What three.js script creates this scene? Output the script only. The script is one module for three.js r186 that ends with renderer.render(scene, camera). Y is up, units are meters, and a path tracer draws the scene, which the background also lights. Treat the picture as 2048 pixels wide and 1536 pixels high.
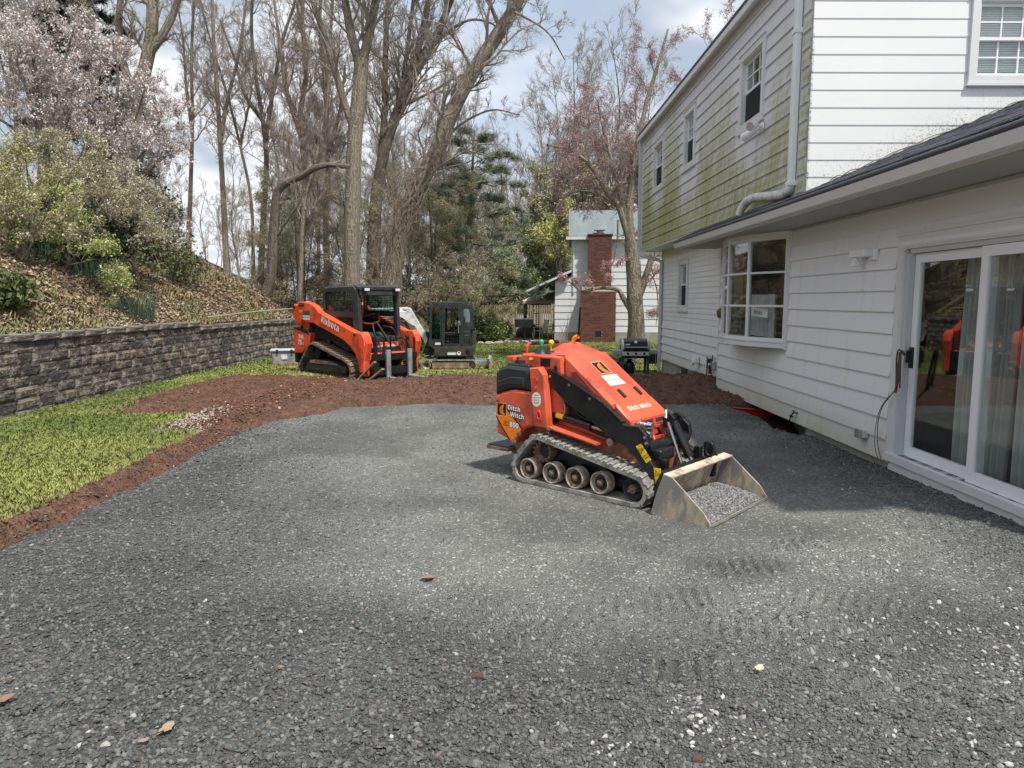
import * as THREE from 'three';
import { mergeGeometries, toCreasedNormals } from 'three/addons/utils/BufferGeometryUtils.js';
import { RoundedBoxGeometry } from 'three/addons/geometries/RoundedBoxGeometry.js';

// ---------------------------------------------------------------- camera, sky, sun, exposure
const scene = new THREE.Scene();
const FOCAL = 1430, PITCH = Math.atan(168 / 1430), YAW = -Math.atan(9 / 1430), EYE = new THREE.Vector3(0, 1.65, 0);
const camera = new THREE.PerspectiveCamera(2 * Math.atan(768 / FOCAL) * 180 / Math.PI, 4 / 3, 0.1, 600);
camera.position.copy(EYE);
camera.rotation.order = 'YXZ';
camera.rotation.set(-PITCH, YAW, 0);
scene.add(camera);
const renderer = new THREE.WebGLRenderer({ antialias: true });
renderer.setSize(1024, 768);
renderer.toneMapping = THREE.LinearToneMapping;
renderer.toneMappingExposure = 1.06;
renderer.shadowMap.enabled = true;
const SUN = new THREE.Vector3(0.33, 1, 0.45).normalize();
const sun = new THREE.DirectionalLight(new THREE.Color(1.0, 0.95, 0.87), 4.5);
sun.name = 'sun';
sun.position.copy(SUN).multiplyScalar(80).add(new THREE.Vector3(0, 0, -15));
sun.target.position.set(0, 0, -15);
sun.castShadow = true;
sun.shadow.radius = 5;
sun.shadow.mapSize.set(4096, 4096);
Object.assign(sun.shadow.camera, { left: -45, right: 45, top: 60, bottom: -45, near: 1, far: 200 });
scene.add(sun, sun.target);

// ---------------------------------------------------------------- numbers
function mulberry(a) { return () => { a |= 0; a = a + 0x6D2B79F5 | 0; let t = Math.imul(a ^ a >>> 15, 1 | a); t = t + Math.imul(t ^ t >>> 7, 61 | t) ^ t; return ((t ^ t >>> 14) >>> 0) / 4294967296; }; }
const R = mulberry(7);
const rr = (a, b, r = R) => a + (b - a) * r();
const clamp = (x, a = 0, b = 1) => Math.min(b, Math.max(a, x));
const lerp = (a, b, t) => a + (b - a) * t;
const ss = (a, b, x) => { const t = clamp((x - a) / (b - a)); return t * t * (3 - 2 * t); };
const HASH = new Float32Array(65536); { const r = mulberry(99); for (let i = 0; i < 65536; i++) HASH[i] = r(); }
const h2 = (x, y) => HASH[((x * 73 + y * 19349) ^ (y * 83 + (x << 7))) & 65535];
function vn(x, y, p = 0) { // value noise, period p
  let xi = Math.floor(x), yi = Math.floor(y); let fx = x - xi, fy = y - yi; fx = fx * fx * (3 - 2 * fx); fy = fy * fy * (3 - 2 * fy);
  let x1 = xi + 1, y1 = yi + 1;
  if (p) { xi = ((xi % p) + p) % p; yi = ((yi % p) + p) % p; x1 = ((x1 % p) + p) % p; y1 = ((y1 % p) + p) % p; }
  const a = h2(xi, yi), b = h2(x1, yi), c = h2(xi, y1), d = h2(x1, y1);
  return a + (b - a) * fx + (c - a) * fy + (a - b - c + d) * fx * fy;
}
function fbm(x, y, o = 4, p = 0) { let s = 0, a = .5, t = 0; for (let i = 0; i < o; i++) { s += a * vn(x + i * 17.3 * (p ? 0 : 1), y, p); t += a; a *= .5; x *= 2; y *= 2; p *= 2; } return s / t; }
const V = (x, y, z) => new THREE.Vector3(x, y, z);
const _m = camera; camera.updateMatrixWorld();
function at(px, py, depth) { // the point of the place that the photograph shows at a pixel, at a distance in front of the lens
  const d = V((px - 1024) / FOCAL, -(py - 768) / FOCAL, -1).applyEuler(camera.rotation);
  return EYE.clone().addScaledVector(d, depth / -d.z);
}

// ---------------------------------------------------------------- sky (air and clouds)
{
  const W = 1024, H = 512, data = new Float32Array(W * H * 4);
  for (let j = 0; j < H; j++) for (let i = 0; i < W; i++) {
    const lat = (j + .5) / H * Math.PI - Math.PI / 2, lon = (i + .5) / W * 2 * Math.PI;
    const y = Math.sin(lat), c = Math.cos(lat), dx = c * Math.cos(lon), dz = c * Math.sin(lon);
    const k = 1 / (Math.max(y, 0) + .28), u = dx * k * 1.7 + 31, v = dz * k * 1.7 + 57;
    const w = fbm(u * .9 + 9, v * .9, 3) * 1.6;
    const f = fbm(u + w, v + w * .7, 6), g = fbm(u * 2.1 - w, v * 2.1 + 40, 5);
    const cov = .25 + .75 * ss(.26, .50, f), shade = ss(.34, .60, g);
    const hz = Math.exp(-Math.max(y, 0) * 3.2);
    const blue = [lerp(.40, .82, hz), lerp(.54, .87, hz), lerp(.78, .94, hz)];
    const cl = [lerp(.44, 1.0, shade), lerp(.52, 1.01, shade), lerp(.63, 1.03, shade)];
    const o = (j * W + i) * 4;
    for (let q = 0; q < 3; q++) data[o + q] = lerp(blue[q], lerp(cl[q], blue[q], hz * .35), cov) * SKY_GAIN();
    data[o + 3] = 1;
  }
  const t = new THREE.DataTexture(data, W, H, THREE.RGBAFormat, THREE.FloatType);
  t.mapping = THREE.EquirectangularReflectionMapping; t.magFilter = t.minFilter = THREE.LinearFilter; t.colorSpace = THREE.LinearSRGBColorSpace; t.needsUpdate = true;
  scene.background = t; scene.environment = t;
}
function SKY_GAIN() { return 1.02; }

// ---------------------------------------------------------------- naming
const taken = {};
function numbered(n) { const k = taken[n] = (taken[n] ?? -1) + 1; return k ? n + '_' + String(k).padStart(3, '0') : n; }
function tag(o, label, category, group) { o.userData.label = label; if (category) o.userData.category = category; if (group) o.userData.group = group; return o; }
function thing(name, label, category, pos = [0, 0, 0], turn = 0, group) {
  const o = new THREE.Group(); o.name = numbered(name); o.position.set(...pos); o.rotation.y = turn; scene.add(o);
  return tag(o, label, category, group);
}
function part(name, geos, m, parent, stuff) {
  const g = Array.isArray(geos) ? merge(geos) : geos;
  const o = new THREE.Mesh(g, m); o.name = parent ? name : numbered(name); o.castShadow = o.receiveShadow = true;
  if (stuff) o.userData.kind = 'stuff';
  (parent ?? scene).add(o); return o;
}
function grp(name, parent) { const o = new THREE.Group(); o.name = name; parent.add(o); return o; }
function structure(name, geos, m) { const o = part(name, geos, m, null); o.userData.kind = 'structure'; return o; }

// ---------------------------------------------------------------- geometry
function merge(list) {
  const l = list.map(g => { let q = g.index ? g.toNonIndexed() : g; for (const k of Object.keys(q.attributes)) if (!['position', 'normal', 'uv'].includes(k)) q.deleteAttribute(k); if (!q.attributes.uv) q.setAttribute('uv', new THREE.BufferAttribute(new Float32Array(q.attributes.position.count * 2), 2)); return q; });
  return l.length === 1 ? l[0] : mergeGeometries(l);
}
function boxUV(g, s = 1) { // uv in metres from the dominant axis of each face
  g = g.index ? g.toNonIndexed() : g;
  const p = g.attributes.position, uv = new Float32Array(p.count * 2), a = V(), b = V(), c = V();
  for (let i = 0; i < p.count; i += 3) {
    a.fromBufferAttribute(p, i); b.fromBufferAttribute(p, i + 1); c.fromBufferAttribute(p, i + 2);
    const n = b.clone().sub(a).cross(c.clone().sub(a)); const x = Math.abs(n.x), y = Math.abs(n.y), z = Math.abs(n.z);
    [a, b, c].forEach((q, k) => { const o = (i + k) * 2; if (x > y && x > z) { uv[o] = q.z; uv[o + 1] = q.y; } else if (y > z) { uv[o] = q.x; uv[o + 1] = q.z; } else { uv[o] = q.x; uv[o + 1] = q.y; } uv[o] *= s; uv[o + 1] *= s; });
  }
  g.setAttribute('uv', new THREE.BufferAttribute(uv, 2)); return g;
}
function bx(w, h, d, x = 0, y = 0, z = 0, r = 0) { // centred box, edges rounded by r
  const g = r ? new RoundedBoxGeometry(w, h, d, 2, Math.min(r, w / 2.1, h / 2.1, d / 2.1)) : new THREE.BoxGeometry(w, h, d);
  return boxUV(g.translate(x, y, z));
}
function bb(x0, x1, y0, y1, z0, z1, r = 0) { return bx(Math.abs(x1 - x0), Math.abs(y1 - y0), Math.abs(z1 - z0), (x0 + x1) / 2, (y0 + y1) / 2, (z0 + z1) / 2, r); }
function plate(pts, z0, z1, bev = .006, holes) { // polygon in x,y extruded in z
  const s = new THREE.Shape(pts.map(p => new THREE.Vector2(p[0], p[1])));
  for (const h of holes ?? []) s.holes.push(new THREE.Path(h.map(p => new THREE.Vector2(p[0], p[1]))));
  const d = Math.abs(z1 - z0); const b = Math.min(bev, d / 2.2);
  const g = new THREE.ExtrudeGeometry(s, { depth: d - 2 * b, bevelEnabled: b > 0, bevelThickness: b, bevelSize: b, bevelOffset: -b, bevelSegments: 1, curveSegments: 8 });
  return boxUV(g.translate(0, 0, Math.min(z0, z1) + b));
}
function rod(a, b, r, r2 = r, n = 10) { // cylinder from a to b
  a = V(...a); b = V(...b); const l = a.distanceTo(b), g = new THREE.CylinderGeometry(r2, r, l, n);
  g.applyQuaternion(new THREE.Quaternion().setFromUnitVectors(V(0, 1, 0), b.clone().sub(a).normalize())); const c = a.clone().add(b).multiplyScalar(.5);
  return g.translate(c.x, c.y, c.z);
}
function bar(a, b, w, h) { // square bar from a to b
  a = V(...a); b = V(...b); const l = a.distanceTo(b), g = new THREE.BoxGeometry(w, h, l);
  const mt = new THREE.Matrix4().lookAt(b, a, V(0, 1, 0)); g.applyMatrix4(mt); const c = a.clone().add(b).multiplyScalar(.5); return boxUV(g.translate(c.x, c.y, c.z));
}
function tube(pts, r, n = 8, seg) { return new THREE.TubeGeometry(new THREE.CatmullRomCurve3(pts.map(p => Array.isArray(p) ? V(...p) : p)), seg ?? pts.length * 5, r, n); }
function lathe(pts, n = 20, axis = 'y') { const g = new THREE.LatheGeometry(pts.map(p => new THREE.Vector2(p[0], p[1])), n); if (axis === 'z') g.rotateX(Math.PI / 2); if (axis === 'x') g.rotateZ(-Math.PI / 2); return g; }
function quadGrid(nx, ny, f) { // sheet of f(s,t) -> [x,y,z,u,v]
  const pos = new Float32Array((nx + 1) * (ny + 1) * 3), uv = new Float32Array((nx + 1) * (ny + 1) * 2), ix = [];
  let k = 0; for (let j = 0; j <= ny; j++) for (let i = 0; i <= nx; i++) { const q = f(i / nx, j / ny); pos[k * 3] = q[0]; pos[k * 3 + 1] = q[1]; pos[k * 3 + 2] = q[2]; uv[k * 2] = q[3] ?? q[0]; uv[k * 2 + 1] = q[4] ?? q[2]; k++; }
  const w = nx + 1; for (let j = 0; j < ny; j++) for (let i = 0; i < nx; i++) { const a = j * w + i; ix.push(a, a + w, a + 1, a + 1, a + w, a + w + 1); }
  const g = new THREE.BufferGeometry(); g.setAttribute('position', new THREE.BufferAttribute(pos, 3)); g.setAttribute('uv', new THREE.BufferAttribute(uv, 2)); g.setIndex(ix); g.computeVertexNormals(); return g;
}
// many limbs in one geometry
class Limbs {
  constructor() { this.p = []; this.n = []; this.u = []; this.i = []; this.k = 0; }
  tube(pts, rad, sides) {
    const N = pts.length; let x = V(), up = V(), t = V(); const base = this.k; let len = 0;
    t.subVectors(pts[1], pts[0]).normalize(); x.set(1, 0, 0); if (Math.abs(t.x) > .8) x.set(0, 0, 1); x.addScaledVector(t, -x.dot(t)).normalize();
    for (let j = 0; j < N; j++) {
      t.subVectors(pts[Math.min(N - 1, j + 1)], pts[Math.max(0, j - 1)]).normalize(); x.addScaledVector(t, -x.dot(t)).normalize(); up.crossVectors(t, x);
      if (j) len += pts[j].distanceTo(pts[j - 1]);
      for (let s = 0; s <= sides; s++) { const a = s / sides * Math.PI * 2, c = Math.cos(a), d = Math.sin(a), nx = x.x * c + up.x * d, ny = x.y * c + up.y * d, nz = x.z * c + up.z * d, r = typeof rad === 'function' ? rad(j / (N - 1), a, pts[j]) : rad[j]; this.p.push(pts[j].x + nx * r, pts[j].y + ny * r, pts[j].z + nz * r); this.n.push(nx, ny, nz); this.u.push(s / sides * Math.max(.25, Math.round(6.3 * r / .25) * .25) , len); this.k++; }
    }
    const w = sides + 1; for (let j = 0; j < N - 1; j++) for (let s = 0; s < sides; s++) { const a = base + j * w + s; this.i.push(a, a + 1, a + w, a + 1, a + w + 1, a + w); }
  }
  geo() { const g = new THREE.BufferGeometry(); g.setAttribute('position', new THREE.Float32BufferAttribute(this.p, 3)); g.setAttribute('normal', new THREE.Float32BufferAttribute(this.n, 3)); g.setAttribute('uv', new THREE.Float32BufferAttribute(this.u, 2)); g.setIndex(this.i); return g; }
}
function instanced(name, geo, m, list, parent, colors) { // list of Matrix4
  const o = new THREE.InstancedMesh(geo, m, list.length); list.forEach((q, i) => o.setMatrixAt(i, q));
  if (colors) colors.forEach((c, i) => o.setColorAt(i, c));
  o.name = parent ? name : numbered(name); o.userData.kind = 'stuff'; o.castShadow = o.receiveShadow = true; (parent ?? scene).add(o); return o;
}
const _q = new THREE.Quaternion(), _e = new THREE.Euler();
function mat4(x, y, z, rx, ry, rz, sx, sy = sx, sz = sx) { _e.set(rx, ry, rz, 'YXZ'); _q.setFromEuler(_e); return new THREE.Matrix4().compose(V(x, y, z), _q.clone(), V(sx, sy, sz)); }

// ---------------------------------------------------------------- textures and materials
function tex(n, f, { srgb = false, m = n } = {}) { // f(x,y in 0..1) -> [r,g,b,(a)] 0..1, in display values if srgb
  const d = new Uint8Array(n * m * 4);
  for (let j = 0; j < m; j++) for (let i = 0; i < n; i++) { const c = f(i / n, j / m), o = (j * n + i) * 4; d[o] = clamp(c[0]) * 255; d[o + 1] = clamp(c[1]) * 255; d[o + 2] = clamp(c[2]) * 255; d[o + 3] = clamp(c[3] ?? 1) * 255; }
  const t = new THREE.DataTexture(d, n, m, THREE.RGBAFormat); t.wrapS = t.wrapT = THREE.RepeatWrapping; t.magFilter = THREE.LinearFilter; t.minFilter = THREE.LinearMipmapLinearFilter; t.generateMipmaps = true; if (srgb) t.colorSpace = THREE.SRGBColorSpace; t.needsUpdate = true; return t;
}
const gray = f => (x, y) => { const v = f(x, y); return [v, v, v]; };
function rep(t, sx, sy = sx) { const c = t.clone(); c.repeat.set(sx, sy); c.needsUpdate = true; return c; }
function canvasTex(w, h, draw) { const c = document.createElement('canvas'); c.width = w; c.height = h; const g = c.getContext('2d'); draw(g, w, h); const t = new THREE.CanvasTexture(c); t.colorSpace = THREE.SRGBColorSpace; t.magFilter = THREE.LinearFilter; return t; }
const lin = (r, g, b) => new THREE.Color().setRGB(r, g, b);
function mat(r, g, b, rough = .7, o = {}) { return new THREE.MeshStandardMaterial({ color: lin(r, g, b), roughness: rough, ...o }); }
// grime: pale dust in blotches and scratches; multiplies a paint colour
const grunge = tex(512, gray((x, y) => { const a = fbm(x * 6, y * 6, 5, 6), b = fbm(x * 40 + 3, y * 40, 3, 40); const sc = ss(.66, .74, fbm(x * 90, y * 14 + 3 * a, 3)); return .66 + .34 * ss(.25, .62, a) - .12 * ss(.6, .8, b) - .10 * sc; }));
const roughNoise = tex(256, gray((x, y) => .45 + .55 * fbm(x * 8, y * 8, 5, 8)));
const fineBump = tex(512, gray((x, y) => fbm(x * 64, y * 64, 4, 64)));
// stones seen from above: cells with a height and a tone each
function cells(x, y, n, seed) { const X = x * n, Y = y * n, xi = Math.floor(X), yi = Math.floor(Y); let d1 = 9, d2 = 9, id = 0; for (let j = -1; j <= 1; j++) for (let i = -1; i <= 1; i++) { const cx = ((xi + i) % n + n) % n, cy = ((yi + j) % n + n) % n, px = xi + i + h2(cx + seed, cy), py = yi + j + h2(cx, cy + seed + 11), d = Math.hypot(X - px, Y - py); if (d < d1) { d2 = d1; d1 = d; id = h2(cx + 3 * seed, cy + 5); } else if (d < d2) d2 = d; } return [d1, d2, id]; }
const NG = 1024, gravelH = new Float32Array(NG * NG), gravelC = new Float32Array(NG * NG);
for (let j = 0; j < NG; j++) for (let i = 0; i < NG; i++) {
  const x = i / NG, y = j / NG; const [a1, a2, ai] = cells(x, y, 80, 1), [b1, b2, bi] = cells(x, y, 190, 2);
  const big = ai > .45 ? ss(0, .35, a2 - a1) * (.55 + .45 * ai) : 0, small = ss(0, .3, b2 - b1) * (.25 + .3 * bi);
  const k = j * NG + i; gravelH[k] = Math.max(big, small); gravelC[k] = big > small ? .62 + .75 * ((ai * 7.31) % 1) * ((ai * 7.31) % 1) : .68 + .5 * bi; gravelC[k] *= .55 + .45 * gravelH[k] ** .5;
}
const px = (A) => (x, y) => A[Math.floor(y * NG + .5) % NG * NG + Math.floor(x * NG + .5) % NG];
const gC = px(gravelC), gH = px(gravelH);
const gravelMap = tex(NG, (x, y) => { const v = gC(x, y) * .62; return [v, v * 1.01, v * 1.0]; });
const gravelBump = tex(NG, gray(gH));
const soilMap = tex(512, (x, y) => { const a = fbm(x * 10, y * 10, 6, 10), b = fbm(x * 60, y * 60, 3, 60), k = .35 + .75 * a * (0.5 + b); const p = h2(Math.floor(x * 512), Math.floor(y * 512)) > .993 ? .5 : 0; return [k + p, k * .98 + p, k * .96 + p]; });
const soilBump = tex(512, gray((x, y) => { const c = cells(x, y, 40, 5); return .5 * fbm(x * 24, y * 24, 5, 24) + .5 * ss(0, .5, c[1] - c[0]) * c[2]; }));
const grassMap = tex(512, (x, y) => { const a = fbm(x * 8, y * 8, 4, 8), b = vn(x * 180, y * 180, 180), k = .45 + .8 * a * b + .2 * b; return [k * (.8 + .5 * (1 - a)), k, k * .7]; });
const litterMap = tex(512, (x, y) => { const c = cells(x, y, 64, 8), a = fbm(x * 6, y * 6, 4, 6), k = .25 + .75 * c[2] * (.4 + .9 * a); return [k, k * (.86 + .12 * a), k * .72]; });
const litterBump = tex(512, gray((x, y) => { const c = cells(x, y, 64, 8); return c[2] * .6 + .4 * (1 - c[0]); }));
const barkMap = tex(256, (x, y) => { const f = fbm(x * 16 + 2 * fbm(x * 4, y * 4, 3, 4), y * 3, 5, 0), e = fbm(x * 5, y * 5, 3, 5); const X = Math.abs(((x * 8 + 1.6 * fbm(x * 8, y * 8, 3, 8)) % 1) - .5) * 2; const k = .45 + .45 * X * (.5 + f) + .3 * (e - .5); return [k, k * .96, k * .9]; });
const barkBump = tex(256, gray((x, y) => { const X = Math.abs(((x * 8 + 1.6 * fbm(x * 8, y * 8, 3, 8)) % 1) - .5) * 2; return X * .7 + .3 * fbm(x * 32, y * 32, 3, 32); }));
const blockMap = tex(512, (x, y) => { const a = fbm(x * 5, y * 5, 5, 5), b = fbm(x * 30, y * 30, 4, 30), s = ss(.38, .62, a * .65 + b * .35); const k = lerp(.26, 1.0, s) * (.75 + .5 * b); return [k, k * .96, k * .90]; });
const blockBump = tex(512, gray((x, y) => fbm(x * 20, y * 20, 6, 20)));
const shingleMap = tex(512, (x, y) => { const b = vn(x * 250, y * 250, 250), a = fbm(x * 6, y * 6, 3, 6); const k = .45 + .6 * b * (.5 + a); return [k, k, k * 1.05]; });
const concreteMap = tex(512, (x, y) => { const a = fbm(x * 5, y * 5, 5, 5), b = fbm(x * 50, y * 50, 3, 50); const k = .62 + .4 * a + .16 * (b - .5); return [k, k * .98, k * .93]; });
const paintMap = tex(512, (x, y) => { const a = fbm(x * 4, y * 4, 5, 4), b = fbm(x * 40, y * 6, 4, 0); const k = .92 + .08 * a - .10 * ss(.6, .8, b * .5 + a * .5); return [k, k * .997, k * .985]; });
const rubberMap = tex(512, (x, y) => { const a = fbm(x * 6, y * 6, 5, 6), b = fbm(x * 50, y * 50, 3, 50), k = lerp(.45, 1.0, ss(.3, .62, a * .7 + b * .3)); return [k, k * .99, k * .95]; });
const dirtSteelMap = tex(512, (x, y) => { const a = fbm(x * 4, y * 4, 5, 4), b = fbm(x * 26 + 5, y * 7, 4, 0), s = ss(.4, .6, a * .6 + b * .4); return [lerp(.30, .62, s), lerp(.30, .52, s), lerp(.29, .40, s)]; });

const M = {
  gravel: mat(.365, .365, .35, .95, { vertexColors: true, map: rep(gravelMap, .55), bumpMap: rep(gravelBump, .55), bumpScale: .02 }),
  soil: mat(.175, .088, .057, .98, { map: rep(soilMap, .8), bumpMap: rep(soilBump, .8), bumpScale: .05 }),
  lawn: mat(.12, .15, .05, .98, { map: rep(grassMap, .6), bumpMap: rep(fineBump, .6), bumpScale: .03 }),
  litter: mat(.37, .30, .215, .98, { map: rep(litterMap, .45), bumpMap: rep(litterBump, .45), bumpScale: .03 }),
  siding: mat(.71, .72, .73, .42, { map: rep(paintMap, .4) }),
  trim: mat(.70, .71, .72, .4, { map: rep(paintMap, .7) }),
  vinyl: mat(.80, .81, .82, .32),
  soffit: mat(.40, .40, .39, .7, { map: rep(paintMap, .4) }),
  shingle: mat(.10, .105, .12, .95, { map: rep(shingleMap, 1), bumpMap: rep(fineBump, 1.5), bumpScale: .003 }),
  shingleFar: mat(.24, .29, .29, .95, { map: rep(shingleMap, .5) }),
  concrete: mat(.40, .38, .34, .95, { map: rep(concreteMap, .5), bumpMap: rep(fineBump, 1), bumpScale: .003 }),
  dark: mat(.012, .012, .013, .9),
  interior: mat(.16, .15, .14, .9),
  curtain: new THREE.MeshPhysicalMaterial({ color: lin(.50, .50, .49), roughness: .95, transmission: .15, thickness: 0, side: THREE.DoubleSide }),
  glass: new THREE.MeshPhysicalMaterial({ color: lin(.93, .96, .95), roughness: .01, metalness: 0, transmission: 1, thickness: 0, ior: 1.6 }),
  greenGlass: new THREE.MeshPhysicalMaterial({ color: lin(.72, .9, .85), roughness: .03, metalness: 0, transmission: 1, thickness: 0, ior: 1.95 }),
  orange: mat(.74, .125, .062, .55, { map: rep(grunge, .9), roughnessMap: rep(roughNoise, 1.1) }),
  orangeDust: mat(.55, .20, .11, .8, { map: rep(rubberMap, 1.3) }),
  brightOrange: mat(.98, .125, .045, .45, { map: rep(grunge, .7) }),
  black: mat(.016, .017, .019, .45, { map: rep(grunge, 1.3), roughnessMap: rep(roughNoise, 2) }),
  plastic: mat(.022, .023, .025, .55, { bumpMap: rep(fineBump, 6), bumpScale: .0006 }),
  charcoal: mat(.05, .055, .062, .5, { map: rep(grunge, .9) }),
  hose: mat(.012, .012, .012, .5),
  rubber: mat(.36, .35, .32, .95, { map: rep(rubberMap, 1.6), bumpMap: rep(fineBump, 2), bumpScale: .003 }),
  rubberBrown: mat(.27, .195, .14, .95, { map: rep(rubberMap, 1.2), bumpMap: rep(fineBump, 2), bumpScale: .003 }),
  wheel: mat(.50, .41, .33, .9, { map: rep(rubberMap, 3), bumpMap: rep(fineBump, 4), bumpScale: .003 }),
  mud: mat(.40, .27, .175, .95, { map: rep(rubberMap, 2), bumpMap: rep(fineBump, 3), bumpScale: .006 }),
  steelDirty: mat(.75, .72, .66, .75, { map: rep(dirtSteelMap, 1.3), bumpMap: rep(fineBump, 2), bumpScale: .002 }),
  steel: mat(.42, .42, .42, .35, { metalness: .9, roughnessMap: rep(roughNoise, 4) }),
  chrome: mat(.68, .68, .68, .22, { metalness: 1 }),
  galv: mat(.42, .43, .44, .5, { metalness: .4, map: rep(grunge, 1) }),
  yellow: mat(.86, .50, .02, .5),
  amber: mat(.90, .30, .02, .4),
  green: mat(.03, .34, .17, .4),
  redTrim: mat(.62, .06, .035, .45),
  white: mat(.80, .80, .78, .4, { map: rep(grunge, 1) }),
  brick: mat(.19, .075, .052, .9, { map: rep(concreteMap, 2) }),
  brickDark: mat(.125, .05, .042, .9, { map: rep(concreteMap, 2) }),
  mortar: mat(.30, .25, .22, .95),
  wood: mat(.36, .27, .17, .9, { map: rep(concreteMap, 1.3) }),
  bark: mat(.36, .315, .26, .95, { map: barkMap, bumpMap: barkBump, bumpScale: .025 }),
  barkDark: mat(.215, .185, .16, .95, { map: barkMap, bumpMap: barkBump, bumpScale: .02 }),
  barkRed: mat(.17, .115, .09, .95, { map: barkMap, bumpMap: barkBump, bumpScale: .02 }),
  twig: mat(.30, .26, .22, .95),
  twigRed: mat(.29, .22, .18, .95),
  twigPale: mat(.33, .28, .21, .95),
  lens: mat(.75, .77, .78, .15),
};
// decals: flat print on a surface
function decalMat(w, h, draw, rough = .4) { return new THREE.MeshStandardMaterial({ map: canvasTex(w, h, draw), transparent: true, roughness: rough }); }

// ---------------------------------------------------------------- ground
const sdBox = (x, z, x0, x1, z0, z1, r = 0) => { const qx = Math.abs(x - (x0 + x1) / 2) - (x1 - x0) / 2 + r, qz = Math.abs(z - (z0 + z1) / 2) - (z1 - z0) / 2 + r; return Math.hypot(Math.max(qx, 0), Math.max(qz, 0)) + Math.min(Math.max(qx, qz), 0) - r; };
function drop(x, z) { const d = -z; const k = d < 12 ? 0 : d < 16 ? lerp(0, -.12, ss(12, 16, d)) : d < 20 ? lerp(-.12, -.45, ss(16, 20, d)) : d < 25 ? lerp(-.45, -.75, ss(20, 25, d)) : d < 35 ? lerp(-.75, -.40, ss(25, 35, d)) : -.40; return k * lerp(.1, 1, ss(-7.2, -2.5, x)); }
const sdGravel = (x, z) => { const e = .10 * (fbm(x * 1.7 + 50, z * 1.7, 3) - .5) + .05 * (fbm(x * 9, z * 9, 2) - .5); let d = sdBox(x, z, -3.42, 4.0, -11.5 - .35 * ss(1, 3, x) + .25 * ss(-2.4, -3.4, x), 4, .35); d = Math.max(d, -sdBox(x, z, 3.52 + .1 * Math.sin(z * 2.3), 6, -12.75, -9.0, .2)); return d + e; };
const sdSoil = (x, z) => { const e = .5 * (fbm(x * .9 + 11, z * .9 + 5, 4) - .5) + .15 * (fbm(x * 5, z * 5, 2) - .5); let d = sdBox(x, z, -6.05, 3.4, -15.3, -11.0, .8); d = Math.min(d, sdBox(x, z, -5.75, -2.6, -15.2, -9.9, .7)); d = Math.min(d, sdBox(x, z, 1.2, 4.4, -15.9, -11.2, .8)); d = Math.min(d, sdBox(x, z, -4.4, -3.2, -12, -8.7, .3)); const trench = sdBox(x, z, -3.68 - .10 * ss(-6, -9, z), -3.30, -11, 2, .12); return Math.min(d + e, trench + .3 * e); };
const inPit = (x, z) => sdBox(x, z, 3.62, 5, -12.7, -9.1, .1);
function baseY(x, z) {
  let y = drop(x, z) + .05 * ss(-3.5, -3.9, x) + .03 * (fbm(x * .5, z * .5, 3) - .5);
  const g = Math.min(sdGravel(x, z), sdSoil(x, z)); y -= .17 * ss(.02, -.10, g);
  y -= .42 * ss(.05, -.25, inPit(x, z)); if (z > -12.6) y -= .2 * ss(3.0, 3.4, x); return y;
}
function soilY(x, z) {
  const d = sdSoil(x, z); const lumps = fbm(x * 3.1, z * 3.1, 5), fine = fbm(x * 13, z * 13, 4);
  let h = .01 + .12 * lumps + .10 * (fine - .4);
  h += .07 * ss(-13.2, -14.6, z) * ss(-15.9, -14.9, z) * ss(.3, .7, fbm(x * .8, 3, 2)) ;
  h += .09 * Math.exp(-((x + 1.9) ** 2) / .5 - ((z + 13.9) ** 2) / .4) + .05 * Math.exp(-((x - .1) ** 2) / 1.3 - ((z + 14.6) ** 2) / .7);
  h += .11 * ss(2.3, 3.8, x) * ss(-12.0, -13.2, z) * ss(-16.2, -14.8, z) * (.45 + .9 * lumps) * (.6 + .8 * ss(.35, .6, fbm(x * 1.2, z * 1.1 + 9, 2)));
  const tr = ss(-2.9, -3.4, x) * ss(-11.4, -9.5, z); h = lerp(h, .02 + .19 * lumps * ss(-3.34, -3.55, x) + .22 * (fine - .42), tr);
  return drop(x, z) + Math.min(h, -.03 - d * .75) - .03 * (1 - ss(.05, -.2, d));
}
// belts of tread marks left by the loader
const onPlane = (px_, py_) => { const p = at(px_, py_, 1), k = EYE.y / (EYE.y - p.y); return EYE.clone().addScaledVector(p.sub(EYE), k); };
const LANES = [[1330, 1150, 1570, 1128, .15], [1180, 1216, 1500, 1184, .14], [1165, 1276, 1640, 1252, .15], [790, 1254, 1090, 1290, .13], [1640, 1232, 2040, 1376, .14], [1090, 1120, 1330, 1098, .13], [700, 1180, 980, 1165, .12], [1420, 1100, 1640, 1085, .12], [1150, 1345, 1560, 1325, .13], [900, 1215, 1180, 1232, .13], [1560, 1190, 1820, 1215, .13], [1600, 1300, 1900, 1420, .13]].map(([a, b, c, d, w]) => { const p = onPlane(a, b), q = onPlane(c, d), L = Math.hypot(q.x - p.x, q.z - p.z); return [p.x, p.z, (q.x - p.x) / L, (q.z - p.z) / L, L, w]; });
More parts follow.
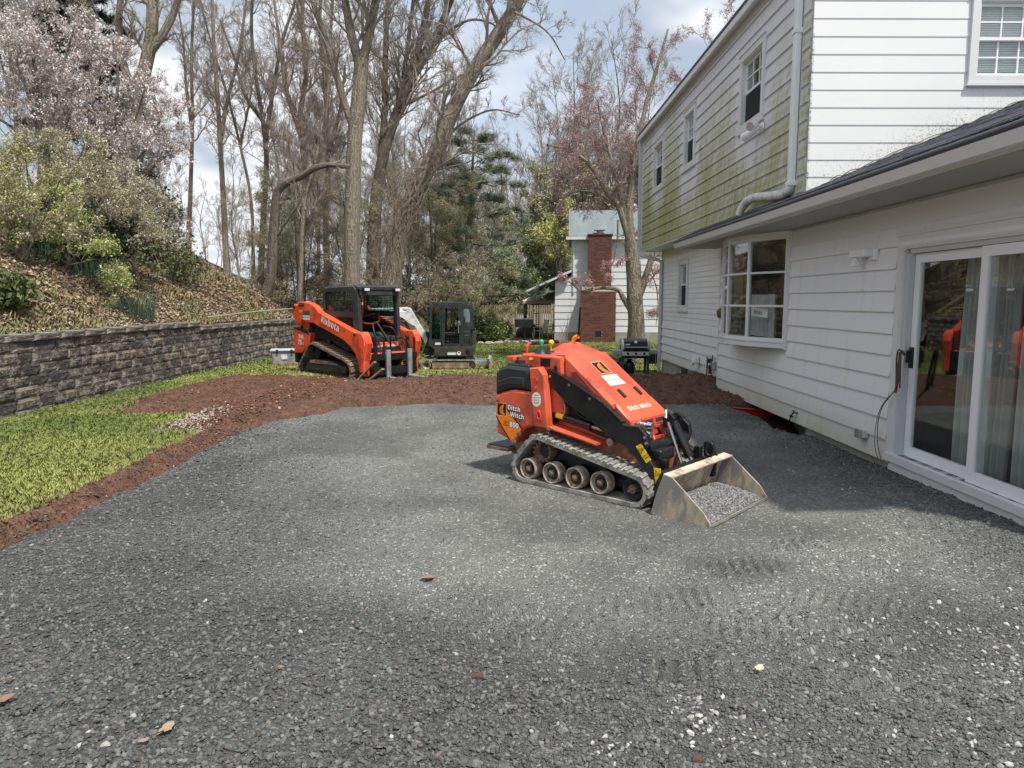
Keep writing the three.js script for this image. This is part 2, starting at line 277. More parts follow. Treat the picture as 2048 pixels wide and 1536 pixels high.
function treads(x, z) {
  let h = 0; const wob = .05 * (fbm(x * 2, z * 2, 2) - .5);
  for (const [ax, az, tx, tz, L, w] of LANES) { const dx = x - ax, dz = z - az, u = dx * tx + dz * tz, v = dx * -tz + dz * tx + .08 * (u / L - .5) ** 2 * L + wob; if (u < -.1 || u > L + .1 || Math.abs(v) > w) continue; const k = ss(w, w - .04, Math.abs(v)) * ss(-.1, .15, u) * ss(L + .1, L - .15, u) * (.15 + 1.25 * ss(.3, .65, fbm(x * 2.6 + 7, z * 2.6, 3))); const ph = (u + v * .35 + .4 * wob) / .078; h += k * (.026 * Math.pow(.5 + .5 * Math.sin(ph * 6.283), 1.5) - .012); }
  return h;
}
const laneCover = (x, z) => { let k = 0; for (const [ax, az, tx, tz, L, w] of LANES) { const dx = x - ax, dz = z - az, u = dx * tx + dz * tz, v = dx * -tz + dz * tx; if (u > 0 && u < L && Math.abs(v) < w) k = Math.max(k, ss(w, w * .6, Math.abs(v))); } return k; };
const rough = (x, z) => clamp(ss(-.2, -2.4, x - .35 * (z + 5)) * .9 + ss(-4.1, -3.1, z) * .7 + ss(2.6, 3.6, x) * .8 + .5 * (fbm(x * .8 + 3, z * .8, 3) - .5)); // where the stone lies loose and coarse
function gravelY(x, z) {
  const d = sdGravel(x, z); let y = .0 + .05 * (fbm(x * .7, z * .7 + 20, 3) - .5) + treads(x, z) + lerp(.006, .022, rough(x, z)) * (fbm(x * 14, z * 14, 3) - .5) * 2;
  y += .05 * ss(2.7, 3.5, x) * ss(-7.5, -6, z) - .06 * ss(3.35, 3.75, x);
  return y + Math.min(0, -.02 - d * .7) + drop(x, z);
}
const onGround = (x, z) => Math.max(baseY(x, z), sdSoil(x, z) < .1 ? soilY(x, z) : -9, sdGravel(x, z) < .1 ? gravelY(x, z) : -9);
const toe = z => -6.95 - 3 * ss(-24.5, -38, z);
function hillY(x, z) {
  const t = toe(z) - x, base = lerp(1.06, drop(-7, z) - .05, ss(-24.2, -29, z));
  let h = t < 0 ? 0 : lerp(.07, .62, ss(.2, 1.5, t)) * t * lerp(1, 1.3, ss(-24, -38, z)); h = 9 * (1 - Math.exp(-h / 9));
  h *= lerp(1, .22, ss(-37, -56, z)) ; h += (.5 * (fbm(x * .35, z * .35, 4) - .5) + .12 * (fbm(x * 2, z * 2, 3) - .5)) * ss(.2, 1.6, t);
  return base + h + Math.min(0, t * 2.5);
}
{ // lawn: one sheet to the horizon, finer near the camera
  const sx = s => { const q = s * 2 - 1; return q < 0 ? lerp(-1.5, -7.4, Math.min(1, -q * 1.6)) - Math.max(0, -q - .625) * 150 : lerp(-1.5, 5, Math.min(1, q * 1.6)) + Math.max(0, q - .625) * 300; };
  const sz = t => 5 - 23 * Math.min(1, t / .6) - (t > .6 ? 22 * Math.min(1, (t - .6) / .25) : 0) - (t > .85 ? (t - .85) / .15 * 300 : 0);
  structure('lawn', quadGrid(200, 330, (s, t) => { const x = sx(s), z = sz(t); let y = baseY(x, z); if (x < -6.6) y = Math.min(y, hillY(x, z) - .4); return [x, y, z, x, z]; }), M.lawn);
  structure('hill', quadGrid(150, 200, (s, t) => { const z = 4 - 29 * Math.min(1, t / .6) - (t > .6 ? (t - .6) / .4 * 60 : 0); const x = toe(z) + .1 - (s < .5 ? s / .5 * 9 : 9 + (s - .5) / .5 * 45); return [x, hillY(x, z), z, x, z]; }), M.litter);
  structure('soil', quadGrid(240, 240, (s, t) => { const x = lerp(-6.9, 4.5, s), z = lerp(-2, -18.6, t); return [x, soilY(x, z), z, x, z]; }), M.soil);
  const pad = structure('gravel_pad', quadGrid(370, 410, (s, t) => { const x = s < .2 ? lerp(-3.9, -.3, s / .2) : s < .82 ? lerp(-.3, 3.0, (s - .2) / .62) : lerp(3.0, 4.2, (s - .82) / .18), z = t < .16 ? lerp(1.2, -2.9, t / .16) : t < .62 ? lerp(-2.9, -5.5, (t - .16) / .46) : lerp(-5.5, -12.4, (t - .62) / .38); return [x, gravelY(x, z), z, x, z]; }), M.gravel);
  toneByRough(pad.geometry);
}
function toneByRough(g) { const p = g.attributes.position, c = new Float32Array(p.count * 3); for (let i = 0; i < p.count; i++) { const x = p.getX(i), z = p.getZ(i), k = rough(x, z), f = fbm(x * 1.4 + 30, z * 1.4, 5), v = lerp(1.14, .62, k) * (.74 + .52 * ss(.25, .75, f)) * (.9 + .2 * fbm(x * 9, z * 9, 3)); c[i * 3] = v * (1 - .02 * k); c[i * 3 + 1] = v; c[i * 3 + 2] = v * (.97 + .05 * k); } g.setAttribute('color', new THREE.BufferAttribute(c, 3)); }  // vertex tone: darker where the stone is coarse, mottled at random
// ---------------------------------------------------------------- loose stone, grass, leaves
function stoneGeo(seed, flat) { const g = new THREE.IcosahedronGeometry(.5, 0), p = g.attributes.position, r = mulberry(seed), seen = {}; for (let i = 0; i < p.count; i++) { const k = [p.getX(i), p.getY(i), p.getZ(i)].map(v => v.toFixed(2)).join(); const s = seen[k] ??= .62 + .62 * r(); p.setXYZ(i, p.getX(i) * s, p.getY(i) * s * flat, p.getZ(i) * s * .8); } g.computeVertexNormals(); return g; }
{
  const r = mulberry(21), root = thing('loose_gravel', 'dark grey crushed stone with a few white pebbles lying loose all over the gravel pad', 'gravel'); root.userData.kind = 'stuff';
  const geos = [stoneGeo(3, .7), stoneGeo(14, .55), stoneGeo(25, .8)], sets = [[], [], []], cols = [[], [], []];
  const m = mat(1, 1, 1, .93, { bumpMap: rep(fineBump, .3), bumpScale: .002 });
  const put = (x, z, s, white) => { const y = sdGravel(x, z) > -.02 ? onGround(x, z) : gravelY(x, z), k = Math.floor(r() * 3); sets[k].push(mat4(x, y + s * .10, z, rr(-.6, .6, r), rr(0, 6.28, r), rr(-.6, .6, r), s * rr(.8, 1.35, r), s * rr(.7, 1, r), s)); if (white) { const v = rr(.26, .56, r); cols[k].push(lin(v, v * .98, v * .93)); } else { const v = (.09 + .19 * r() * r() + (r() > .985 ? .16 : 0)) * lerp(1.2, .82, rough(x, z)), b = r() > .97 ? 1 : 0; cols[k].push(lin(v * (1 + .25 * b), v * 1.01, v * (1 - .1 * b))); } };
  for (let n = 0; n < 210000; n++) {
    const d = 1.9 + 9.8 * Math.pow(r(), 1.35), u = rr(-1, 1, r), x = clamp(u * .86 * d, -20, 20) , z = -d + .25; if (x < -3.5 || x > 3.85) continue; const sd = sdGravel(x, z); if (sd > -.01 && (sd > .22 || r() > .35 * (1 - sd / .22))) continue;
    const k = rough(x, z); if (r() > (.22 + .78 * k) * (1 - .7 * laneCover(x, z))) continue; const s = lerp(.008, .022, r() * r()) * lerp(.8, 1.7, k * r()) * lerp(1, 1.5, ss(4, 11, d)); put(x, z, s * 1.25, false);
  }
  for (let n = 0; n < 330; n++) { const d = 2.2 + 5 * r(), x = rr(.4, .86, r) * d * .95, z = -d; if (x > 3.7 || fbm(x * 1.5 + 8, z * 1.5, 3) < .5 || sdGravel(x, z) > -.1) continue; put(x, z, rr(.010, .034, r), true); }
  for (const [qx, qy, n, sp] of [[1470, 1480, 44, .22], [1400, 1420, 30, .15], [1960, 1280, 44, .3], [2010, 1340, 30, .15], [1230, 1500, 20, .12], [1790, 1470, 16, .18], [1940, 1490, 22, .2], [330, 1310, 14, .6], [150, 1500, 14, .3], [560, 1400, 10, .6], [1010, 1360, 10, .7], [1730, 1310, 10, .3]]) { const p = at(qx, qy, 1), t = EYE.y / (EYE.y - p.y), c = EYE.clone().addScaledVector(p.clone().sub(EYE), t); for (let k = 0; k < n; k++) put(c.x + sp * (r() + r() - 1), c.z + sp * (r() + r() - 1), lerp(.012, .04, r() * r()), true); }
  for (let n = 0; n < 1500; n++) { const z = rr(-8.6, -4, r), x = -3.42 + .25 * (r() + r() - 1); if (sdGravel(x, z) < 0 && fbm(z * 1.3, 4, 2) > .5) put(x, z, rr(.01, .022, r), r() > .45); }
  for (let k = 0; k < 3; k++) instanced('gravel_stones', geos[k], m, sets[k], root, cols[k]);
  // pale pebbles spilled on the lawn edge
  const ps = [], pc = []; for (let n = 0; n < 2600; n++) { const x = -4.05 + .42 * (r() + r() - 1), z = -9.1 + 1.0 * (r() + r() - 1); ps.push(mat4(x, onGround(x, z) + .006, z, rr(-1, 1, r), rr(0, 6, r), 0, rr(.015, .035, r))); const v = rr(.25, .6, r); pc.push(lin(v, v * .88, v * .78)); }
  const pebbles = instanced('pebbles', geos[0], m, ps, null, pc); tag(pebbles, 'patch of pale pebbles spilled on the lawn beside the gravel edge', 'pebbles');
  // crumbs of soil
  const ss_ = [], sc = []; for (let n = 0; n < 52000; n++) { const x = r() < .35 ? rr(-4.1, -3.2, r) : rr(-6.2, 4.2, r), z = -3.5 - 14.5 * Math.sqrt(r()), d = sdSoil(x, z); if (d > .12 + .2 * r() * r() || sdGravel(x, z) < -.12 * r()) continue; const s = lerp(.014, .055, r() * r()) * (r() > .96 ? 1.9 : 1); ss_.push(mat4(x, onGround(x, z) + s * .12, z, rr(-1, 1, r), rr(0, 6, r), rr(-1, 1, r), s, s * .8, s)); const v = rr(.45, 1.35, r), w = r() > .975 ? 2.6 : 1; sc.push(lin(.17 * v * w, .078 * v * w * (w > 1 ? 1.6 : 1), .048 * v * w * (w > 1 ? 1.9 : 1))); }
  const clods = instanced('soil_crumbs', geos[2], m, ss_, null, sc); tag(clods, 'reddish brown crumbs of dug soil lying over the bare earth strip', 'soil');
}
function tuftGeo(n, h, w, spread, seed) { const r = mulberry(seed), P = [], N = []; for (let k = 0; k < n; k++) { const a = r() * 6.28, q = spread * Math.sqrt(r()), x = q * Math.cos(a), z = q * Math.sin(a), b = r() * 6.28, c = Math.cos(b) * w, s = Math.sin(b) * w, hh = h * (.55 + .6 * r()), lx = (r() - .5) * h * 1.1, lz = (r() - .5) * h * 1.1; P.push(x - c, 0, z - s, x + c, 0, z + s, x + lx * .45, hh * .7, z + lz * .45, x + c, 0, z + s, x + lx, hh, z + lz, x + lx * .45, hh * .7, z + lz * .45); for (let i = 0; i < 6; i++) N.push(lx, h * 2, lz); } const g = new THREE.BufferGeometry(); g.setAttribute('position', new THREE.Float32BufferAttribute(P, 3)); g.setAttribute('normal', new THREE.Float32BufferAttribute(N.map(v => v / h / 2.2), 3)); return g; }
{
  const r = mulberry(31), list = [], far = [], c1 = [], c2 = [];
  const gm = mat(1, 1, 1, .8, { side: THREE.DoubleSide });
  const tint = (x, z, dry) => { const p = fbm(x * .7, z * .7 + 3, 3), q = r(), y = clamp(p * 1.4 - .3 + .35 * (q - .5)); return dry ? lin(.36, .29, .14).lerp(lin(.2, .24, .07), q) : lin(.14, .20, .045).lerp(lin(.48, .50, .15), y); };
  for (let n = 0; n < 90000; n++) { const z = -3 - 13.2 * r(), x = rr(-6.75, -3.3, r); const s = sdSoil(x, z), g = sdGravel(x, z); if (s < -.03 + .07 * r() || g < .02) continue; if (Math.hypot(x + 4.05, z + 9.1) < .75 * r() + .15) continue; const dry = s < .35 && r() < .5 * (1 - s / .35); list.push(mat4(x, baseY(x, z) - .004, z, rr(-.2, .2, r), rr(0, 6.28, r), rr(-.2, .2, r), rr(.7, 1.15, r), rr(.55, 1.15, r))); c1.push(tint(x, z, dry)); }
  for (let n = 0; n < 60000; n++) { const z = -14.6 - 26 * Math.pow(r(), 1.4), x = rr(-9, 9, r); if (sdSoil(x, z) < .05 || x < toe(z) - .1 || (x > 3.95 && z > -18.7)) continue; far.push(mat4(x, baseY(x, z) - .004, z, rr(-.2, .2, r), rr(0, 6.28, r), rr(-.2, .2, r), rr(1.3, 2.0, r), rr(.7, 1.3, r))); c2.push(tint(x, z, r() > .97)); }
  tag(instanced('lawn_grass', tuftGeo(13, .045, .0022, .045, 5), gm, list, null, c1), 'short bright green grass of the side lawn between stone wall and gravel', 'grass');
  tag(instanced('lawn_grass', tuftGeo(9, .05, .005, .04, 6), gm, far, null, c2), 'green grass of the back lawn around the excavator and the neighbour house', 'grass');
  const leaf = []; const lc = []; const lg = new THREE.PlaneGeometry(1, .7, 2, 1).rotateX(-Math.PI / 2); { const p = lg.attributes.position; for (let i = 0; i < p.count; i++) p.setY(i, Math.abs(p.getX(i)) * .5); lg.computeVertexNormals(); }
  for (let n = 0; n < 150000; n++) { const t = .15 + 13 * Math.pow(r(), 1.3), z = -6.5 - 32 * Math.pow(r(), 1.1), x = toe(z) - t, y = hillY(x, z); const s = rr(.03, .07, r) * lerp(1, 1.6, ss(12, 30, -z)); leaf.push(mat4(x, y + .012 + .03 * r(), z, rr(-.6, .6, r), rr(0, 6.28, r), rr(-.9, .3, r), s)); const v = rr(.45, 1.2, r), q = r(); lc.push(q < .45 ? lin(.37 * v, .285 * v, .195 * v) : q < .8 ? lin(.44 * v, .365 * v, .26 * v) : lin(.23 * v, .15 * v, .11 * v)); }
  tag(instanced('fallen_leaves', lg, mat(1, 1, 1, .9, { side: THREE.DoubleSide }), leaf, null, lc), 'brown dry leaf litter covering the wooded hillside above the wall', 'leaf litter');
  const hg = [], hc = []; for (let n = 0; n < 13000; n++) { const z = -6.5 - 30 * r(), x = toe(z) - .15 - 8 * r(); const k = fbm(x * .5 + 7, z * .5, 3); if (k < .47 + .2 * r()) continue; hg.push(mat4(x, hillY(x, z), z, rr(-.4, .4, r), rr(0, 6, r), rr(-.4, .4, r), rr(1.4, 3, r), rr(1.2, 3.2, r))); hc.push(r() > .55 ? lin(.34, .27, .12) : lin(.13, .17, .05)); }
  tag(instanced('hill_grass', tuftGeo(9, .06, .004, .045, 8), gm, hg, null, hc), 'straw and green grass tufts on the leafy hillside', 'grass');
}
// ---------------------------------------------------------------- retaining wall
{
  const r = mulberry(41);
  const variants = [0, 1, 2, 3, 4].map(k => { const g = new THREE.BoxGeometry(1, 1, 1, 1, 4, 6); const p = g.attributes.position; for (let i = 0; i < p.count; i++) { if (p.getX(i) > .49) { const y = p.getY(i), z = p.getZ(i), e = Math.max(Math.abs(y), Math.abs(z)); const edge = e > .49 ? -.045 : 0; p.setX(i, .5 + edge + .06 * (fbm(y * 2.3 + k * 9, z * 3.1 + k * 5, 3) - .5)); if (e > .49) { p.setY(i, y * .985); p.setZ(i, z * .988); } } } const q = boxUV(g, .45); q.computeVertexNormals(); return q; });
  const tones = [[.31, .285, .25], [.27, .245, .22], [.235, .21, .19], [.30, .26, .215], [.26, .22, .20], [.20, .185, .17]].map((c, i) => { const mp = rep(blockMap, 1, 1); mp.offset.set(i * .37, i * .21); return mat(...c, .96, { map: mp, bumpMap: blockBump, bumpScale: .012 }); });
  const cap = mat(.34, .32, .285, .96, { map: rep(blockMap, .8), bumpMap: blockBump, bumpScale: .008 });
  const wall = thing('retaining_wall', 'long grey retaining wall of split face concrete blocks holding back the leafy hill', 'retaining wall');
  const pts = [[-6.8, -1], [-6.8, -20], [-6.45, -20.75], [-6.62, -24.6]], far = [];
  let count = 0;
  for (let s = 0; s < 3; s++) {
    const [ax, az] = pts[s], [bx_, bz] = pts[s + 1], L = Math.hypot(bx_ - ax, bz - az), tx = (bx_ - ax) / L, tz = (bz - az) / L, turn = Math.atan2(-tx, -tz) ; // local -z runs along the wall, local +x faces the garden
    for (let c = 0; c < 7; c++) { let l = -(c % 2) * .15; while (l < L) {
      const len = Math.min([.42, .42, .3, .3, .2, .48][Math.floor(r() * 6)], L - l + .02), mid = l + len / 2, z = az + tz * mid, x = ax + tx * mid, y = -.06 + (c + .5) * .163;
      const tone = tones[Math.floor(r() * 6)], g = variants[Math.floor(r() * 5)], jit = rr(-.008, .010, r);
      if (z > -8.6 || count > 296) far.push(g.clone().applyMatrix4(new THREE.Matrix4().compose(V(x - .14 + jit, y, z), new THREE.Quaternion().setFromAxisAngle(V(0, 1, 0), turn), V(.28, .160, len - .005))));
      else { const o = part('block', g, tone, wall); o.position.set(x - .14 * tz * -1 + jit, y, z + .14 * tx * -1); o.rotation.y = turn; o.scale.set(.28, .160, len - .005); count++; }
      l += len;
    } }
    let l = 0; while (l < L) { const len = Math.min(.62, L - l), mid = l + len / 2, z = az + tz * mid, x = ax + tx * mid, low = z < -15.9 ? -.095 : 0; const o = part('cap_stone', capGeo(r), cap, wall); o.position.set(x + .13 * tz, 1.125 + low + rr(-.004, .004, r), z - .13 * tx); o.rotation.set(0, turn, rr(-.01, .01, r)); o.scale.set(.34, .095, len - .005); l += len; }
  }
  function capGeo() { return variants[Math.floor(r() * 5)]; }
  part('block_courses', far, tones[1], wall, true);
  part('core', [bb(-7.3, -7.07, -.4, 1.0, -20.4, -1)], M.dark, wall);
}

// ---------------------------------------------------------------- houses: lapped boards, openings, windows
// A wall is a frame {o, a, n}: origin, direction along it, outward normal. s runs along a, y up, t outward.
const frame = (o, a, n) => ({ o: V(...o), a: V(...a), n: V(...n), p(s, y, t) { return [this.o.x + this.a.x * s + this.n.x * t, y, this.o.z + this.a.z * s + this.n.z * t]; } });
function prism(F, prof, s0, s1, cut = 0) { // closed profile of [t,y] swept from s0 to s1, uv (s,y) in metres
  const P = [], U = [], n = prof.length;
  const tri = (...q) => { for (const [s, y, t] of q) { P.push(...F.p(s, y, t)); U.push(s, y + t * .3); } };
  for (let i = 0; i < n; i++) { const [t0, y0] = prof[i], [t1, y1] = prof[(i + 1) % n]; tri([s0, y0, t0], [s1, y0, t0], [s1, y1, t1]); tri([s0, y0, t0], [s1, y1, t1], [s0, y1, t1]); }
  for (let i = 1; i < n - 1; i++) { tri([s0, prof[0][1], prof[0][0]], [s0, prof[i][1], prof[i][0]], [s0, prof[i + 1][1], prof[i + 1][0]]); tri([s1, prof[0][1], prof[0][0]], [s1, prof[i + 1][1], prof[i + 1][0]], [s1, prof[i][1], prof[i][0]]); }
  const g = new THREE.BufferGeometry(); g.setAttribute('position', new THREE.Float32BufferAttribute(P, 3)); g.setAttribute('uv', new THREE.Float32BufferAttribute(U, 2)); g.computeVertexNormals(); return g;
}
function fbox(F, s0, s1, y0, y1, t0, t1) { return prism(F, [[t0, y0], [t1, y0], [t1, y1], [t0, y1]], s0, s1); }
function gaps(a, b, cuts) { let l = [[a, b]]; for (const [c, d] of cuts) l = l.flatMap(([x, y]) => d <= x || c >= y ? [[x, y]] : [[x, c], [d, y]].filter(q => q[1] - q[0] > .02)); return l; }
function boards(parent, F, s0, s1, y0, y1, e, m, openings = [], { t = .034, limit, r = R, jit = .0015 } = {}) {
  for (let y = y0; y < y1 - .03; y += e) {
    const top = Math.min(y + e + .012, y1 + .012), mid = y + e * .5; const [a, b] = limit ? limit(mid) : [s0, s1];
    for (const [p, q] of gaps(a, b, openings.filter(o => o[2] < mid && o[3] > mid)).flatMap(([p, q]) => { const l = []; let s = p; while (q - s > 4.2) { const e = s + rr(2.2, 3.7, r); l.push([s, e]); s = e; } l.push([s, q]); return l; })) { const j = rr(-jit, jit, r), b2 = rr(-jit, jit, r); part('siding_board', prism(F, [[0, y + j], [t, y + j], [t, y + j + .012], [.005, top], [0, top]], p + .002, q - .002 + b2), m, parent); }
  }
}
function backing(F, s0, s1, y0, y1, openings, t0 = -.12, t1 = 0) { // the wall behind the boards, cut round its openings
  const ss_ = [s0, s1, ...openings.flatMap(o => [o[0], o[1]])].filter(s => s >= s0 && s <= s1).sort((a, b) => a - b), out = [];
  for (let i = 0; i < ss_.length - 1; i++) { const a = ss_[i], b = ss_[i + 1]; if (b - a < .004) continue; const m = (a + b) / 2; for (const [p, q] of gaps(y0, y1, openings.filter(o => o[0] < m && o[1] > m).map(o => [o[2], o[3]]))) out.push(fbox(F, a, b, p, q, t0, t1)); }
  return out;
}
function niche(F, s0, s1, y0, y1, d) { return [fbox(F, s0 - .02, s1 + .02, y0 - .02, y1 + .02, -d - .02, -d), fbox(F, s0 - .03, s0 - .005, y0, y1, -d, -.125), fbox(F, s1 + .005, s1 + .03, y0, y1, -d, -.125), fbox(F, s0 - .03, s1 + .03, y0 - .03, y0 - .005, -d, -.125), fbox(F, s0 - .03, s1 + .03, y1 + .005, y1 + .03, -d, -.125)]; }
// a double-hung window: casing, two sashes, panes, muntins. [s0,s1,y0,y1] is the outside of the casing.
function hungWindow(parent, F, s0, s1, y0, y1, { cols = 3, rows = 2, blind = false, low = 'screen', c = .09 } = {}) {
  const w = grp('window', parent), ym = (y0 + y1) / 2 - .0, a0 = s0 + c, a1 = s1 - c, b0 = y0 + c * .9, b1 = y1 - c;
  part('casing', [fbox(F, s0, a0, y0, y1, 0, .05), fbox(F, a1, s1, y0, y1, 0, .04), fbox(F, a0, a1, b1, y1, 0, .05), fbox(F, a0, a1, y0, b0, 0, .05), fbox(F, s0 - .01, s1 + .01, y1, y1 + .02, 0, .065), fbox(F, a0, a0 + .02, b0, b1, -.12, .03), fbox(F, a1 - .02, a1, b0, b1, -.12, .03), fbox(F, a0 + .02, a1 - .02, b1 - .02, b1, -.12, .03), fbox(F, a0 + .02, a1 - .02, b0, b0 + .02, -.12, .03)], M.trim, w);
  part('window_sill', fbox(F, s0 - .015, s1 + .015, y0 - .035, y0 - .001, 0, .06), M.trim, w);
  const i0 = a0 + .022, i1 = a1 - .022, j0 = b0 + .022, j1 = b1 - .022, f = .035;
  const sash = (y_0, y_1, t) => part('sash', [fbox(F, i0, i0 + f, y_0, y_1, t - .03, t), fbox(F, i1 - f, i1, y_0, y_1, t - .03, t), fbox(F, i0 + f, i1 - f, y_0, y_0 + f, t - .03, t), fbox(F, i0 + f, i1 - f, y_1 - f, y_1, t - .03, t)], M.vinyl, w);
  sash(ym - .01, j1, -.03); sash(j0, ym + .025, -.065);
  for (const [p, q, t] of [[ym + f - .012, j1 - f, -.045], [j0 + f, ym + .025 - f, -.08]]) {
    part('pane', fbox(F, i0 + f, i1 - f, p, q, t - .004, t), M.glass, w);
    for (let k = 1; k < cols; k++) { const s = lerp(i0 + f, i1 - f, k / cols); part('muntin', fbox(F, s - .009, s + .009, p, q, t + .001, t + .014), M.vinyl, w); }
    for (let k = 1; k < rows; k++) { const y = lerp(p, q, k / rows); part('muntin', fbox(F, i0 + f, i1 - f, y - .009, y + .009, t + .002, t + .013), M.vinyl, w); }
  }
  if (low === 'screen') part('insect_screen', fbox(F, i0 + .01, i1 - .01, j0, ym - .012, -.036, -.034), M.screen, w);
  if (blind) { const l = []; for (let y = j0 + .02; y < j1; y += .026) l.push(prism(F, [[-.150, y], [-.140, y + .019], [-.138, y + .019], [-.148, y]], i0, i1)); part('blind', l, M.vinyl, w, true); }
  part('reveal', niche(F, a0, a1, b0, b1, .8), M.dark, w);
}
M.screen = new THREE.MeshStandardMaterial({ color: lin(.012, .014, .02), roughness: .8, transparent: true, opacity: .82 });
// algae on the shaded upper wall: a stain that grows where the boards stay damp
const AW = 10.6, algaeMap = tex(1024, (x, y) => {
  const s = x * AW, Y = 2.9 + y * 3.0; const c = ((Y - 2.93) / .205) % 1; // place on its board
  const big = fbm(s * .55 + 4, Y * .8, 4), streak = fbm(s * 9, Y * .9, 4), fine = fbm(s * 30, Y * 8, 3);
  let k = ss(6.0, 3.3, Y + 1.3 * (big - .5)) * .50 + .75 * (big - .5) + .38 * (streak - .5) + .55 * (.42 - Math.abs(c - .42)) + .24 * ss(2, 9, s) - .05;
  for (const w of [2.06, 5.63, 8.5]) { k -= .55 * ss(.85, .4, Math.abs(s - w)) * ss(3.0, 4.4, Y) * (1 - .5 * ss(4.15, 3.2, Y)); } // rinsed under the windows
  k = clamp(k) * (.55 + .75 * fine); k = .9 * ss(.08, .95, k);
  return [lerp(.87, .56, k) - .05 * fine, lerp(.87, .57, k) - .05 * fine, lerp(.87, .29, k)];
}, { srgb: true, m: 512 });
{ const t = algaeMap; t.wrapS = t.wrapT = THREE.ClampToEdgeWrapping; }
M.algae = mat(1, 1, 1, .6, { map: (() => { const t = algaeMap; t.repeat.set(1 / AW, 1 / 3.0); t.offset.set(0, -2.9 / 3.0); return t; })() });
const speckMap = tex(1024, (x, y) => { // wall above the lean-to roof: spattered with black mould
  const s = x * 4, Y = 2.8 + y * 3, roof = 2.85 + .417 * s, d = Y - roof; const n = fbm(x * 330, y * 250, 2), q = fbm(x * 5, y * 4, 4); const k = ss(.70, .98, n + .34 * ss(.42, 0, d) * q) * ss(.6, .03, d) * .5 + .10 * ss(.25, 0, d) * q; const v = .905 - k * .6 - .03 * q; return [v, v, v * .99];
}, { srgb: true }); speckMap.repeat.set(1 / 4, 1 / 3); speckMap.offset.set(0, -2.8 / 3);
const wingMap = tex(512, (x, y) => { // splashed and rain-streaked low wall
  const s = x * 9, Y = y * 2.7, n = fbm(s * 1.2, Y * .8, 4), st = fbm(s * 14, Y * 1.1, 4), f = fbm(s * 40, Y * 40, 2), b = ss(.55, .0, Y) * (.35 + .9 * n), g = ss(.56, .8, st) * .35 + .12 * f; const k = clamp(.55 * b + .28 * g); return [lerp(.915, .64, k), lerp(.92, .62, k), lerp(.925, .49, k)];
}, { srgb: true }); wingMap.repeat.set(1 / 9, 1 / 2.7);
M.wingSiding = mat(.97, .97, .98, .42, { map: wingMap });
M.gable = mat(.98, .99, 1, .42, { map: speckMap });

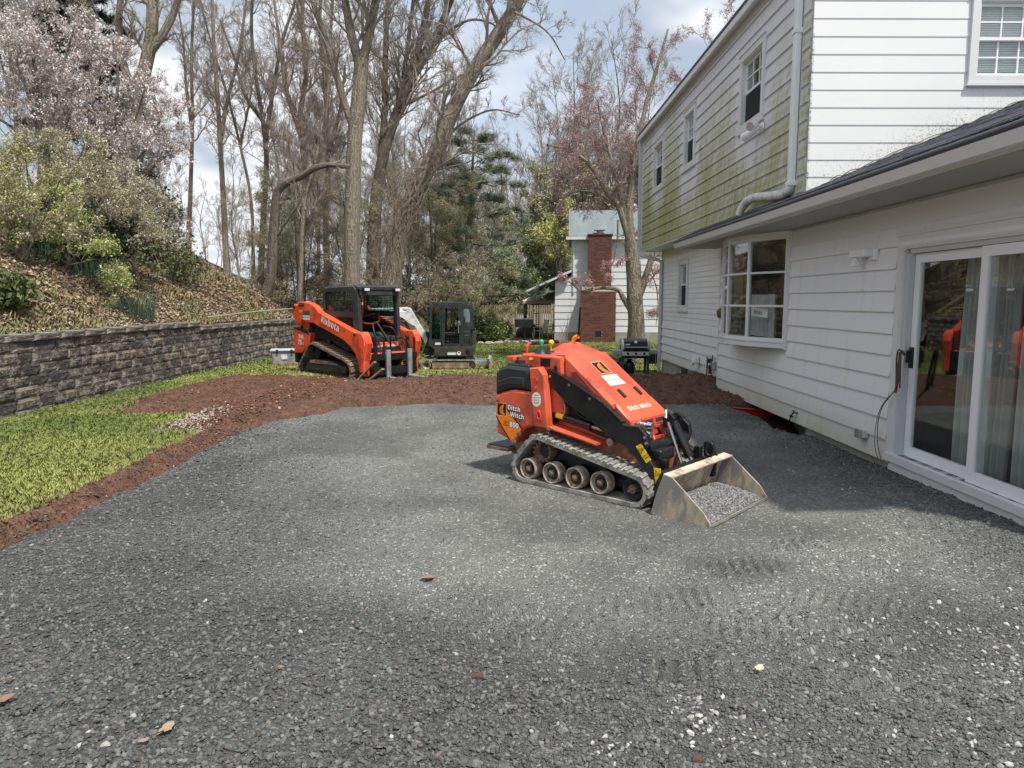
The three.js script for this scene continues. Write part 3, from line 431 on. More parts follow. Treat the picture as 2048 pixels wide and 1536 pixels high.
{
  const house = thing('white_house', 'large white clapboard house with green algae on its upper wall and a low wing', 'house');
  const r = mulberry(51);
  const UP = frame([3.53, 0, -8.6], [0, 0, -1], [-1, 0, 0]), GA = frame([3.53, 0, -8.6], [1, 0, 0], [0, 0, 1]), WI = frame([3.84, 0, 0], [0, 0, -1], [-1, 0, 0]), LO = frame([4.0, 0, 0], [0, 0, -1], [-1, 0, 0]);
  // upper storey, garden side
  const uw = [[1.52, 2.60, 4.14, 5.24], [5.14, 6.05, 4.19, 5.3], [7.86, 9.02, 4.20, 5.32]];
  part('wall', [...backing(UP, .125, 10.4, 2.93, 5.75, uw.map(o => [o[0] + .1, o[1] - .1, o[2] + .09, o[3] - .1]))], M.siding, house);
  boards(house, UP, .06, .27, 2.93, 5.7, .205, M.algae, [], { r }); boards(house, UP, .41, 10.34, 2.93, 5.66, .205, M.algae, uw, { r });
  part('corner_board', fbox(UP, 10.34, 10.42, 2.93, 5.75, 0, .045), M.trim, house); part('trim_board', fbox(UP, .27, .41, 2.93, 5.7, 0, .02), M.trim, house);
  part('frieze_board', fbox(UP, 0, 10.42, 5.66, 5.75, 0, .03), M.trim, house);
  for (const o of uw) hungWindow(house, UP, ...o, { cols: 3, rows: 2 });
  // gable facing the camera
  const gw = [[1.78, 2.80, 4.14, 5.14]];
  part('wall', [...backing(GA, .0, 8, 2.6, 5.75, gw.map(o => [o[0] + .1, o[1] - .1, o[2] + .09, o[3] - .1])), plateFrame(GA, [[0, 5.752], [8, 5.752], [4, 7.95]], -.12, 0)], M.siding, house);
  boards(house, GA, 0, 8, 2.69, 8, .1965, M.gable, gw, { r, t: .013, limit: y => y > 5.75 ? [(y - 5.75) / .55, 8 - (y - 5.75) / .55] : [0 - .022, 8] });
  hungWindow(house, GA, ...gw[0], { cols: 3, rows: 2, blind: true, low: '', c: .085 });
  // the other walls, plain
  part('wall', [bb(11.41, 11.53, -.5, 5.75, -19, -8.7), bb(4.12, 11.4, -.5, 5.75, -19, -18.88), bb(3.55, 4.11, 2.935, 5.74, -18.99, -18.9), bb(3.66, 11.4, 2.945, 3.05, -18.87, -8.75), bb(4.13, 11.4, 2.7, 2.94, -8.74, -8.62)], M.siding, house);
  // roofs of the main block
  const slab = (x0, y0, x1, y1, z0, z1, t) => { const F = frame([0, 0, 0], [0, 0, 1], [1, 0, 0]); return prism(F, [[x0, y0], [x1, y1], [x1, y1 - t], [x0, y0 - t]], z0, z1); };
  const main = part('roof', [slab(3.36, 5.86, 7.53, 8.15, -19.15, -8.42, .06), slab(7.53, 8.15, 11.7, 5.86, -19.15, -8.42, .06)], M.shingle, house);
  part('gutter', [bb(3.36, 3.40, 5.70, 5.80, -19.1, -8.45, .008), bb(3.40, 3.53, 5.752, 5.772, -19.1, -8.45)], M.trim, house);
  part('rake_board', [slab(3.42, 5.83, 7.53, 8.085, -8.56, -8.44, .16), slab(7.53, 8.085, 11.64, 5.83, -8.56, -8.44, .16)], M.trim, main);
  part('soffit', [fbox(UP, .02, 10.42, 2.895, 2.928, -.47, .022)], M.siding, house);
  // lower storey beyond the wing
  const lw = [[15.86, 16.8, 1.42, 2.56]];
  part('wall', backing(LO, 12.6, 18.6, .12, 2.93, lw.map(o => [o[0] + .1, o[1] - .1, o[2] + .1, o[3] - .1])), M.siding, house);
  boards(house, LO, 12.95, 18.58, .15, 1.15, .2, M.wingSiding, [], { r }); boards(house, LO, 12.95, 18.58, 1.15, 2.88, .108, M.wingSiding, lw, { r, t: .016 });
  hungWindow(house, LO, ...lw[0], { cols: 1, rows: 1, c: .1 });
  part('corner_board', fbox(LO, 18.52, 18.62, .13, 2.9, 0, .035), M.trim, house);
  // foundation
  const fnd = part('foundation', [bb(4.04, 4.3, -.9, .13, -18.58, -12.6), bb(3.88, 4.3, -.4, .025, -9.15, -4.5), bb(4.6, 4.7, -.9, 0, -12.6, -9.15), bb(4.3, 4.6, -.9, 0, -9.3, -9.15), bb(4.3, 8, -.4, .0, -4.6, -4.5)], M.concrete, house);
  part('foundation_vent', [bb(4.015, 4.04, -.06, .125, -16.42, -15.95), ...[0, 1, 2, 3].map(k => bb(4.005, 4.02, -.04 + k * .04, -.02 + k * .04, -16.4, -15.97))], M.charcoal, house);
  // low wing
  const bow = [9.76, 12.36, .99, 2.6], door = [4.72, 6.97, .13, 2.15];
  part('wall', backing(WI, 4.5, 12.9, .03, 2.66, [bow, door]), M.siding, house);
  boards(house, WI, 4.52, 12.9, .035, 2.36, .2135, M.wingSiding, [bow, [4.62, 7.07, .0, 2.27]], { r });
  part('frieze_board', gaps(4.52, 12.9, [[9.74, 12.38]]).map(([a, b]) => fbox(WI, a, b, 2.352, 2.6, 0, .016)), M.trim, house);
  part('corner_board', fbox(WI, 12.9, 12.95, .03, 2.6, -.2, .03), M.trim, house); part('corner_board', fbox(WI, 4.47, 4.52, .03, 2.6, -.05, .045), M.trim, house);
  part('end_wall', [bb(3.86, 8, .03, 2.66, -4.62, -4.5), bb(3.6, 4.0, .03, 2.9, -12.93, -12.905).translate(.3, 0, 0)], M.siding, house);
  // room behind the wing's windows
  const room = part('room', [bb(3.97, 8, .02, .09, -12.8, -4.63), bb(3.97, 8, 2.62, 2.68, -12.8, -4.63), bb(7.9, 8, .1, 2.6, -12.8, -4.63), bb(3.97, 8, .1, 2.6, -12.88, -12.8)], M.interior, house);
  // wing roof: courses of shingle tabs over a deck
  const k = .417, ry = x => 2.76 + (x - 3.14) * k;
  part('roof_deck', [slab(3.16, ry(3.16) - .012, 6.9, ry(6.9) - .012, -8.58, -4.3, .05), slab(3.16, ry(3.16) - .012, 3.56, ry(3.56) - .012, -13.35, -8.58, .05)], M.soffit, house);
  const tabs = []; for (let x = 3.13, c = 0; x < 6.8; x += .135, c++) { const zEnd = x < 3.5 ? -13.36 : -8.56; for (let z = -4.28 - (c % 3) * .1; z > zEnd; z -= .31) { const l = rr(0, .006, r), w = Math.min(.3, z - zEnd); tabs.push(prism(frame([0, 0, 0], [0, 0, -1], [1, 0, 0]), [[x, ry(x) + l - .004], [x + .15, ry(x + .15) + l * .3 + .002], [x + .15, ry(x + .15) + l * .3 + .006], [x, ry(x) + l + .008]], -z, -z + w - .004)); } }
  part('shingles', tabs, M.shingle, house, true);
  part('dark_eave_band', [rod([3.085, 2.695, -13.38], [3.085, 2.695, -4.29], .035, .035, 12)], M.eaveBand = mat(.03, .034, .045, .4), house);  // dark round band along the eave, above the white gutter
  const gp = [[.0, 2.66], [.03, 2.595], [.118, 2.595], [.118, 2.665], [.105, 2.665], [.105, 2.605], [.038, 2.605], [.012, 2.66], [.014, 2.672], [-.006, 2.672]].map(q => [3.055 + q[0], q[1]]);
  part('gutter', [plateZ(gp, -13.4, -4.28)], M.trim, house);
  part('fascia', bb(3.175, 3.2, 2.58, 2.74, -13.36, -4.3), M.trim, house);
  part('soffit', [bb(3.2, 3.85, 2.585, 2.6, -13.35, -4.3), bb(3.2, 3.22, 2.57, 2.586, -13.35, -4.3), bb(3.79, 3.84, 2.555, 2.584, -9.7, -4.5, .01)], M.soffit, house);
  part('eave_return', [bb(3.2, 3.52, 2.6, 2.74, -13.4, -13.36)], M.trim, house);
  // twigs caught on the roof
  const tw = []; for (const [x, z, a, l] of [[3.9, -8.1, .5, .6], [4.6, -7.6, 1.1, .5], [4.2, -8.3, .2, .7], [5.1, -7.9, .8, .4], [3.7, -8.4, 1.2, .5]]) { const p = []; for (let q = 0; q < 5; q++) { const u = x + Math.cos(a) * l * q / 4, w = z + Math.sin(a) * l * q / 4 * .6 + .04 * Math.sin(q * 2); p.push([u, ry(u) + .02 + .02 * (q % 2), w]); } tw.push(tube(p, .006, 5)); }
  const twigs = part('fallen_twigs', tw, M.twigPale); tag(twigs, 'thin bare twigs lying on the shingles of the low wing roof', 'twigs');
  // bow window: four facets of three panes
  {
    const w = grp('bow_window', house), N = 4, pts = []; const z0 = 9.83, z1 = 12.3;
    for (let i = 0; i <= N; i++) { const u = i / N * 2 - 1; pts.push([3.81 - .42 * (1 - u * u), -lerp(z0, z1, i / N)]); }
    const fr = [], yb = 1.1, yt = 2.5;
    const ys = [yb, yb + (yt - yb) / 3, yb + 2 * (yt - yb) / 3, yt];
    for (let i = 0; i < N; i++) {
      const [xa, za] = pts[i], [xb, zb] = pts[i + 1], L = Math.hypot(xb - xa, zb - za), a = [(xb - xa) / L, 0, (zb - za) / L], F = frame([xa, 0, za], a, [a[2], 0, -a[0]]);
      fr.push(fbox(F, -.01, .028, yb - .03, yt + .03, -.03, .012), fbox(F, L - .028, L + .01, yb - .03, yt + .03, -.03, .012), fbox(F, .03, L - .03, yb - .04, yb + .02, -.03, .01), fbox(F, .03, L - .03, yt - .02, yt + .04, -.03, .01));
      for (let j = 0; j < 3; j++) { part('pane', fbox(F, .025, L - .025, ys[j] + .012, ys[j + 1] - .012, -.012, -.008), M.glass, w); if (j) part('muntin', fbox(F, .03, L - .03, ys[j] - .014, ys[j] + .014, -.022, .009), M.trim, w); }
    }
    part('window_frame', fr, M.trim, w);
    const outline = (o) => [[3.84, -z0 + .07], ...pts.map(p => [p[0] - o, p[1]]), [3.84, -z1 - .07]];
    const lay = (o, y0, y1) => { const g = new THREE.ExtrudeGeometry(new THREE.Shape(outline(o).map(p => new THREE.Vector2(p[0], p[1]))), { depth: y1 - y0, bevelEnabled: false }); return boxUV(g.rotateX(Math.PI / 2).translate(0, y1, 0)); };
    part('window_sill', [lay(.03, .985, 1.085), lay(.045, 1.06, 1.075)], M.trim, w); part('window_head', lay(.03, 2.515, 2.582), M.trim, w);
    part('casing', [fbox(WI, 9.73, 9.83, .97, 2.58, 0, .045), fbox(WI, 12.3, 12.42, .97, 2.58, 0, .1)], M.trim, w);
    // what is seen through the panes
    const cz = (z) => .03 * Math.sin(z * 41) + .012 * Math.sin(z * 97); part('curtain', [quadGrid(60, 2, (s, t) => { const z = -10.15 - .95 * s; return [3.80 + cz(z), 1.11 + t * .62, z]; })], M.curtain, w);
  }
  const arm = thing('blue_armchair', 'dark blue upholstered chair seen through the lower pane of the bow window', 'chair', [4.75, .1, -9.9], -.4);
  part('seat', bx(.7, .42, .7, .1, .35, 0, .05), M.blue = mat(.02, .035, .09, .9), arm); part('backrest', bx(.18, .8, .72, -.1, .95, 0, .06), M.blue, arm); for (const s of [-1, 1]) part('armrest', bx(.66, .25, .12, .1, .62, s * .36, .04), M.blue, arm);
  for (const s of [-1, 1]) for (const q of [-1, 1]) part('leg', rod([.1 + s * .28, 0, q * .28], [.1 + s * .28, .15, q * .28], .02), M.wood, arm);
  const sign = thing('paper_strip', 'small white strip with dark lettering stuck inside the bow window', 'label', [3.66, 1.47, -10.42], 0);
  part('print', new THREE.PlaneGeometry(.36, .12).rotateY(-Math.PI / 2 + .35).rotateX(.1), new THREE.MeshStandardMaterial({ side: THREE.DoubleSide, roughness: .6, map: canvasTex(256, 84, (g, w, h) => { g.fillStyle = '#f2f2ee'; g.fillRect(0, 0, w, h); g.fillStyle = '#222'; g.font = 'bold 58px sans-serif'; g.fillText('Bobs', 40, 62); }) }), sign);
  // sliding door
  {
    const d = grp('sliding_door', house), F = WI;
    part('casing', [fbox(F, 6.97, 7.06, .03, 2.26, 0, .03), fbox(F, 4.63, 4.72, .03, 2.26, 0, .03), fbox(F, 4.72, 6.97, 2.15, 2.26, 0, .03), fbox(F, 4.6, 7.09, 2.26, 2.285, 0, .045), fbox(F, 4.72, 6.97, 2.135, 2.15, -.12, .02), fbox(F, 6.955, 6.97, .13, 2.135, -.12, .02), fbox(F, 4.72, 4.735, .13, 2.135, -.12, .02)], M.trim, d);
    part('door_frame', [fbox(F, 6.89, 6.955, .13, 2.09, -.11, -.002), fbox(F, 4.735, 4.8, .13, 2.09, -.11, -.002), fbox(F, 4.8, 6.89, 2.09, 2.135, -.11, -.002)], M.galv2 = mat(.50, .52, .54, .4), d);
    part('door_sill', [fbox(F, 4.6, 7.06, .06, .13, -.1, .055), fbox(F, 4.66, 7.0, -.03, .06, -.02, .03)], M.trim, d);
    for (const [a, b, t] of [[5.77, 6.885, -.055], [4.81, 5.86, -.01]]) {
      const st = .085; part('door_leaf', [fbox(F, a, a + st, .135, 2.085, t - .04, t), fbox(F, b - st, b, .135, 2.085, t - .04, t), fbox(F, a + st, b - st, 2.0, 2.085, t - .04, t), fbox(F, a + st, b - st, .135, .235, t - .04, t)], M.vinyl, d);
      part('pane', fbox(F, a + st - .004, b - st + .004, .23, 2.005, t - .022, t - .016), M.glass, d);
    }
    part('door_handle', [fbox(F, 6.815, 6.84, 1.0, 1.2, -.055, -.02), fbox(F, 6.822, 6.834, 1.05, 1.17, -.02, .012)], M.black, d);
    for (const [z0, z1, n] of [[5.85, 6.5, 9], [4.75, 5.72, 13]]) part('curtain', quadGrid(90, 6, (s, t) => { const z = lerp(z0, z1, s), w = .035 * Math.sin(s * n * 6.28) + .012 * Math.sin(s * 31 + t * 2); return [4.16 + w + .02 * t, lerp(.14, 2.3, t), -z - .05 * Math.sin(t * 3) * (s - .5)]; }), M.curtain, d);
  }
  // downspouts
  part('downspout', [bb(3.425, 3.50, 3.06, 5.72, -8.98, -8.89, .012), bb(3.41, 3.515, 4.8, 4.86, -8.995, -8.875, .01), bb(3.41, 3.515, 3.03, 3.09, -8.995, -8.875, .01)], M.vinyl, house);
  { const pts = [[3.462, 3.08, -8.935], [3.46, 3.0, -8.96], [3.45, 2.965, -9.1], [3.43, 2.98, -9.4], [3.42, 3.02, -9.75], [3.41, 3.05, -10.1], [3.39, 3.03, -10.35], [3.37, 2.95, -10.5], [3.36, 2.88, -10.55]]; const c = new THREE.CatmullRomCurve3(pts.map(p => V(...p))), l = new Limbs(); const n = 150, P = c.getSpacedPoints(n); l.tube(P, t => .052 + .010 * Math.sin(t * n * 1.35) * ss(.04, .1, t) * ss(.97, .9, t), 14); part('flexible_downspout', l.geo(), M.flex = mat(.84, .83, .79, .5, { map: rep(grunge, 3), side: THREE.DoubleSide }), house); }
  part('downspout', [bb(3.41, 3.485, 2.98, 5.72, -19.08, -18.99, .01), tube([[3.447, 3.0, -19.03], [3.46, 2.86, -19.0], [3.72, 2.72, -18.72], [3.92, 2.62, -18.5], [3.93, 2.45, -18.48]], .042, 10), bb(3.895, 3.965, -.2, 2.5, -18.52, -18.44, .01)], M.galv2, house);
  // brackets on the wall and fittings
  const lamp = thing('floodlight', 'twin white floodlight under the nearest upper window of the white house', 'floodlight', [3.5, 4.0, -10.1], 0);
  part('base_plate', lathe([[0, .03], [.06, .03], [.065, 0], [0, 0]], 20, 'y').rotateZ(Math.PI / 2), M.vinyl, lamp);
  for (const [dx, dy, dz, tx, ty, tz] of [[-.10, .02, .03, -.22, -.02, .12], [-.06, -.01, -.12, -.16, -.07, -.32]]) { const h = part('lamp_head', [rod([-.02, 0, 0], [dx, dy, dz], .018), rod([dx, dy, dz], [(dx + tx) / 2, (dy + ty) / 2, (dz + tz) / 2], .035, .06, 16), rod([(dx + tx) / 2, (dy + ty) / 2, (dz + tz) / 2], [tx, ty, tz], .06, .065, 16)], M.vinyl, lamp); const e = V(tx - dx, ty - dy, tz - dz).normalize().multiplyScalar(.006); part('lens', rod([tx, ty, tz], [tx + e.x, ty + e.y, tz + e.z], .056, .056, 16), M.lens2 = mat(.42, .38, .36, .3), h); }
  const ms = thing('motion_light', 'small white motion sensor light beside the sliding door', 'wall light', [3.82, 2.12, -7.62]);
  part('base_plate', bx(.05, .12, .12, -.02, 0, .12, .012), M.vinyl, ms); part('body', [bx(.11, .085, .32, -.085, .02, -.02, .012)], M.vinyl, ms); part('sensor', [rod([-.09, -.02, -.1], [-.1, -.06, -.1], .02), bx(.07, .06, .08, -.1, -.085, -.1, .015)], M.vinyl, ms);
  const ob = thing('outlet_box', 'small weatherproof outlet box low on the wing wall left of the sliding door', 'outlet box', [3.81, .235, -7.52]); part('box', bx(.07, .085, .17, -.02, 0, 0, .01), M.lens2g = mat(.55, .55, .54, .4), ob); part('cover', bx(.03, .095, .12, -.065, .0, .02, .008), M.galv, ob);
  const cab = thing('hanging_cable', 'brown cable hung over the sliding door handle and trailing to the sill', 'cable', [3.77, 1.15, -6.8]);
  part('loop', [tube([[0, 0, .03], [-.03, .03, 0], [-.03, -.05, -.03], [-.01, -.25, -.05], [-.0, -.40, -.06], [0, -.36, -.05], [-.02, -.15, -.02], [-.03, .02, .03], [-.02, -.2, .03], [-.01, -.34, .02]], .008, 6), tube([[0, -.02, .05], [-.03, .02, .04], [-.02, -.25, 0], [-.01, -.37, -.05]], .012, 6)], mat(.10, .07, .05, .7), cab);
  part('cord', [tube([[0, -.36, -.06], [-.0, -.44, -.16], [.0, -.58, -.30], [-.0, -.75, -.36], [0, -.95, -.34], [.0, -1.1, -.26]], .005, 6), tube([[0, -.37, -.05], [-.01, -.46, -.18], [-.01, -.62, -.33], [-.01, -.8, -.38], [-.01, -1.0, -.37], [0, -1.12, -.3]], .004, 6)], mat(.12, .10, .085, .7), cab);
  const gm = thing('gas_meter', 'gas meter pipes and valves on the set back wall beside the wing corner', 'gas meter', [3.93, .35, -13.6]);
  part('pipe', [tube([[0, .17, -.42], [0, .18, -.40], [0, -.2, -.40], [0, -.22, -.36], [0, -.18, .35]], .016, 8), rod([0, .12, -.4], [0, .12, .3], .012), rod([0, .02, -.05], [0, .02, .35], .012), rod([0, .12, -.1], [0, -.1, -.12], .013), rod([0, .25, -.05], [0, -.02, -.05], .012)], M.charcoal, gm);
  part('valve', [rod([-.05, .13, -.22], [.03, .13, -.22], .045, .045, 12), rod([-.05, .02, -.12], [.03, .02, -.12], .035, .035, 12), bx(.06, .1, .05, -.01, -.07, -.15, .01)], M.charcoal, gm); part('meter_body', [bx(.10, .17, .16, -.03, .07, .22, .03)], M.galv, gm);
  const vb = thing('vent_box', 'small pale vent box on the set back wall left of the gas meter', 'vent', [3.95, .42, -14.75]); part('hood', [plate([[0, -.06], [-.12, -.06], [-.09, .05], [0, .07]], -.08, .08, .006)], M.vinyl, vb); part('flap', bx(.01, .05, .12, -.1, -.09, 0), M.galv, vb);
  const bf = thing('bird_ornament', 'small round mossy brown ornament hung on the far casing of the bow window', 'ornament', [3.74, 1.42, -12.52]); part('ball', (() => { const g = new THREE.IcosahedronGeometry(.085, 3), p = g.attributes.position; for (let i = 0; i < p.count; i++) { const f = 1 + .3 * (fbm(p.getX(i) * 30 + 9, p.getY(i) * 30 + p.getZ(i) * 20, 3) - .5); p.setXYZ(i, p.getX(i) * f, p.getY(i) * f * 1.1, p.getZ(i) * f); } g.computeVertexNormals(); return g; })(), mat(.12, .09, .045, .95), bf);
  const sp = thing('garden_spigot', 'dark spigot and hose end at the bottom of the wing siding above the pit', 'spigot', [3.80, .13, -9.3]); part('pipe', [tube([[.02, .04, .02], [-.03, .04, .0], [-.04, -.02, -.05], [-.04, -.1, -.10], [-.01, -.16, -.16]], .010, 7)], M.hose, sp); part('valve', [rod([-.04, -.01, -.08], [-.04, -.01, .0], .014), rod([-.03, .04, 0], [-.03, .065, 0], .007), rod([-.03, .065, 0], [-.03, .072, 0], .022, .022, 10)], M.hose, sp);
  const tub = thing('red_tub', 'red plastic tub pushed under the raised corner of the wing', 'tub', [3.98, -.42, -11.5]); part('tub_wall', lathe([[0, 0], [.34, 0], [.45, .36], [.48, .36], [.48, .38], [.44, .38], [.33, .02], [0, .02]], 28), mat(.62, .035, .03, .5), tub); part('handle', tube([[-.47, .36, -.1], [-.54, .33, -.06], [-.54, .33, .06], [-.47, .36, .1]], .012, 6), mat(.05, .05, .05, .6), tub);
  rebase(house, 3.84, 0, -8.6);
  const st = thing('corner_stake', 'thin dark stake standing at the raised corner of the wing', 'stake', [3.7, -.05, -12.7]); part('shaft', rod([0, -.2, 0], [0, .14, 0], .014, .012, 7), M.black, st);
}
function plateFrame(F, pts, t0, t1) { const g = new THREE.ExtrudeGeometry(new THREE.Shape(pts.map(p => new THREE.Vector2(p[0], p[1]))), { depth: t1 - t0, bevelEnabled: false }).toNonIndexed(), p = g.attributes.position; for (let i = 0; i < p.count; i++) p.setXYZ(i, ...F.p(p.getX(i), p.getY(i), p.getZ(i) + t0)); g.computeVertexNormals(); return boxUV(g); }
function plateZ(pts, z0, z1) { return plate(pts, z0, z1, 0); }

function rebase(g, x, y, z) { for (const c of g.children) { c.position.x -= x; c.position.y -= y; c.position.z -= z; } g.position.set(x, y, z); }

// ---------------------------------------------------------------- machines
function hull(circles, step = .02) { // belt line round a set of wheels [x,y,r], evenly spaced
  const P = []; for (const [x, y, r] of circles) for (let k = 0; k < 90; k++) { const a = k / 90 * Math.PI * 2; P.push([x + r * Math.cos(a), y + r * Math.sin(a)]); }
  P.sort((a, b) => a[0] - b[0] || a[1] - b[1]); const cr = (o, a, b) => (a[0] - o[0]) * (b[1] - o[1]) - (a[1] - o[1]) * (b[0] - o[0]); const lo = [], hi = [];
  for (const p of P) { while (lo.length > 1 && cr(lo.at(-2), lo.at(-1), p) <= 0) lo.pop(); lo.push(p); } for (const p of P.slice().reverse()) { while (hi.length > 1 && cr(hi.at(-2), hi.at(-1), p) <= 0) hi.pop(); hi.push(p); }
  lo.pop(); hi.pop(); const H = lo.concat(hi); H.push(H[0]); const out = []; let acc = 0;
  const L = H.slice(1).reduce((s, p, i) => s + Math.hypot(p[0] - H[i][0], p[1] - H[i][1]), 0), n = Math.round(L / step), d = L / n; let next = 0;
  for (let i = 1; i < H.length; i++) { const a = H[i - 1], b = H[i], l = Math.hypot(b[0] - a[0], b[1] - a[1]); while (next < acc + l - 1e-9 && out.length < n) { const t = (next - acc) / l; out.push([lerp(a[0], b[0], t), lerp(a[1], b[1], t)]); next += d; } acc += l; }
  return out; // anticlockwise
}
function belt(circles, z0, z1, th, pitch, lugH, lugW = .5, sag = 0) {
  const L = hull(circles), n = L.length, out = [], nor = L.map((p, i) => { const a = L[(i + n - 1) % n], b = L[(i + 1) % n], x = b[0] - a[0], y = b[1] - a[1], l = Math.hypot(x, y); return [y / l, -x / l]; });
  const P = [], U = []; const q = (i, o, z) => [L[i % n][0] + nor[i % n][0] * o, L[i % n][1] + nor[i % n][1] * o, z];
  const face = (a, b, c, d, u0, u1, v0, v1) => { P.push(...a, ...b, ...c, ...a, ...c, ...d); U.push(u0, v0, u1, v0, u1, v1, u0, v0, u1, v1, u0, v1); };
  for (let i = 0; i < n; i++) { const u = i * .02, v = u + .02; face(q(i, th, z0), q(i + 1, th, z0), q(i + 1, th, z1), q(i, th, z1), u, v, 0, z1 - z0); face(q(i, 0, z1), q(i + 1, 0, z1), q(i + 1, 0, z0), q(i, 0, z0), u, v, 0, z1 - z0); face(q(i, 0, z1), q(i, th, z1), q(i + 1, th, z1), q(i + 1, 0, z1), u, v, 0, th); face(q(i, th, z0), q(i, 0, z0), q(i + 1, 0, z0), q(i + 1, th, z0), u, v, 0, th); }
  const g = new THREE.BufferGeometry(); g.setAttribute('position', new THREE.Float32BufferAttribute(P, 3)); g.setAttribute('uv', new THREE.Float32BufferAttribute(U, 2)); g.computeVertexNormals(); out.push(g);
  const m = Math.round(n * .02 / pitch), zc = (z0 + z1) / 2, w = z1 - z0;
  for (let k = 0; k < m; k++) { const i = Math.round(k * n / m) % n, a = Math.atan2(nor[i][1], nor[i][0]); for (const s of [-1, 1]) { const l = bx(lugH + .01, pitch * lugW, w * .50, 0, 0, 0); const p = l.attributes.position; for (let j = 0; j < p.count; j++) if (p.getX(j) > 0) p.setY(j, p.getY(j) * .72); l.rotateX(s * .16); l.rotateZ(a); l.translate(L[i][0] + nor[i][0] * (th + lugH / 2 - .005), L[i][1] + nor[i][1] * (th + lugH / 2 - .005), zc + s * w * .25); l.computeVertexNormals(); out.push(l); } }
  return out;
}
const disc = (x, y, z0, z1, r, n = 24) => rod([x, y, z0], [x, y, z1], r, r, n);
function flangeWheel(x, y, z, r, w, s = 1) { return lathe([[r * .62, -w / 2], [r * .93, -w / 2], [r, -w / 2 + .01], [r, w / 2 - .01], [r * .93, w / 2], [r * .86, w / 2], [r * .80, w * .18], [r * .45, w * .10], [r * .42, 0], [r * .6, -w / 2]], 28, 'z').scale(1, 1, s).translate(x, y, z); }
function decal(parent, name, w, h, m, pos, rot) { const o = new THREE.Mesh(new THREE.PlaneGeometry(w, h), m); o.name = name; o.position.set(...pos); o.rotation.set(...rot); o.receiveShadow = true; parent.add(o); return o; }
function ink(g, text, x, y, font, fill, edge, lw = 6) { g.font = font; g.lineJoin = 'round'; if (edge) { g.strokeStyle = edge; g.lineWidth = lw; g.strokeText(text, x, y); } g.fillStyle = fill; g.fillText(text, x, y); }
// the maker's mark: a dark square with an orange half-moon figure
function emblem(g, x, y, s, border) { g.fillStyle = border; g.fillRect(x - s * .04, y - s * .04, s * 1.08, s * 1.08); g.fillStyle = '#1b1a1c'; g.fillRect(x, y, s, s); g.fillStyle = '#f07a1e'; g.beginPath(); g.moveTo(x + s * .78, y + s * .05); g.quadraticCurveTo(x + s * .05, y + s * .25, x + s * .35, y + s * .8); g.quadraticCurveTo(x + s * .5, y + s * 1.0, x + s * .9, y + s * .92); g.quadraticCurveTo(x + s * .62, y + s * .7, x + s * .66, y + s * .5); g.quadraticCurveTo(x + s * .68, y + s * .3, x + s * .78, y + s * .05); g.fill(); g.strokeStyle = '#8a3c10'; g.lineWidth = s * .03; g.beginPath(); g.moveTo(x + s * .38, y + s * .55); g.lineTo(x + s * .5, y + s * .36); g.lineTo(x + s * .47, y + s * .6); g.lineTo(x + s * .6, y + s * .45); g.stroke(); }

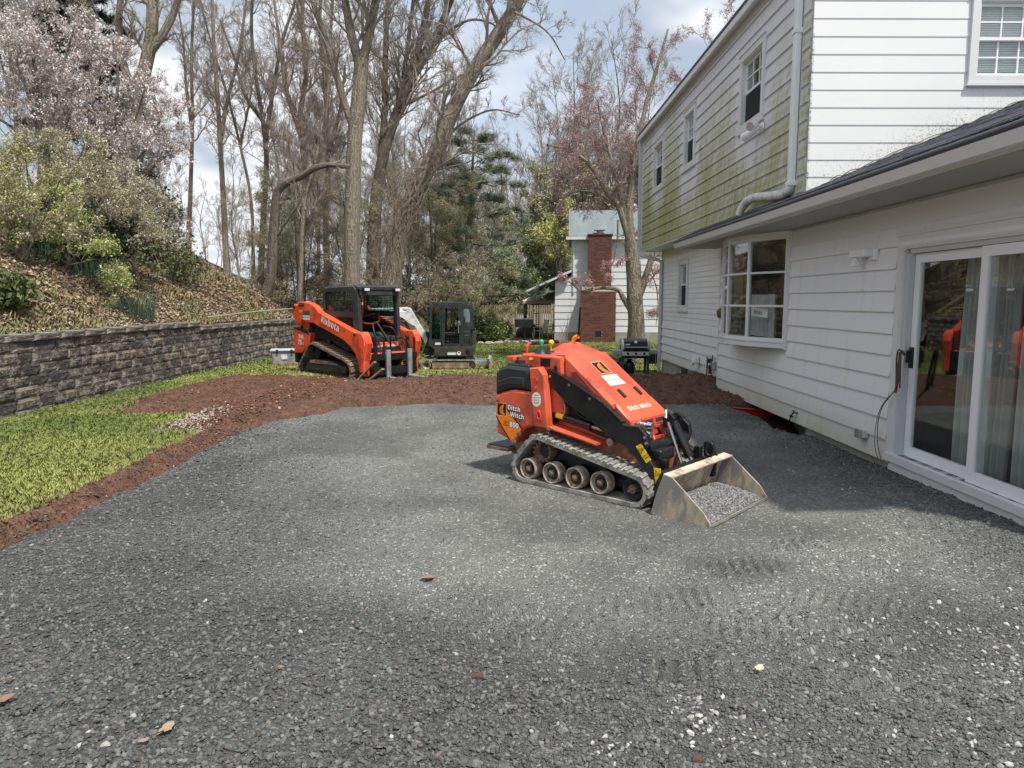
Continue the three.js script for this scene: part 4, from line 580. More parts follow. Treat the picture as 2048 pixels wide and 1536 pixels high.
function miniLoader() {
  const t = thing('mini_track_loader', 'orange and black stand-on mini track loader with a dirty bucket on the gravel', 'track loader', [.88, -.005, -6.35], -42 * Math.PI / 180);
  const r = mulberry(61);
  // undercarriage, both sides
  for (const s of [1, -1]) {
    const z0 = s > 0 ? .25 : -.49, z1 = s > 0 ? .49 : -.25, zc = (z0 + z1) / 2;
    part('track', belt([[-.555, .145, .100], [-.40, .325, .098], [.60, .135, .100]], z0, z1, .034, .066, .014, .68), M.rubber, t);
    [-.51, -.245, .01, .27].forEach((x, k) => { const zz = zc + s * .055; const w = part('road_wheel', [flangeWheel(x, .138, zz, .096, .11, s), flangeWheel(x, .138, zz - s * .11, .096, .05, -s)], M.wheel, t); part('hub', [lathe([[0, .02], [.018, .02], [.034, .012], [.038, -.03], [0, -.03]], 14, 'z').scale(.85, .85, s).translate(x, .138, zz + s * .034), rod([x, .138, zz + s * .03], [x, .138, zz + s * .058], .010, .008, 6)], M.mud, w); part('bearing_plate', disc(x, .138, zz + s * .010, zz + s * .0225, .060), M.black, w); });
    const w = part('idler_wheel', flangeWheel(.565, .132, zc, .095, .12, s), M.charcoal, t); part('hub', [disc(.565, .132, zc, zc + s * .07, .036, 14), bar([.53, .11, zc + s * .07], [.60, .15, zc + s * .07], .016, .02)], M.mud, w);
    const sp = []; for (let k = 0; k < 13; k++) { const a = k / 13 * 6.283; sp.push(rod([-.385 + .09 * Math.cos(a), .31 + .09 * Math.sin(a), zc - .06], [-.385 + .09 * Math.cos(a), .31 + .09 * Math.sin(a), zc + .06], .013, .013, 7)); } const sw = part('drive_sprocket', [lathe([[.055, -.05], [.092, -.05], [.092, .05], [.078, .05], [.07, 0], [.05, -.02], [.055, -.05]], 26, 'z').scale(1, 1, s).translate(-.385, .31, zc), ...sp], M.mud, t); part('drive_motor', disc(-.385, .31, zc - s * .1, zc + s * .02, .055), M.black, sw);
    part('track_frame', [plate([[-.5, .22], [-.35, .20], [.5, .16], [.56, .20], [.2, .26], [-.3, .34], [-.46, .30]], zc - .10, zc - .04, .005), bb(-.5, .55, .10, .17, zc - .06, zc - .02, .01)], M.black, t);
  }
  // belly, fenders
  part('chassis', [plate([[-.70, .30], [.30, .16], [.60, .20], [.66, .40], [.30, .50], [-.3, .56], [-.70, .50]], -.245, .245, .01)], M.orangeDust, t);
  for (const s of [1, -1]) part('fender', [plate([[-.33, .525], [.20, .44], [.20, .455], [-.33, .545]], s * .24, s * .43, .004), plate([[-.33, .545], [.20, .46], [.36, .50], [.36, .60], [-.33, .62]], s * .24, s * .255, .002)], M.orange, t);
  // rear cowl with wheel arch, tank above
  part('rear_cowl', [plate([[-.955, .76], [-.94, .41], [-.715, .335], [-.655, .43], [-.59, .49], [-.50, .525], [-.475, .525], [-.515, .83], [-.74, .835], [-.87, .80]], -.43, .43, .02)], M.orange, t);
  part('fuel_tank', [plate([[-.96, .77], [-.87, .81], [-.74, .845], [-.525, .84], [-.545, 1.045], [-.80, 1.055], [-.90, 1.03], [-.965, .98]], -.425, .425, .028), plate([[-.925, .83], [-.84, .87], [-.72, .885], [-.60, .885], [-.60, .955], [-.76, .955], [-.92, .90]], .415, .436, .008), bb(-.85, -.58, 1.03, 1.075, -.36, .38, .02), disc(-.72, 0, -.04, .02, .07).rotateX(-Math.PI / 2).translate(0, 1.085, .3)], M.plastic, t);
  part('tank_cap', rod([-.74, 1.07, .27], [-.74, 1.115, .27], .05, .045, 18), M.green, t);
  part('tank_shelf', [bb(-.85, -.58, 1.118, 1.136, -.1, .30, .006), bb(-.89, -.80, 1.085, 1.136, .10, .34, .012)], M.orange, t);
  for (const s of [1, -1]) { const c = part('side_column', plate([[-.53, 1.05], [-.42, 1.065], [-.36, 1.00], [-.305, .525], [-.475, .525]], s * .36, s * .442, .012), M.orange, t); part('boss', [disc(-.45, .945, s * .44, s * .452, .024), disc(-.455, .875, s * .44, s * .455, .016), disc(-.50, .955, s * .44, s * .446, .008), disc(-.40, .60, s * .44, s * .455, .02)], M.redTrim, c); if (s > 0) part('tie_down_ring', new THREE.TorusGeometry(.024, .007, 8, 16).scale(.8, 1.5, 1).rotateZ(.1).translate(-.40, .635, s * .452), M.redTrim, c); }
  // console and hood
  part('console', plate([[-.70, 1.165], [-.25, 1.155], [-.21, .62], [-.60, .62], [-.62, .98], [-.76, 1.08]], -.325, .335, .012), M.orange, t);
  part('label', bb(-.48, -.37, 1.06, 1.135, .3345, .338), M.black, t); part('key_switch', [disc(-.305, 1.06, .33, .345, .018), bb(-.32, -.29, 1.005, 1.045, .33, .34, .004)], M.black, t);
  part('hood', [plate([[-.255, 1.17], [-.20, 1.175], [.30, .795], [.29, .56], [-.10, .70], [-.25, .95]], -.305, .305, .035)], M.orange, t);
  part('hood_hump', (() => { const g = new THREE.BufferGeometry(), a = [[-.62, 1.15, -.30], [-.62, 1.15, .14], [-.47, 1.255, -.22], [-.47, 1.255, .02], [-.38, 1.235, -.20], [-.38, 1.235, .04], [-.245, 1.168, -.28], [-.245, 1.168, .18], [-.30, 1.165, .27], [-.26, 1.165, -.30]]; const f = [[0, 1, 3], [0, 3, 2], [2, 3, 5], [2, 5, 4], [4, 5, 7], [4, 7, 6], [1, 8, 5], [1, 5, 3], [8, 7, 5], [0, 2, 4], [0, 4, 9], [9, 4, 6]]; const P = []; for (const q of f) for (const i of q) P.push(...a[i]); g.setAttribute('position', new THREE.Float32BufferAttribute(P, 3)); g.computeVertexNormals(); return boxUV(g); })(), M.orange, t);
  const nose = part('hood_nose', plate([[.302, .793], [.445, .685], [.47, .665], [.48, .60], [.30, .60]], -.30, .30, .02), M.orange, t);
  part('hood_latch', [-.16, .10].map(z => bx(.10, .012, .035, .235, .849, z, .004).translate(-.235, -.849, 0).rotateZ(-.65).translate(.235, .857, 0)), M.black, t);
  part('side_grille', [plate([[-.155, 1.02], [-.10, 1.04], [.10, .86], [.085, .80], [-.08, .90], [-.14, .96]], .304, .312, .003), plate([[.13, .83], [.24, .745], [.235, .70], [.15, .755]], .304, .312, .003)], M.meshRed = mat(.22, .03, .02, .8, { bumpMap: rep(fineBump, 8), bumpScale: .002 }), t);
  // front face with couplers
  part('front_panel', plate([[.43, .66], [.475, .645], [.50, .40], [.42, .38]], -.275, .285, .008), M.charcoal, t);
  for (const [y, z, n] of [[.615, .17, 0], [.545, .19, 1], [.475, .20, 2]]) part('hydraulic_coupler', [rod([.46, y, z], [.53, y + .004, z + .01], .030, .028, 14), rod([.53, y + .004, z + .01], [.55, y + .006, z + .012], .022, .022, 14), rod([.55, y + .006, z + .012], [.60, y + .008, z + .02], .031, .027, 14), rod([.47, y, z], [.485, y, z], .042, .042, 6)], M.chrome, t);
  part('coupler_guard', [bar([.50, .66, .02], [.53, .53, .02], .035, .018), bar([.53, .60, .08], [.53, .59, -.10], .03, .02), bar([.545, .50, .08], [.545, .50, -.10], .03, .02), bar([.53, .60, .08], [.545, .50, .08], .03, .02), bar([.53, .60, -.10], [.545, .50, -.10], .03, .02), tube([[.55, .52, .10], [.58, .47, .12], [.57, .42, .15]], .016, 8)], M.redTrim, t);
  part('hose', [tube([[.50, .475, .20], [.55, .40, .22], [.60, .385, .05], [.56, .42, -.08]], .013, 7), tube([[.48, .42, .1], [.58, .36, .0], [.66, .42, -.12], [.62, .6, -.16]], .012, 7), tube([[.40, .52, .3], [.30, .60, .31], [.1, .72, .31]], .012, 7)], M.hose, t);
  // lift arms
  for (const s of [1, -1]) {
    const a = part('lift_arm', plate([[-.385, 1.03], [-.35, 1.045], [-.19, .975], [.22, .79], [.40, .655], [.46, .635], [.575, .64], [.655, .575], [.665, .49], [.63, .41], [.70, .36], [.775, .27], [.83, .255], [.835, .15], [.79, .12], [.73, .19], [.62, .30], [.53, .40], [.46, .455], [.27, .53], [.08, .64], [-.15, .755], [-.34, .90]], s * .325, s * .375, .006), M.black, t);
    part('pivot_bolt', [[-.33, .985], [.64, .56], [.655, .515], [-.12, .925], [.10, .825]].map(([x, y]) => disc(x, y, s * .374, s * .388, .013, 10)), M.chrome, a);
    part('stiffener', [bar([-.36, 1.045, s * .35], [-.19, .985, s * .35], .07, .012), bar([-.19, .985, s * .35], [.22, .80, s * .35], .07, .012), bar([.22, .80, s * .35], [.42, .66, s * .35], .07, .012), bar([-.26, .915, s * .38], [-.19, .87, s * .38], .006, .012), bar([.22, .71, s * .38], [.29, .655, s * .38], .006, .012), bar([-.03, .86, s * .38], [.04, .825, s * .38], .006, .012)], M.black, a);
    if (s > 0) { part('warning_label', plate([[.555, .475], [.605, .505], [.70, .385], [.655, .35]], .3745, .378, .001), M.yellowLabel, a); part('warning_label', plate([[.725, .325], [.79, .325], [.79, .17], [.745, .18]], .3745, .378, .001), M.yellowLabel, a); }
    const c = part('lift_cylinder', [rod([-.34, .635, s * .31], [.05, .575, s * .31], .036, .036, 16), rod([.05, .575, s * .31], [.07, .572, s * .31], .04, .04, 16)], M.black, t); part('piston_rod', [rod([.07, .572, s * .31], [.24, .548, s * .31], .017, .017, 12), disc(.25, .545, s * .29, s * .335, .026, 12)], M.steel, c); part('cylinder_label', rod([-.30, .632, s * .31], [-.22, .62, s * .31], .0368, .0368, 16), M.yellow2, c);
    part('cylinder_guard', plate([[-.13, .735], [-.095, .75], [.12, .645], [.13, .60]], s * .30, s * .315, .002), M.yellow, t);
    part('lock_pin', [disc(-.19, .74, s * .33, s * .36, .012), rod([-.19, .74, s * .35], [-.19, .67, s * .35], .006)], M.chrome, t);
  }
  for (const s of [1, -1]) part('cavity_shade_plate', plate([[-.30, .60], [-.30, .98], [-.10, .74], [.29, .58], [.36, .50], [.20, .475]], s * .256, s * .268, .002), M.hose, t);  // black plates paint in the shade of the open cavity behind each arm
  part('cross_tube', [rod([.62, .46, -.33], [.62, .46, .33], .05, .05, 16), bb(.62, .74, .36, .45, .06, .29, .02)], M.black, t);
  part('exhaust_pipe', [rod([.27, .465, .20], [.27, .465, .33], .034, .034, 16), rod([.27, .465, .325], [.27, .465, .335], .026, .026, 16)], M.steel, t);
  part('attachment_plate', [plate([[.72, .14], [.79, .08], [.85, .30], [.81, .32]], -.40, .40, .008), bb(.72, .78, .20, .40, -.36, -.30, .01), bb(.72, .78, .20, .38, .22, .28, .01)], M.black, t);
  const tc = part('tilt_cylinder', [rod([.60, .62, -.14], [.76, .33, -.16], .04, .04, 16), plate([[.54, .66], [.60, .70], [.66, .66], [.62, .56], [.55, .58]], -.215, -.195, .004), plate([[.54, .66], [.60, .70], [.66, .66], [.62, .56], [.55, .58]], -.085, -.065, .004), rod([.585, .645, -.23], [.585, .645, -.05], .022, .022, 12)], M.black, t); part('piston_rod', rod([.76, .33, -.16], [.815, .23, -.165], .019, .019, 12), M.steel, tc);
  part('hose_guard', [rod([.62, .63, -.02], [.77, .24, -.03], .015, .015, 10), tube([[.60, .66, -.02], [.58, .72, -.06], [.60, .69, -.12]], .016, 8)], M.steel, t);
  part('lift_plate', [plate([[.80, .12], [.90, .15], [.92, .36], [.86, .46], [.79, .44]], -.37, -.335, .006), new THREE.TorusGeometry(.045, .011, 8, 20).scale(.8, 1.25, 1).translate(.90, .40, -.24)], M.black, t);
  // bucket
  const bs = [[.80, .0], [.855, -.012], [1.305, -.005], [1.30, .02], [1.235, .105], [.985, .312], [.90, .322], [.845, .17]];
  const b = part('bucket', [plate(bs, .525, .54, .003), plate(bs, -.505, -.49, .003), plate([[.80, .0], [.80, -.014], [1.30, -.008], [1.30, .006]], -.49, .525, .002)], M.steelDirty, t);
  part('cutting_edge', plate([[1.18, -.012], [1.32, -.006], [1.325, .004], [1.18, .012]], -.503, .538, .002), M.edgeSteel = mat(.17, .17, .16, .6, { map: rep(rubberMap, 2) }), b); part('back_plate', plate([[.80, .0], [.815, .0], [.865, .17], [.92, .312], [.905, .322], [.85, .17]], -.49, .525, .002), M.mudPale, b);
  part('top_lip', [plate([[.90, .319], [.985, .307], [.99, .319], [.905, .334]], -.504, .54, .003)], M.mudPale, b);
  part('hydraulic_hose', [[.28, .93, .70, -.02], [.285, .86, .66, .10], [.29, .80, .62, .2]].map(([z, y0, y1, x1]) => tube([[-.32, y0, z], [-.2, y0 - .02, z + .012], [-.06, y1 + .03, z + .006], [x1, y1 - .04, z]], .012, 7)), M.hose, t);
  part('bolt', [[-.93, .71], [-.93, .47], [-.545, .80], [-.50, .56], [-.70, .40], [-.30, 1.11], [-.52, 1.11], [-.53, .68]].map(([x, y]) => disc(x, y, y > 1.05 ? .333 : .428, y > 1.05 ? .340 : .436, .0085, 8)), M.steel, t);
  part('mud_splash', [[-.72, .36, .434], [-.66, .44, .434], [-.30, .53, .446]].map(([x, y, z], i) => { const g = stoneGeo(200 + i, 1).scale(.07, .045, .006); return boxUV(g.translate(x, y, z)); }), M.mud, t);
  // operator's controls and platform
  const hd = part('hand_rail', [tube([[-.74, 1.15, .22], [-.74, 1.22, .22], [-.74, 1.245, .20], [-.74, 1.25, .14], [-.74, 1.25, -.20], [-.74, 1.245, -.26], [-.74, 1.15, -.28]], .013, 8)], M.redTrim, t); part('grip', rod([-.74, 1.25, .17], [-.74, 1.25, -.24], .019, .019, 12), M.hose, hd);
  const l1 = part('green_lever', [rod([-.60, 1.17, .18], [-.60, 1.235, .18], .012), lathe([[0, 0], [.018, .004], [.016, .03], [.024, .05], [.022, .07], [0, .08]], 14).translate(-.60, 1.215, .18)], M.green, t); part('boot', lathe([[.07, 0], [.06, .02], [.055, .02], [.045, .04], [.02, .05], [0, .05]], 18).translate(-.60, 1.155, .18), M.hose, l1);
  const l2 = part('yellow_lever', [rod([-.52, 1.16, .14], [-.515, 1.25, .14], .006), new THREE.SphereGeometry(.026, 14, 10).translate(-.515, 1.265, .14)], M.yellow, t); part('boot', lathe([[.05, 0], [.045, .02], [.02, .035], [0, .035]], 18).translate(-.52, 1.155, .14), M.hose, l2);
  part('orange_lever', tube([[-.46, 1.15, -.12], [-.46, 1.25, -.12], [-.445, 1.30, -.12], [-.40, 1.315, -.12]], .02, 8), M.amber, t);
  part('throttle_knob', [rod([-.585, 1.12, .31], [-.585, 1.12, .35], .012), new THREE.SphereGeometry(.014, 10, 8).translate(-.585, 1.12, .355)], M.amber, t);
  const pf = part('operator_platform', [bb(-1.22, -.93, .20, .235, -.28, .28, .012), bb(-1.0, -.66, .16, .30, -.16, .16, .02)], M.mud, t); part('tread_plate', bb(-1.215, -.95, .2355, .245, -.26, .26), M.charcoal, pf);
  // print
  const side = decalMat(1024, 1024, (g, w, h) => {
    const q = (x, y) => [(x + .955) / .46 * w, (.805 - y) / .46 * h]; g.clearRect(0, 0, w, h); g.beginPath(); [[-.945, .80], [-.935, .42], [-.718, .346], [-.66, .445], [-.595, .505], [-.512, .538], [-.53, .80]].forEach((p, i) => i ? g.lineTo(...q(...p)) : g.moveTo(...q(...p))); g.closePath(); g.clip(); g.fillStyle = '#f5811f'; g.beginPath(); g.moveTo(0, 250); g.lineTo(60, 190); g.lineTo(300, 310); g.lineTo(880, 860); g.lineTo(560, 1024); g.lineTo(480, 1024); g.lineTo(0, 480); g.fill();
    g.strokeStyle = '#17161a'; g.lineWidth = 34; g.beginPath(); g.moveTo(40, 190); g.lineTo(330, 330); g.lineTo(900, 840); g.stroke(); g.lineWidth = 26; g.beginPath(); g.moveTo(0, 470); g.quadraticCurveTo(230, 760, 440, 1024); g.stroke();
    emblem(g, 70, 240, 250, '#f6c79a'); g.save(); g.transform(1, .08, -.06, 1, 0, 0); ink(g, 'Ditch', 375, 315, 'bold 138px sans-serif', '#ffffff', '#17161a', 22); ink(g, 'Witch', 455, 450, 'bold 138px sans-serif', '#ffffff', '#17161a', 22); ink(g, 'SK', 285, 665, 'bold 120px sans-serif', '#f5811f', '#17161a', 16); ink(g, '800', 450, 665, 'bold 150px sans-serif', '#ffffff', '#17161a', 20); g.restore();
  });
  decal(t, 'side_print', .46, .46, side, [-.725, .575, .4335], [0, 0, 0]);
  decal(t, 'round_sticker', .115, .135, decalMat(256, 300, (g, w, h) => { g.fillStyle = '#eee7d6'; g.beginPath(); g.ellipse(w / 2, h / 2, w / 2 - 4, h / 2 - 4, 0, 0, 7); g.fill(); g.fillStyle = '#efe9da'; g.fillRect(6, 116, 244, 58); ink(g, 'JESCO', 22, 166, 'bold 62px sans-serif', '#ffffff', '#5a4a3c', 7); g.strokeStyle = '#8a3020'; g.lineWidth = 5; g.strokeRect(8, 112, 240, 66); g.fillStyle = '#6b6156'; g.fillRect(70, 60, 116, 14); g.fillRect(58, 204, 140, 12); g.fillRect(70, 226, 116, 10); }), [-.44, .775, .4435], [0, 0, .02]);
  const slope = Math.atan2(.795 - 1.175, .30 + .20), hood = new THREE.Group(); hood.name = 'hood_print'; hood.position.set(-.20, 1.175, 0); hood.rotation.z = slope; t.add(hood); // x runs down the slope, z across
  const flat = (name, w, h, m, x, z, y = .002) => { const o = new THREE.Mesh(new THREE.PlaneGeometry(w, h).rotateX(-Math.PI / 2).rotateY(Math.PI / 2), m); o.name = name; o.position.set(x, y, z); hood.add(o); };
  flat('emblem_print', .17, .16, decalMat(256, 256, (g, w, h) => emblem(g, 12, 12, 232, '#e9c9b4')), .20, .02);
  flat('sticker', .24, .075, decalMat(384, 128, (g, w, h) => { g.fillStyle = '#e9eee0'; g.fillRect(8, 6, 368, 116); ink(g, 'CP MAZZOLI', 14, 92, 'bold 60px sans-serif', '#2f7d2c', null); g.fillStyle = '#58a83c'; g.fillRect(8, 104, 368, 12); }), .335, .02); flat('sticker', .24, .055, decalMat(256, 80, (g, w, h) => { g.fillStyle = '#f3f1ec'; g.fillRect(0, 0, w, h); g.fillStyle = '#333'; for (let k = 0; k < 9; k++) g.fillRect(8 + k * 27, 14, 14, 8); g.fillRect(90, 30, 6, 40); g.fillRect(180, 30, 6, 40); }), .402, .02, .0025);
  const nm = decalMat(1024, 160, (g) => ink(g, 'Ditch Witch', 20, 125, 'bold 150px sans-serif', '#efe4cf', null)); const no = new THREE.Mesh(new THREE.PlaneGeometry(.44, .07).rotateX(-Math.PI / 2).rotateY(Math.PI / 2), nm); no.name = 'name_print'; no.position.set(.375, .743, 0); no.rotation.z = Math.atan2(.685 - .793, .143); t.add(no);
  // load
  const pile = thing('gravel_load', 'heap of grey gravel lying in the mini track loader bucket', 'gravel', [.88, -.005, -6.35], -42 * Math.PI / 180); pile.userData.kind = 'stuff';
  const py = (x, z) => .006 + .06 * ss(1.25, .90, x) * (.75 + .3 * fbm(x * 6 + 3, z * 4, 3)) * ss(.56, .3, Math.abs(z + .05)) + .02 * ss(1.3, 1.1, x);
  part('gravel_heap', quadGrid(30, 50, (s, q) => { const z = lerp(-.485, .52, q), x = lerp(.84, 1.29, s); return [x, py(x, z), z, x, z]; }), M.gravelLoad = mat(.30, .30, .295, .95, { map: rep(gravelMap, .55), bumpMap: rep(gravelBump, .55), bumpScale: .02 }), pile);
  const list = [], col = []; for (let k = 0; k < 3600; k++) { const x = rr(.85, 1.28, r), z = rr(-.475, .51, r), s = rr(.008, .022, r); list.push(mat4(x, py(x, z) + s * .2, z, rr(-1, 1, r), rr(0, 6, r), rr(-1, 1, r), s * 1.3, s, s)); const v = .12 + .2 * r(); col.push(lin(v, v, v)); } instanced('gravel_stones', stoneGeo(33, .7), mat(1, 1, 1, .93), list, pile, col);
  return t;
}
M.yellowLabel = mat(.86, .56, .01, .45); M.yellow2 = mat(.86, .66, .02, .45); M.mudPale = mat(.70, .56, .45, .9, { map: rep(rubberMap, 2), bumpMap: rep(fineBump, 3), bumpScale: .005 });
const loader = miniLoader();
{ // pictograms on the two warning labels
  const m = decalMat(256, 128, (g, w, h) => { g.strokeStyle = g.fillStyle = '#1b1712'; g.lineWidth = 7; g.beginPath(); g.moveTo(20, 108); g.lineTo(66, 24); g.lineTo(112, 108); g.closePath(); g.stroke(); g.fillRect(60, 52, 12, 30); g.fillRect(60, 88, 12, 10); g.fillRect(150, 12, 96, 10); g.beginPath(); g.arc(176, 66, 12, 0, 7); g.stroke(); g.fillRect(205, 40, 16, 62); g.fillRect(160, 96, 30, 8); });
  decal(loader, 'pictogram', .13, .065, m, [.63, .43, .3795], [0, 0, -.87]); decal(loader, 'pictogram', .12, .06, m, [.762, .25, .3795], [0, 0, -1.62]);
}
function wireMesh(axisA, a0, a1, axisB, b0, b1, c, step, th, plane) { // grid of thin bars in a plane; plane: 'xy' at z=c, 'zy' at x=c
  const l = []; const B = (x0, x1, y0, y1) => plane === 'xy' ? bb(x0, x1, y0, y1, c - th / 2, c + th / 2) : bb(c - th / 2, c + th / 2, y0, y1, x0, x1);
  for (let a = a0; a <= a1 + 1e-6; a += step) l.push(B(a - th / 2, a + th / 2, b0, b1)); for (let b = b0; b <= b1 + 1e-6; b += step) l.push(B(a0, a1, b - th / 2, b + th / 2)); return l;
}
{ // compact track loader
  const T = [-3.25, -.12, -16.08], t = thing('compact_track_loader', 'bright orange compact track loader with black caged cab and pallet forks', 'track loader', T, -41 * Math.PI / 180);
  for (const s of [1, -1]) {
    const z0 = s > 0 ? .44 : -.84, z1 = s > 0 ? .84 : -.44, zc = s * .64;
    part('track', belt([[-1.13, .20, .15], [-.74, .62, .17], [.40, .26, .21]], z0, z1, .035, .10, .022, .6), M.rubberBrown, t);
    part('sprocket', [disc(-.74, .62, zc - .05, zc + .08, .145), ...Array.from({ length: 11 }, (_, k) => bx(.05, .03, .10, .15, 0, 0).rotateZ(k / 11 * 6.28).translate(-.74, .62, zc))], M.black, t);
    part('idler', [flangeWheel(.40, .26, zc, .2, .2, s), flangeWheel(-1.13, .2, zc, .145, .2, s)], M.charcoal, t);
    for (let k = 0; k < 4; k++) part('roller', flangeWheel(-.85 + k * .31, .135, zc, .10, .22, s), M.mud, t);
    part('track_frame', [bb(-1.06, .42, .20, .36, zc - .05, zc + .15, .02), plate([[-1.0, .36], [.2, .36], [-.1, .44], [-.85, .46]], zc - .1, zc + .13, .02)], M.charcoal, t); part('mud_cake', [plate([[-.95, .362], [.15, .362], [.05, .40], [-.2, .43], [-.7, .45], [-.9, .43]], zc + .02, zc + .16, .02)], M.mud, t);
    // arms
    const a = part('lift_arm', plate([[-1.6, 1.46], [-1.58, 1.62], [-1.52, 1.68], [-1.40, 1.66], [-1.30, 1.72], [-1.22, 1.735], [-.90, 1.71], [-.72, 1.64], [-.52, 1.50], [.60, 1.14], [.74, 1.10], [.99, 1.11], [1.07, 1.02], [1.12, .87], [1.02, .50], [1.0, .18], [.86, .18], [.80, .45], [.69, .66], [.52, .80], [.31, .92], [-.20, 1.08], [-.62, 1.20], [-.78, 1.26], [-1.10, 1.27], [-1.22, 1.33], [-1.30, 1.2], [-1.48, 1.2], [-1.52, 1.34]], s * .60, s * .76, .02), M.brightOrange, t);
    part('arm_panel', plate([[.86, 1.08], [.98, 1.08], [1.06, .98], [1.08, .82], [1.0, .55], [.93, .62], [.88, .85]], s * .74, s * .79, .012), M.brightOrange, a);
    part('pivot', [disc(-1.50, 1.60, s * .74, s * .775, .035), disc(.72, 1.04, s * .74, s * .775, .03), disc(.93, .24, s * .74, s * .78, .035)], M.black, a);
    part('lift_cylinder', [rod([-1.25, 1.28, s * .55], [-.9, .75, s * .55], .05, .05, 12)], M.black, t);
    part('rear_link', plate([[-1.36, 1.28], [-1.10, 1.26], [-1.16, 1.02], [-1.28, .95]], s * .60, s * .66, .01), M.brightOrange, t);
    part('side_cover', plate([[-1.62, 1.13], [-1.56, 1.15], [-.93, 1.03], [-.98, .88], [-1.05, .72], [-1.30, .56], [-1.60, .56]], s * .58, s * .74, .02), M.brightOrange, t);
    part('cover_top', plate([[-1.62, 1.16], [-1.0, 1.08], [-.95, 1.0], [-1.02, 1.0], [-1.56, 1.12]], s * .56, s * .75, .01), M.black, t);
  }
  part('body', [plate([[-1.62, 1.36], [-1.0, 1.30], [-.5, 1.2], [-.5, .5], [-1.1, .45], [-1.66, .5]], -.56, .56, .04), plate([[-.6, 1.1], [.7, .95], [.95, .5], [.7, .3], [-.9, .3]], -.42, .42, .02), plate([[-.95, 1.14], [.45, .94], [.6, .72], [.25, .66], [-.5, .92], [-1.0, .86]], -.60, .60, .01), bb(-1.72, -1.58, .32, 1.0, -.66, .66, .03)], M.black, t);
  part('engine_cover', plate([[-1.6, 1.36], [-.7, 1.42], [-.64, 1.62], [-.9, 1.62], [-1.55, 1.44]], -.36, .36, .03), M.galv, t);
  // cab: frame with openings
  const side = [[-.66, 1.0], [-.66, 1.96], [-.58, 2.05], [.46, 2.07], [.55, 2.0], [.60, 1.0]], hole = [[-.57, 1.52], [-.57, 1.90], [-.50, 1.97], [.36, 1.98], [.44, 1.92], [.46, 1.50]], hole2 = [[-.30, 1.42], [.46, 1.42], [.47, 1.02], [-.10, 1.02]];
  const cab = grp('cab', t);
  for (const s of [1, -1]) { part('cab_side', plate(side, s * .53, s * .58, .02, [hole, hole2]), M.charcoal, cab); part('wire_mesh', [...wireMesh('x', -.56, .46, 'y', 1.50, 1.98, s * .55, .052, .009, 'xy'), ...wireMesh('x', -.30, .47, 'y', 1.02, 1.42, s * .55, .045, .011, 'xy')], M.black, cab, true); part('side_window', bb(-.57, .45, 1.5, 1.98, s * .528 - .003, s * .528 + .003), M.greenGlass, cab); }
  part('cab_roof', [plate([[-.64, 1.98], [-.60, 2.06], [.50, 2.085], [.66, 2.05], [.66, 1.99], [.5, 1.98]], -.56, .56, .02), bb(.50, .64, 1.86, 2.0, -.52, .52, .02)], M.charcoal, cab);
  part('cab_post', [bar([.60, 1.0, .53], [.53, 2.0, .53], .09, .09), bar([.60, .78, -.53], [.53, 2.0, -.53], .09, .09), bar([-.62, 1.0, -.4], [-.62, 2.0, -.4], .06, .06), bar([-.62, 1.0, .4], [-.62, 2.0, .4], .06, .06)], M.charcoal, cab);
  part('rear_window', bb(-.625, -.615, 1.5, 1.97, -.42, .42), M.greenGlass, cab); part('wire_mesh', wireMesh('z', -.45, .45, 'y', 1.1, 1.97, -.60, .055, .009, 'zy'), M.black, cab, true);
  for (const z of [.42, -.42]) { const l = part('work_light', bx(.09, .07, .15, .69, 1.99, z, .012), M.black, cab); part('lens', bx(.01, .055, .13, .738, 1.99, z, .004), M.lens, l); }
  const seat = part('seat', [bx(.45, .14, .48, -.2, 1.15, 0, .04), bx(.14, .62, .46, -.42, 1.45, 0, .05).rotateZ(0)], M.hose, cab); part('armrest', [bx(.4, .09, .09, -.12, 1.35, .3, .02), bx(.4, .09, .09, -.12, 1.35, -.3, .02)], M.hose, seat);
  part('joystick', [rod([.12, 1.35, .3], [.16, 1.52, .3], .02, .028), rod([.12, 1.35, -.3], [.16, 1.52, -.3], .02, .028)], M.black, cab); part('foot_well', [plate([[.3, .98], [.62, .98], [.72, .80], [.72, .62], [.3, .62]], -.5, .5, .02), bar([.35, 1.05, .1], [.58, .95, .1], .12, .03), bar([.35, 1.05, -.15], [.58, .95, -.15], .12, .03)], M.charcoal, cab); part('lap_bar', tube([[-.3, 1.4, .33], [.15, 1.45, .33], [.28, 1.3, .25], [.28, 1.25, 0], [.28, 1.3, -.25], [.15, 1.45, -.33], [-.3, 1.4, -.33]], .022, 8), M.redTrim, cab);
  part('stay_cable', [tube([[.62, 1.25, .2], [.75, 1.0, .25], [.78, .8, .2]], .018, 7), tube([[.6, 1.2, -.1], [.8, 1.15, -.2], [.82, .9, -.3]], .02, 7), rod([.55, 1.3, .05], [.8, .86, -.1], .03)], M.hose, t);
  // front: cross member, tilt cylinders, coupler, forks
  part('cross_member', [bb(.90, 1.04, .50, .66, -.62, .62, .03), bb(.72, .80, .62, .86, -.36, .42, .01)], M.brightOrange, t); part('label_plate', [bb(.80, .805, .70, .80, .05, .36), bb(.80, .805, .70, .80, -.3, -.05)], M.white, t);
  for (const s of [1, -1]) part('tilt_cylinder', [rod([.98, 1.0, s * .45], [1.02, .5, s * .45], .045, .045, 12), rod([1.02, .5, s * .45], [1.06, .28, s * .45], .025, .025, 10)], M.black, t);
  const fk = grp('fork_carriage', t);
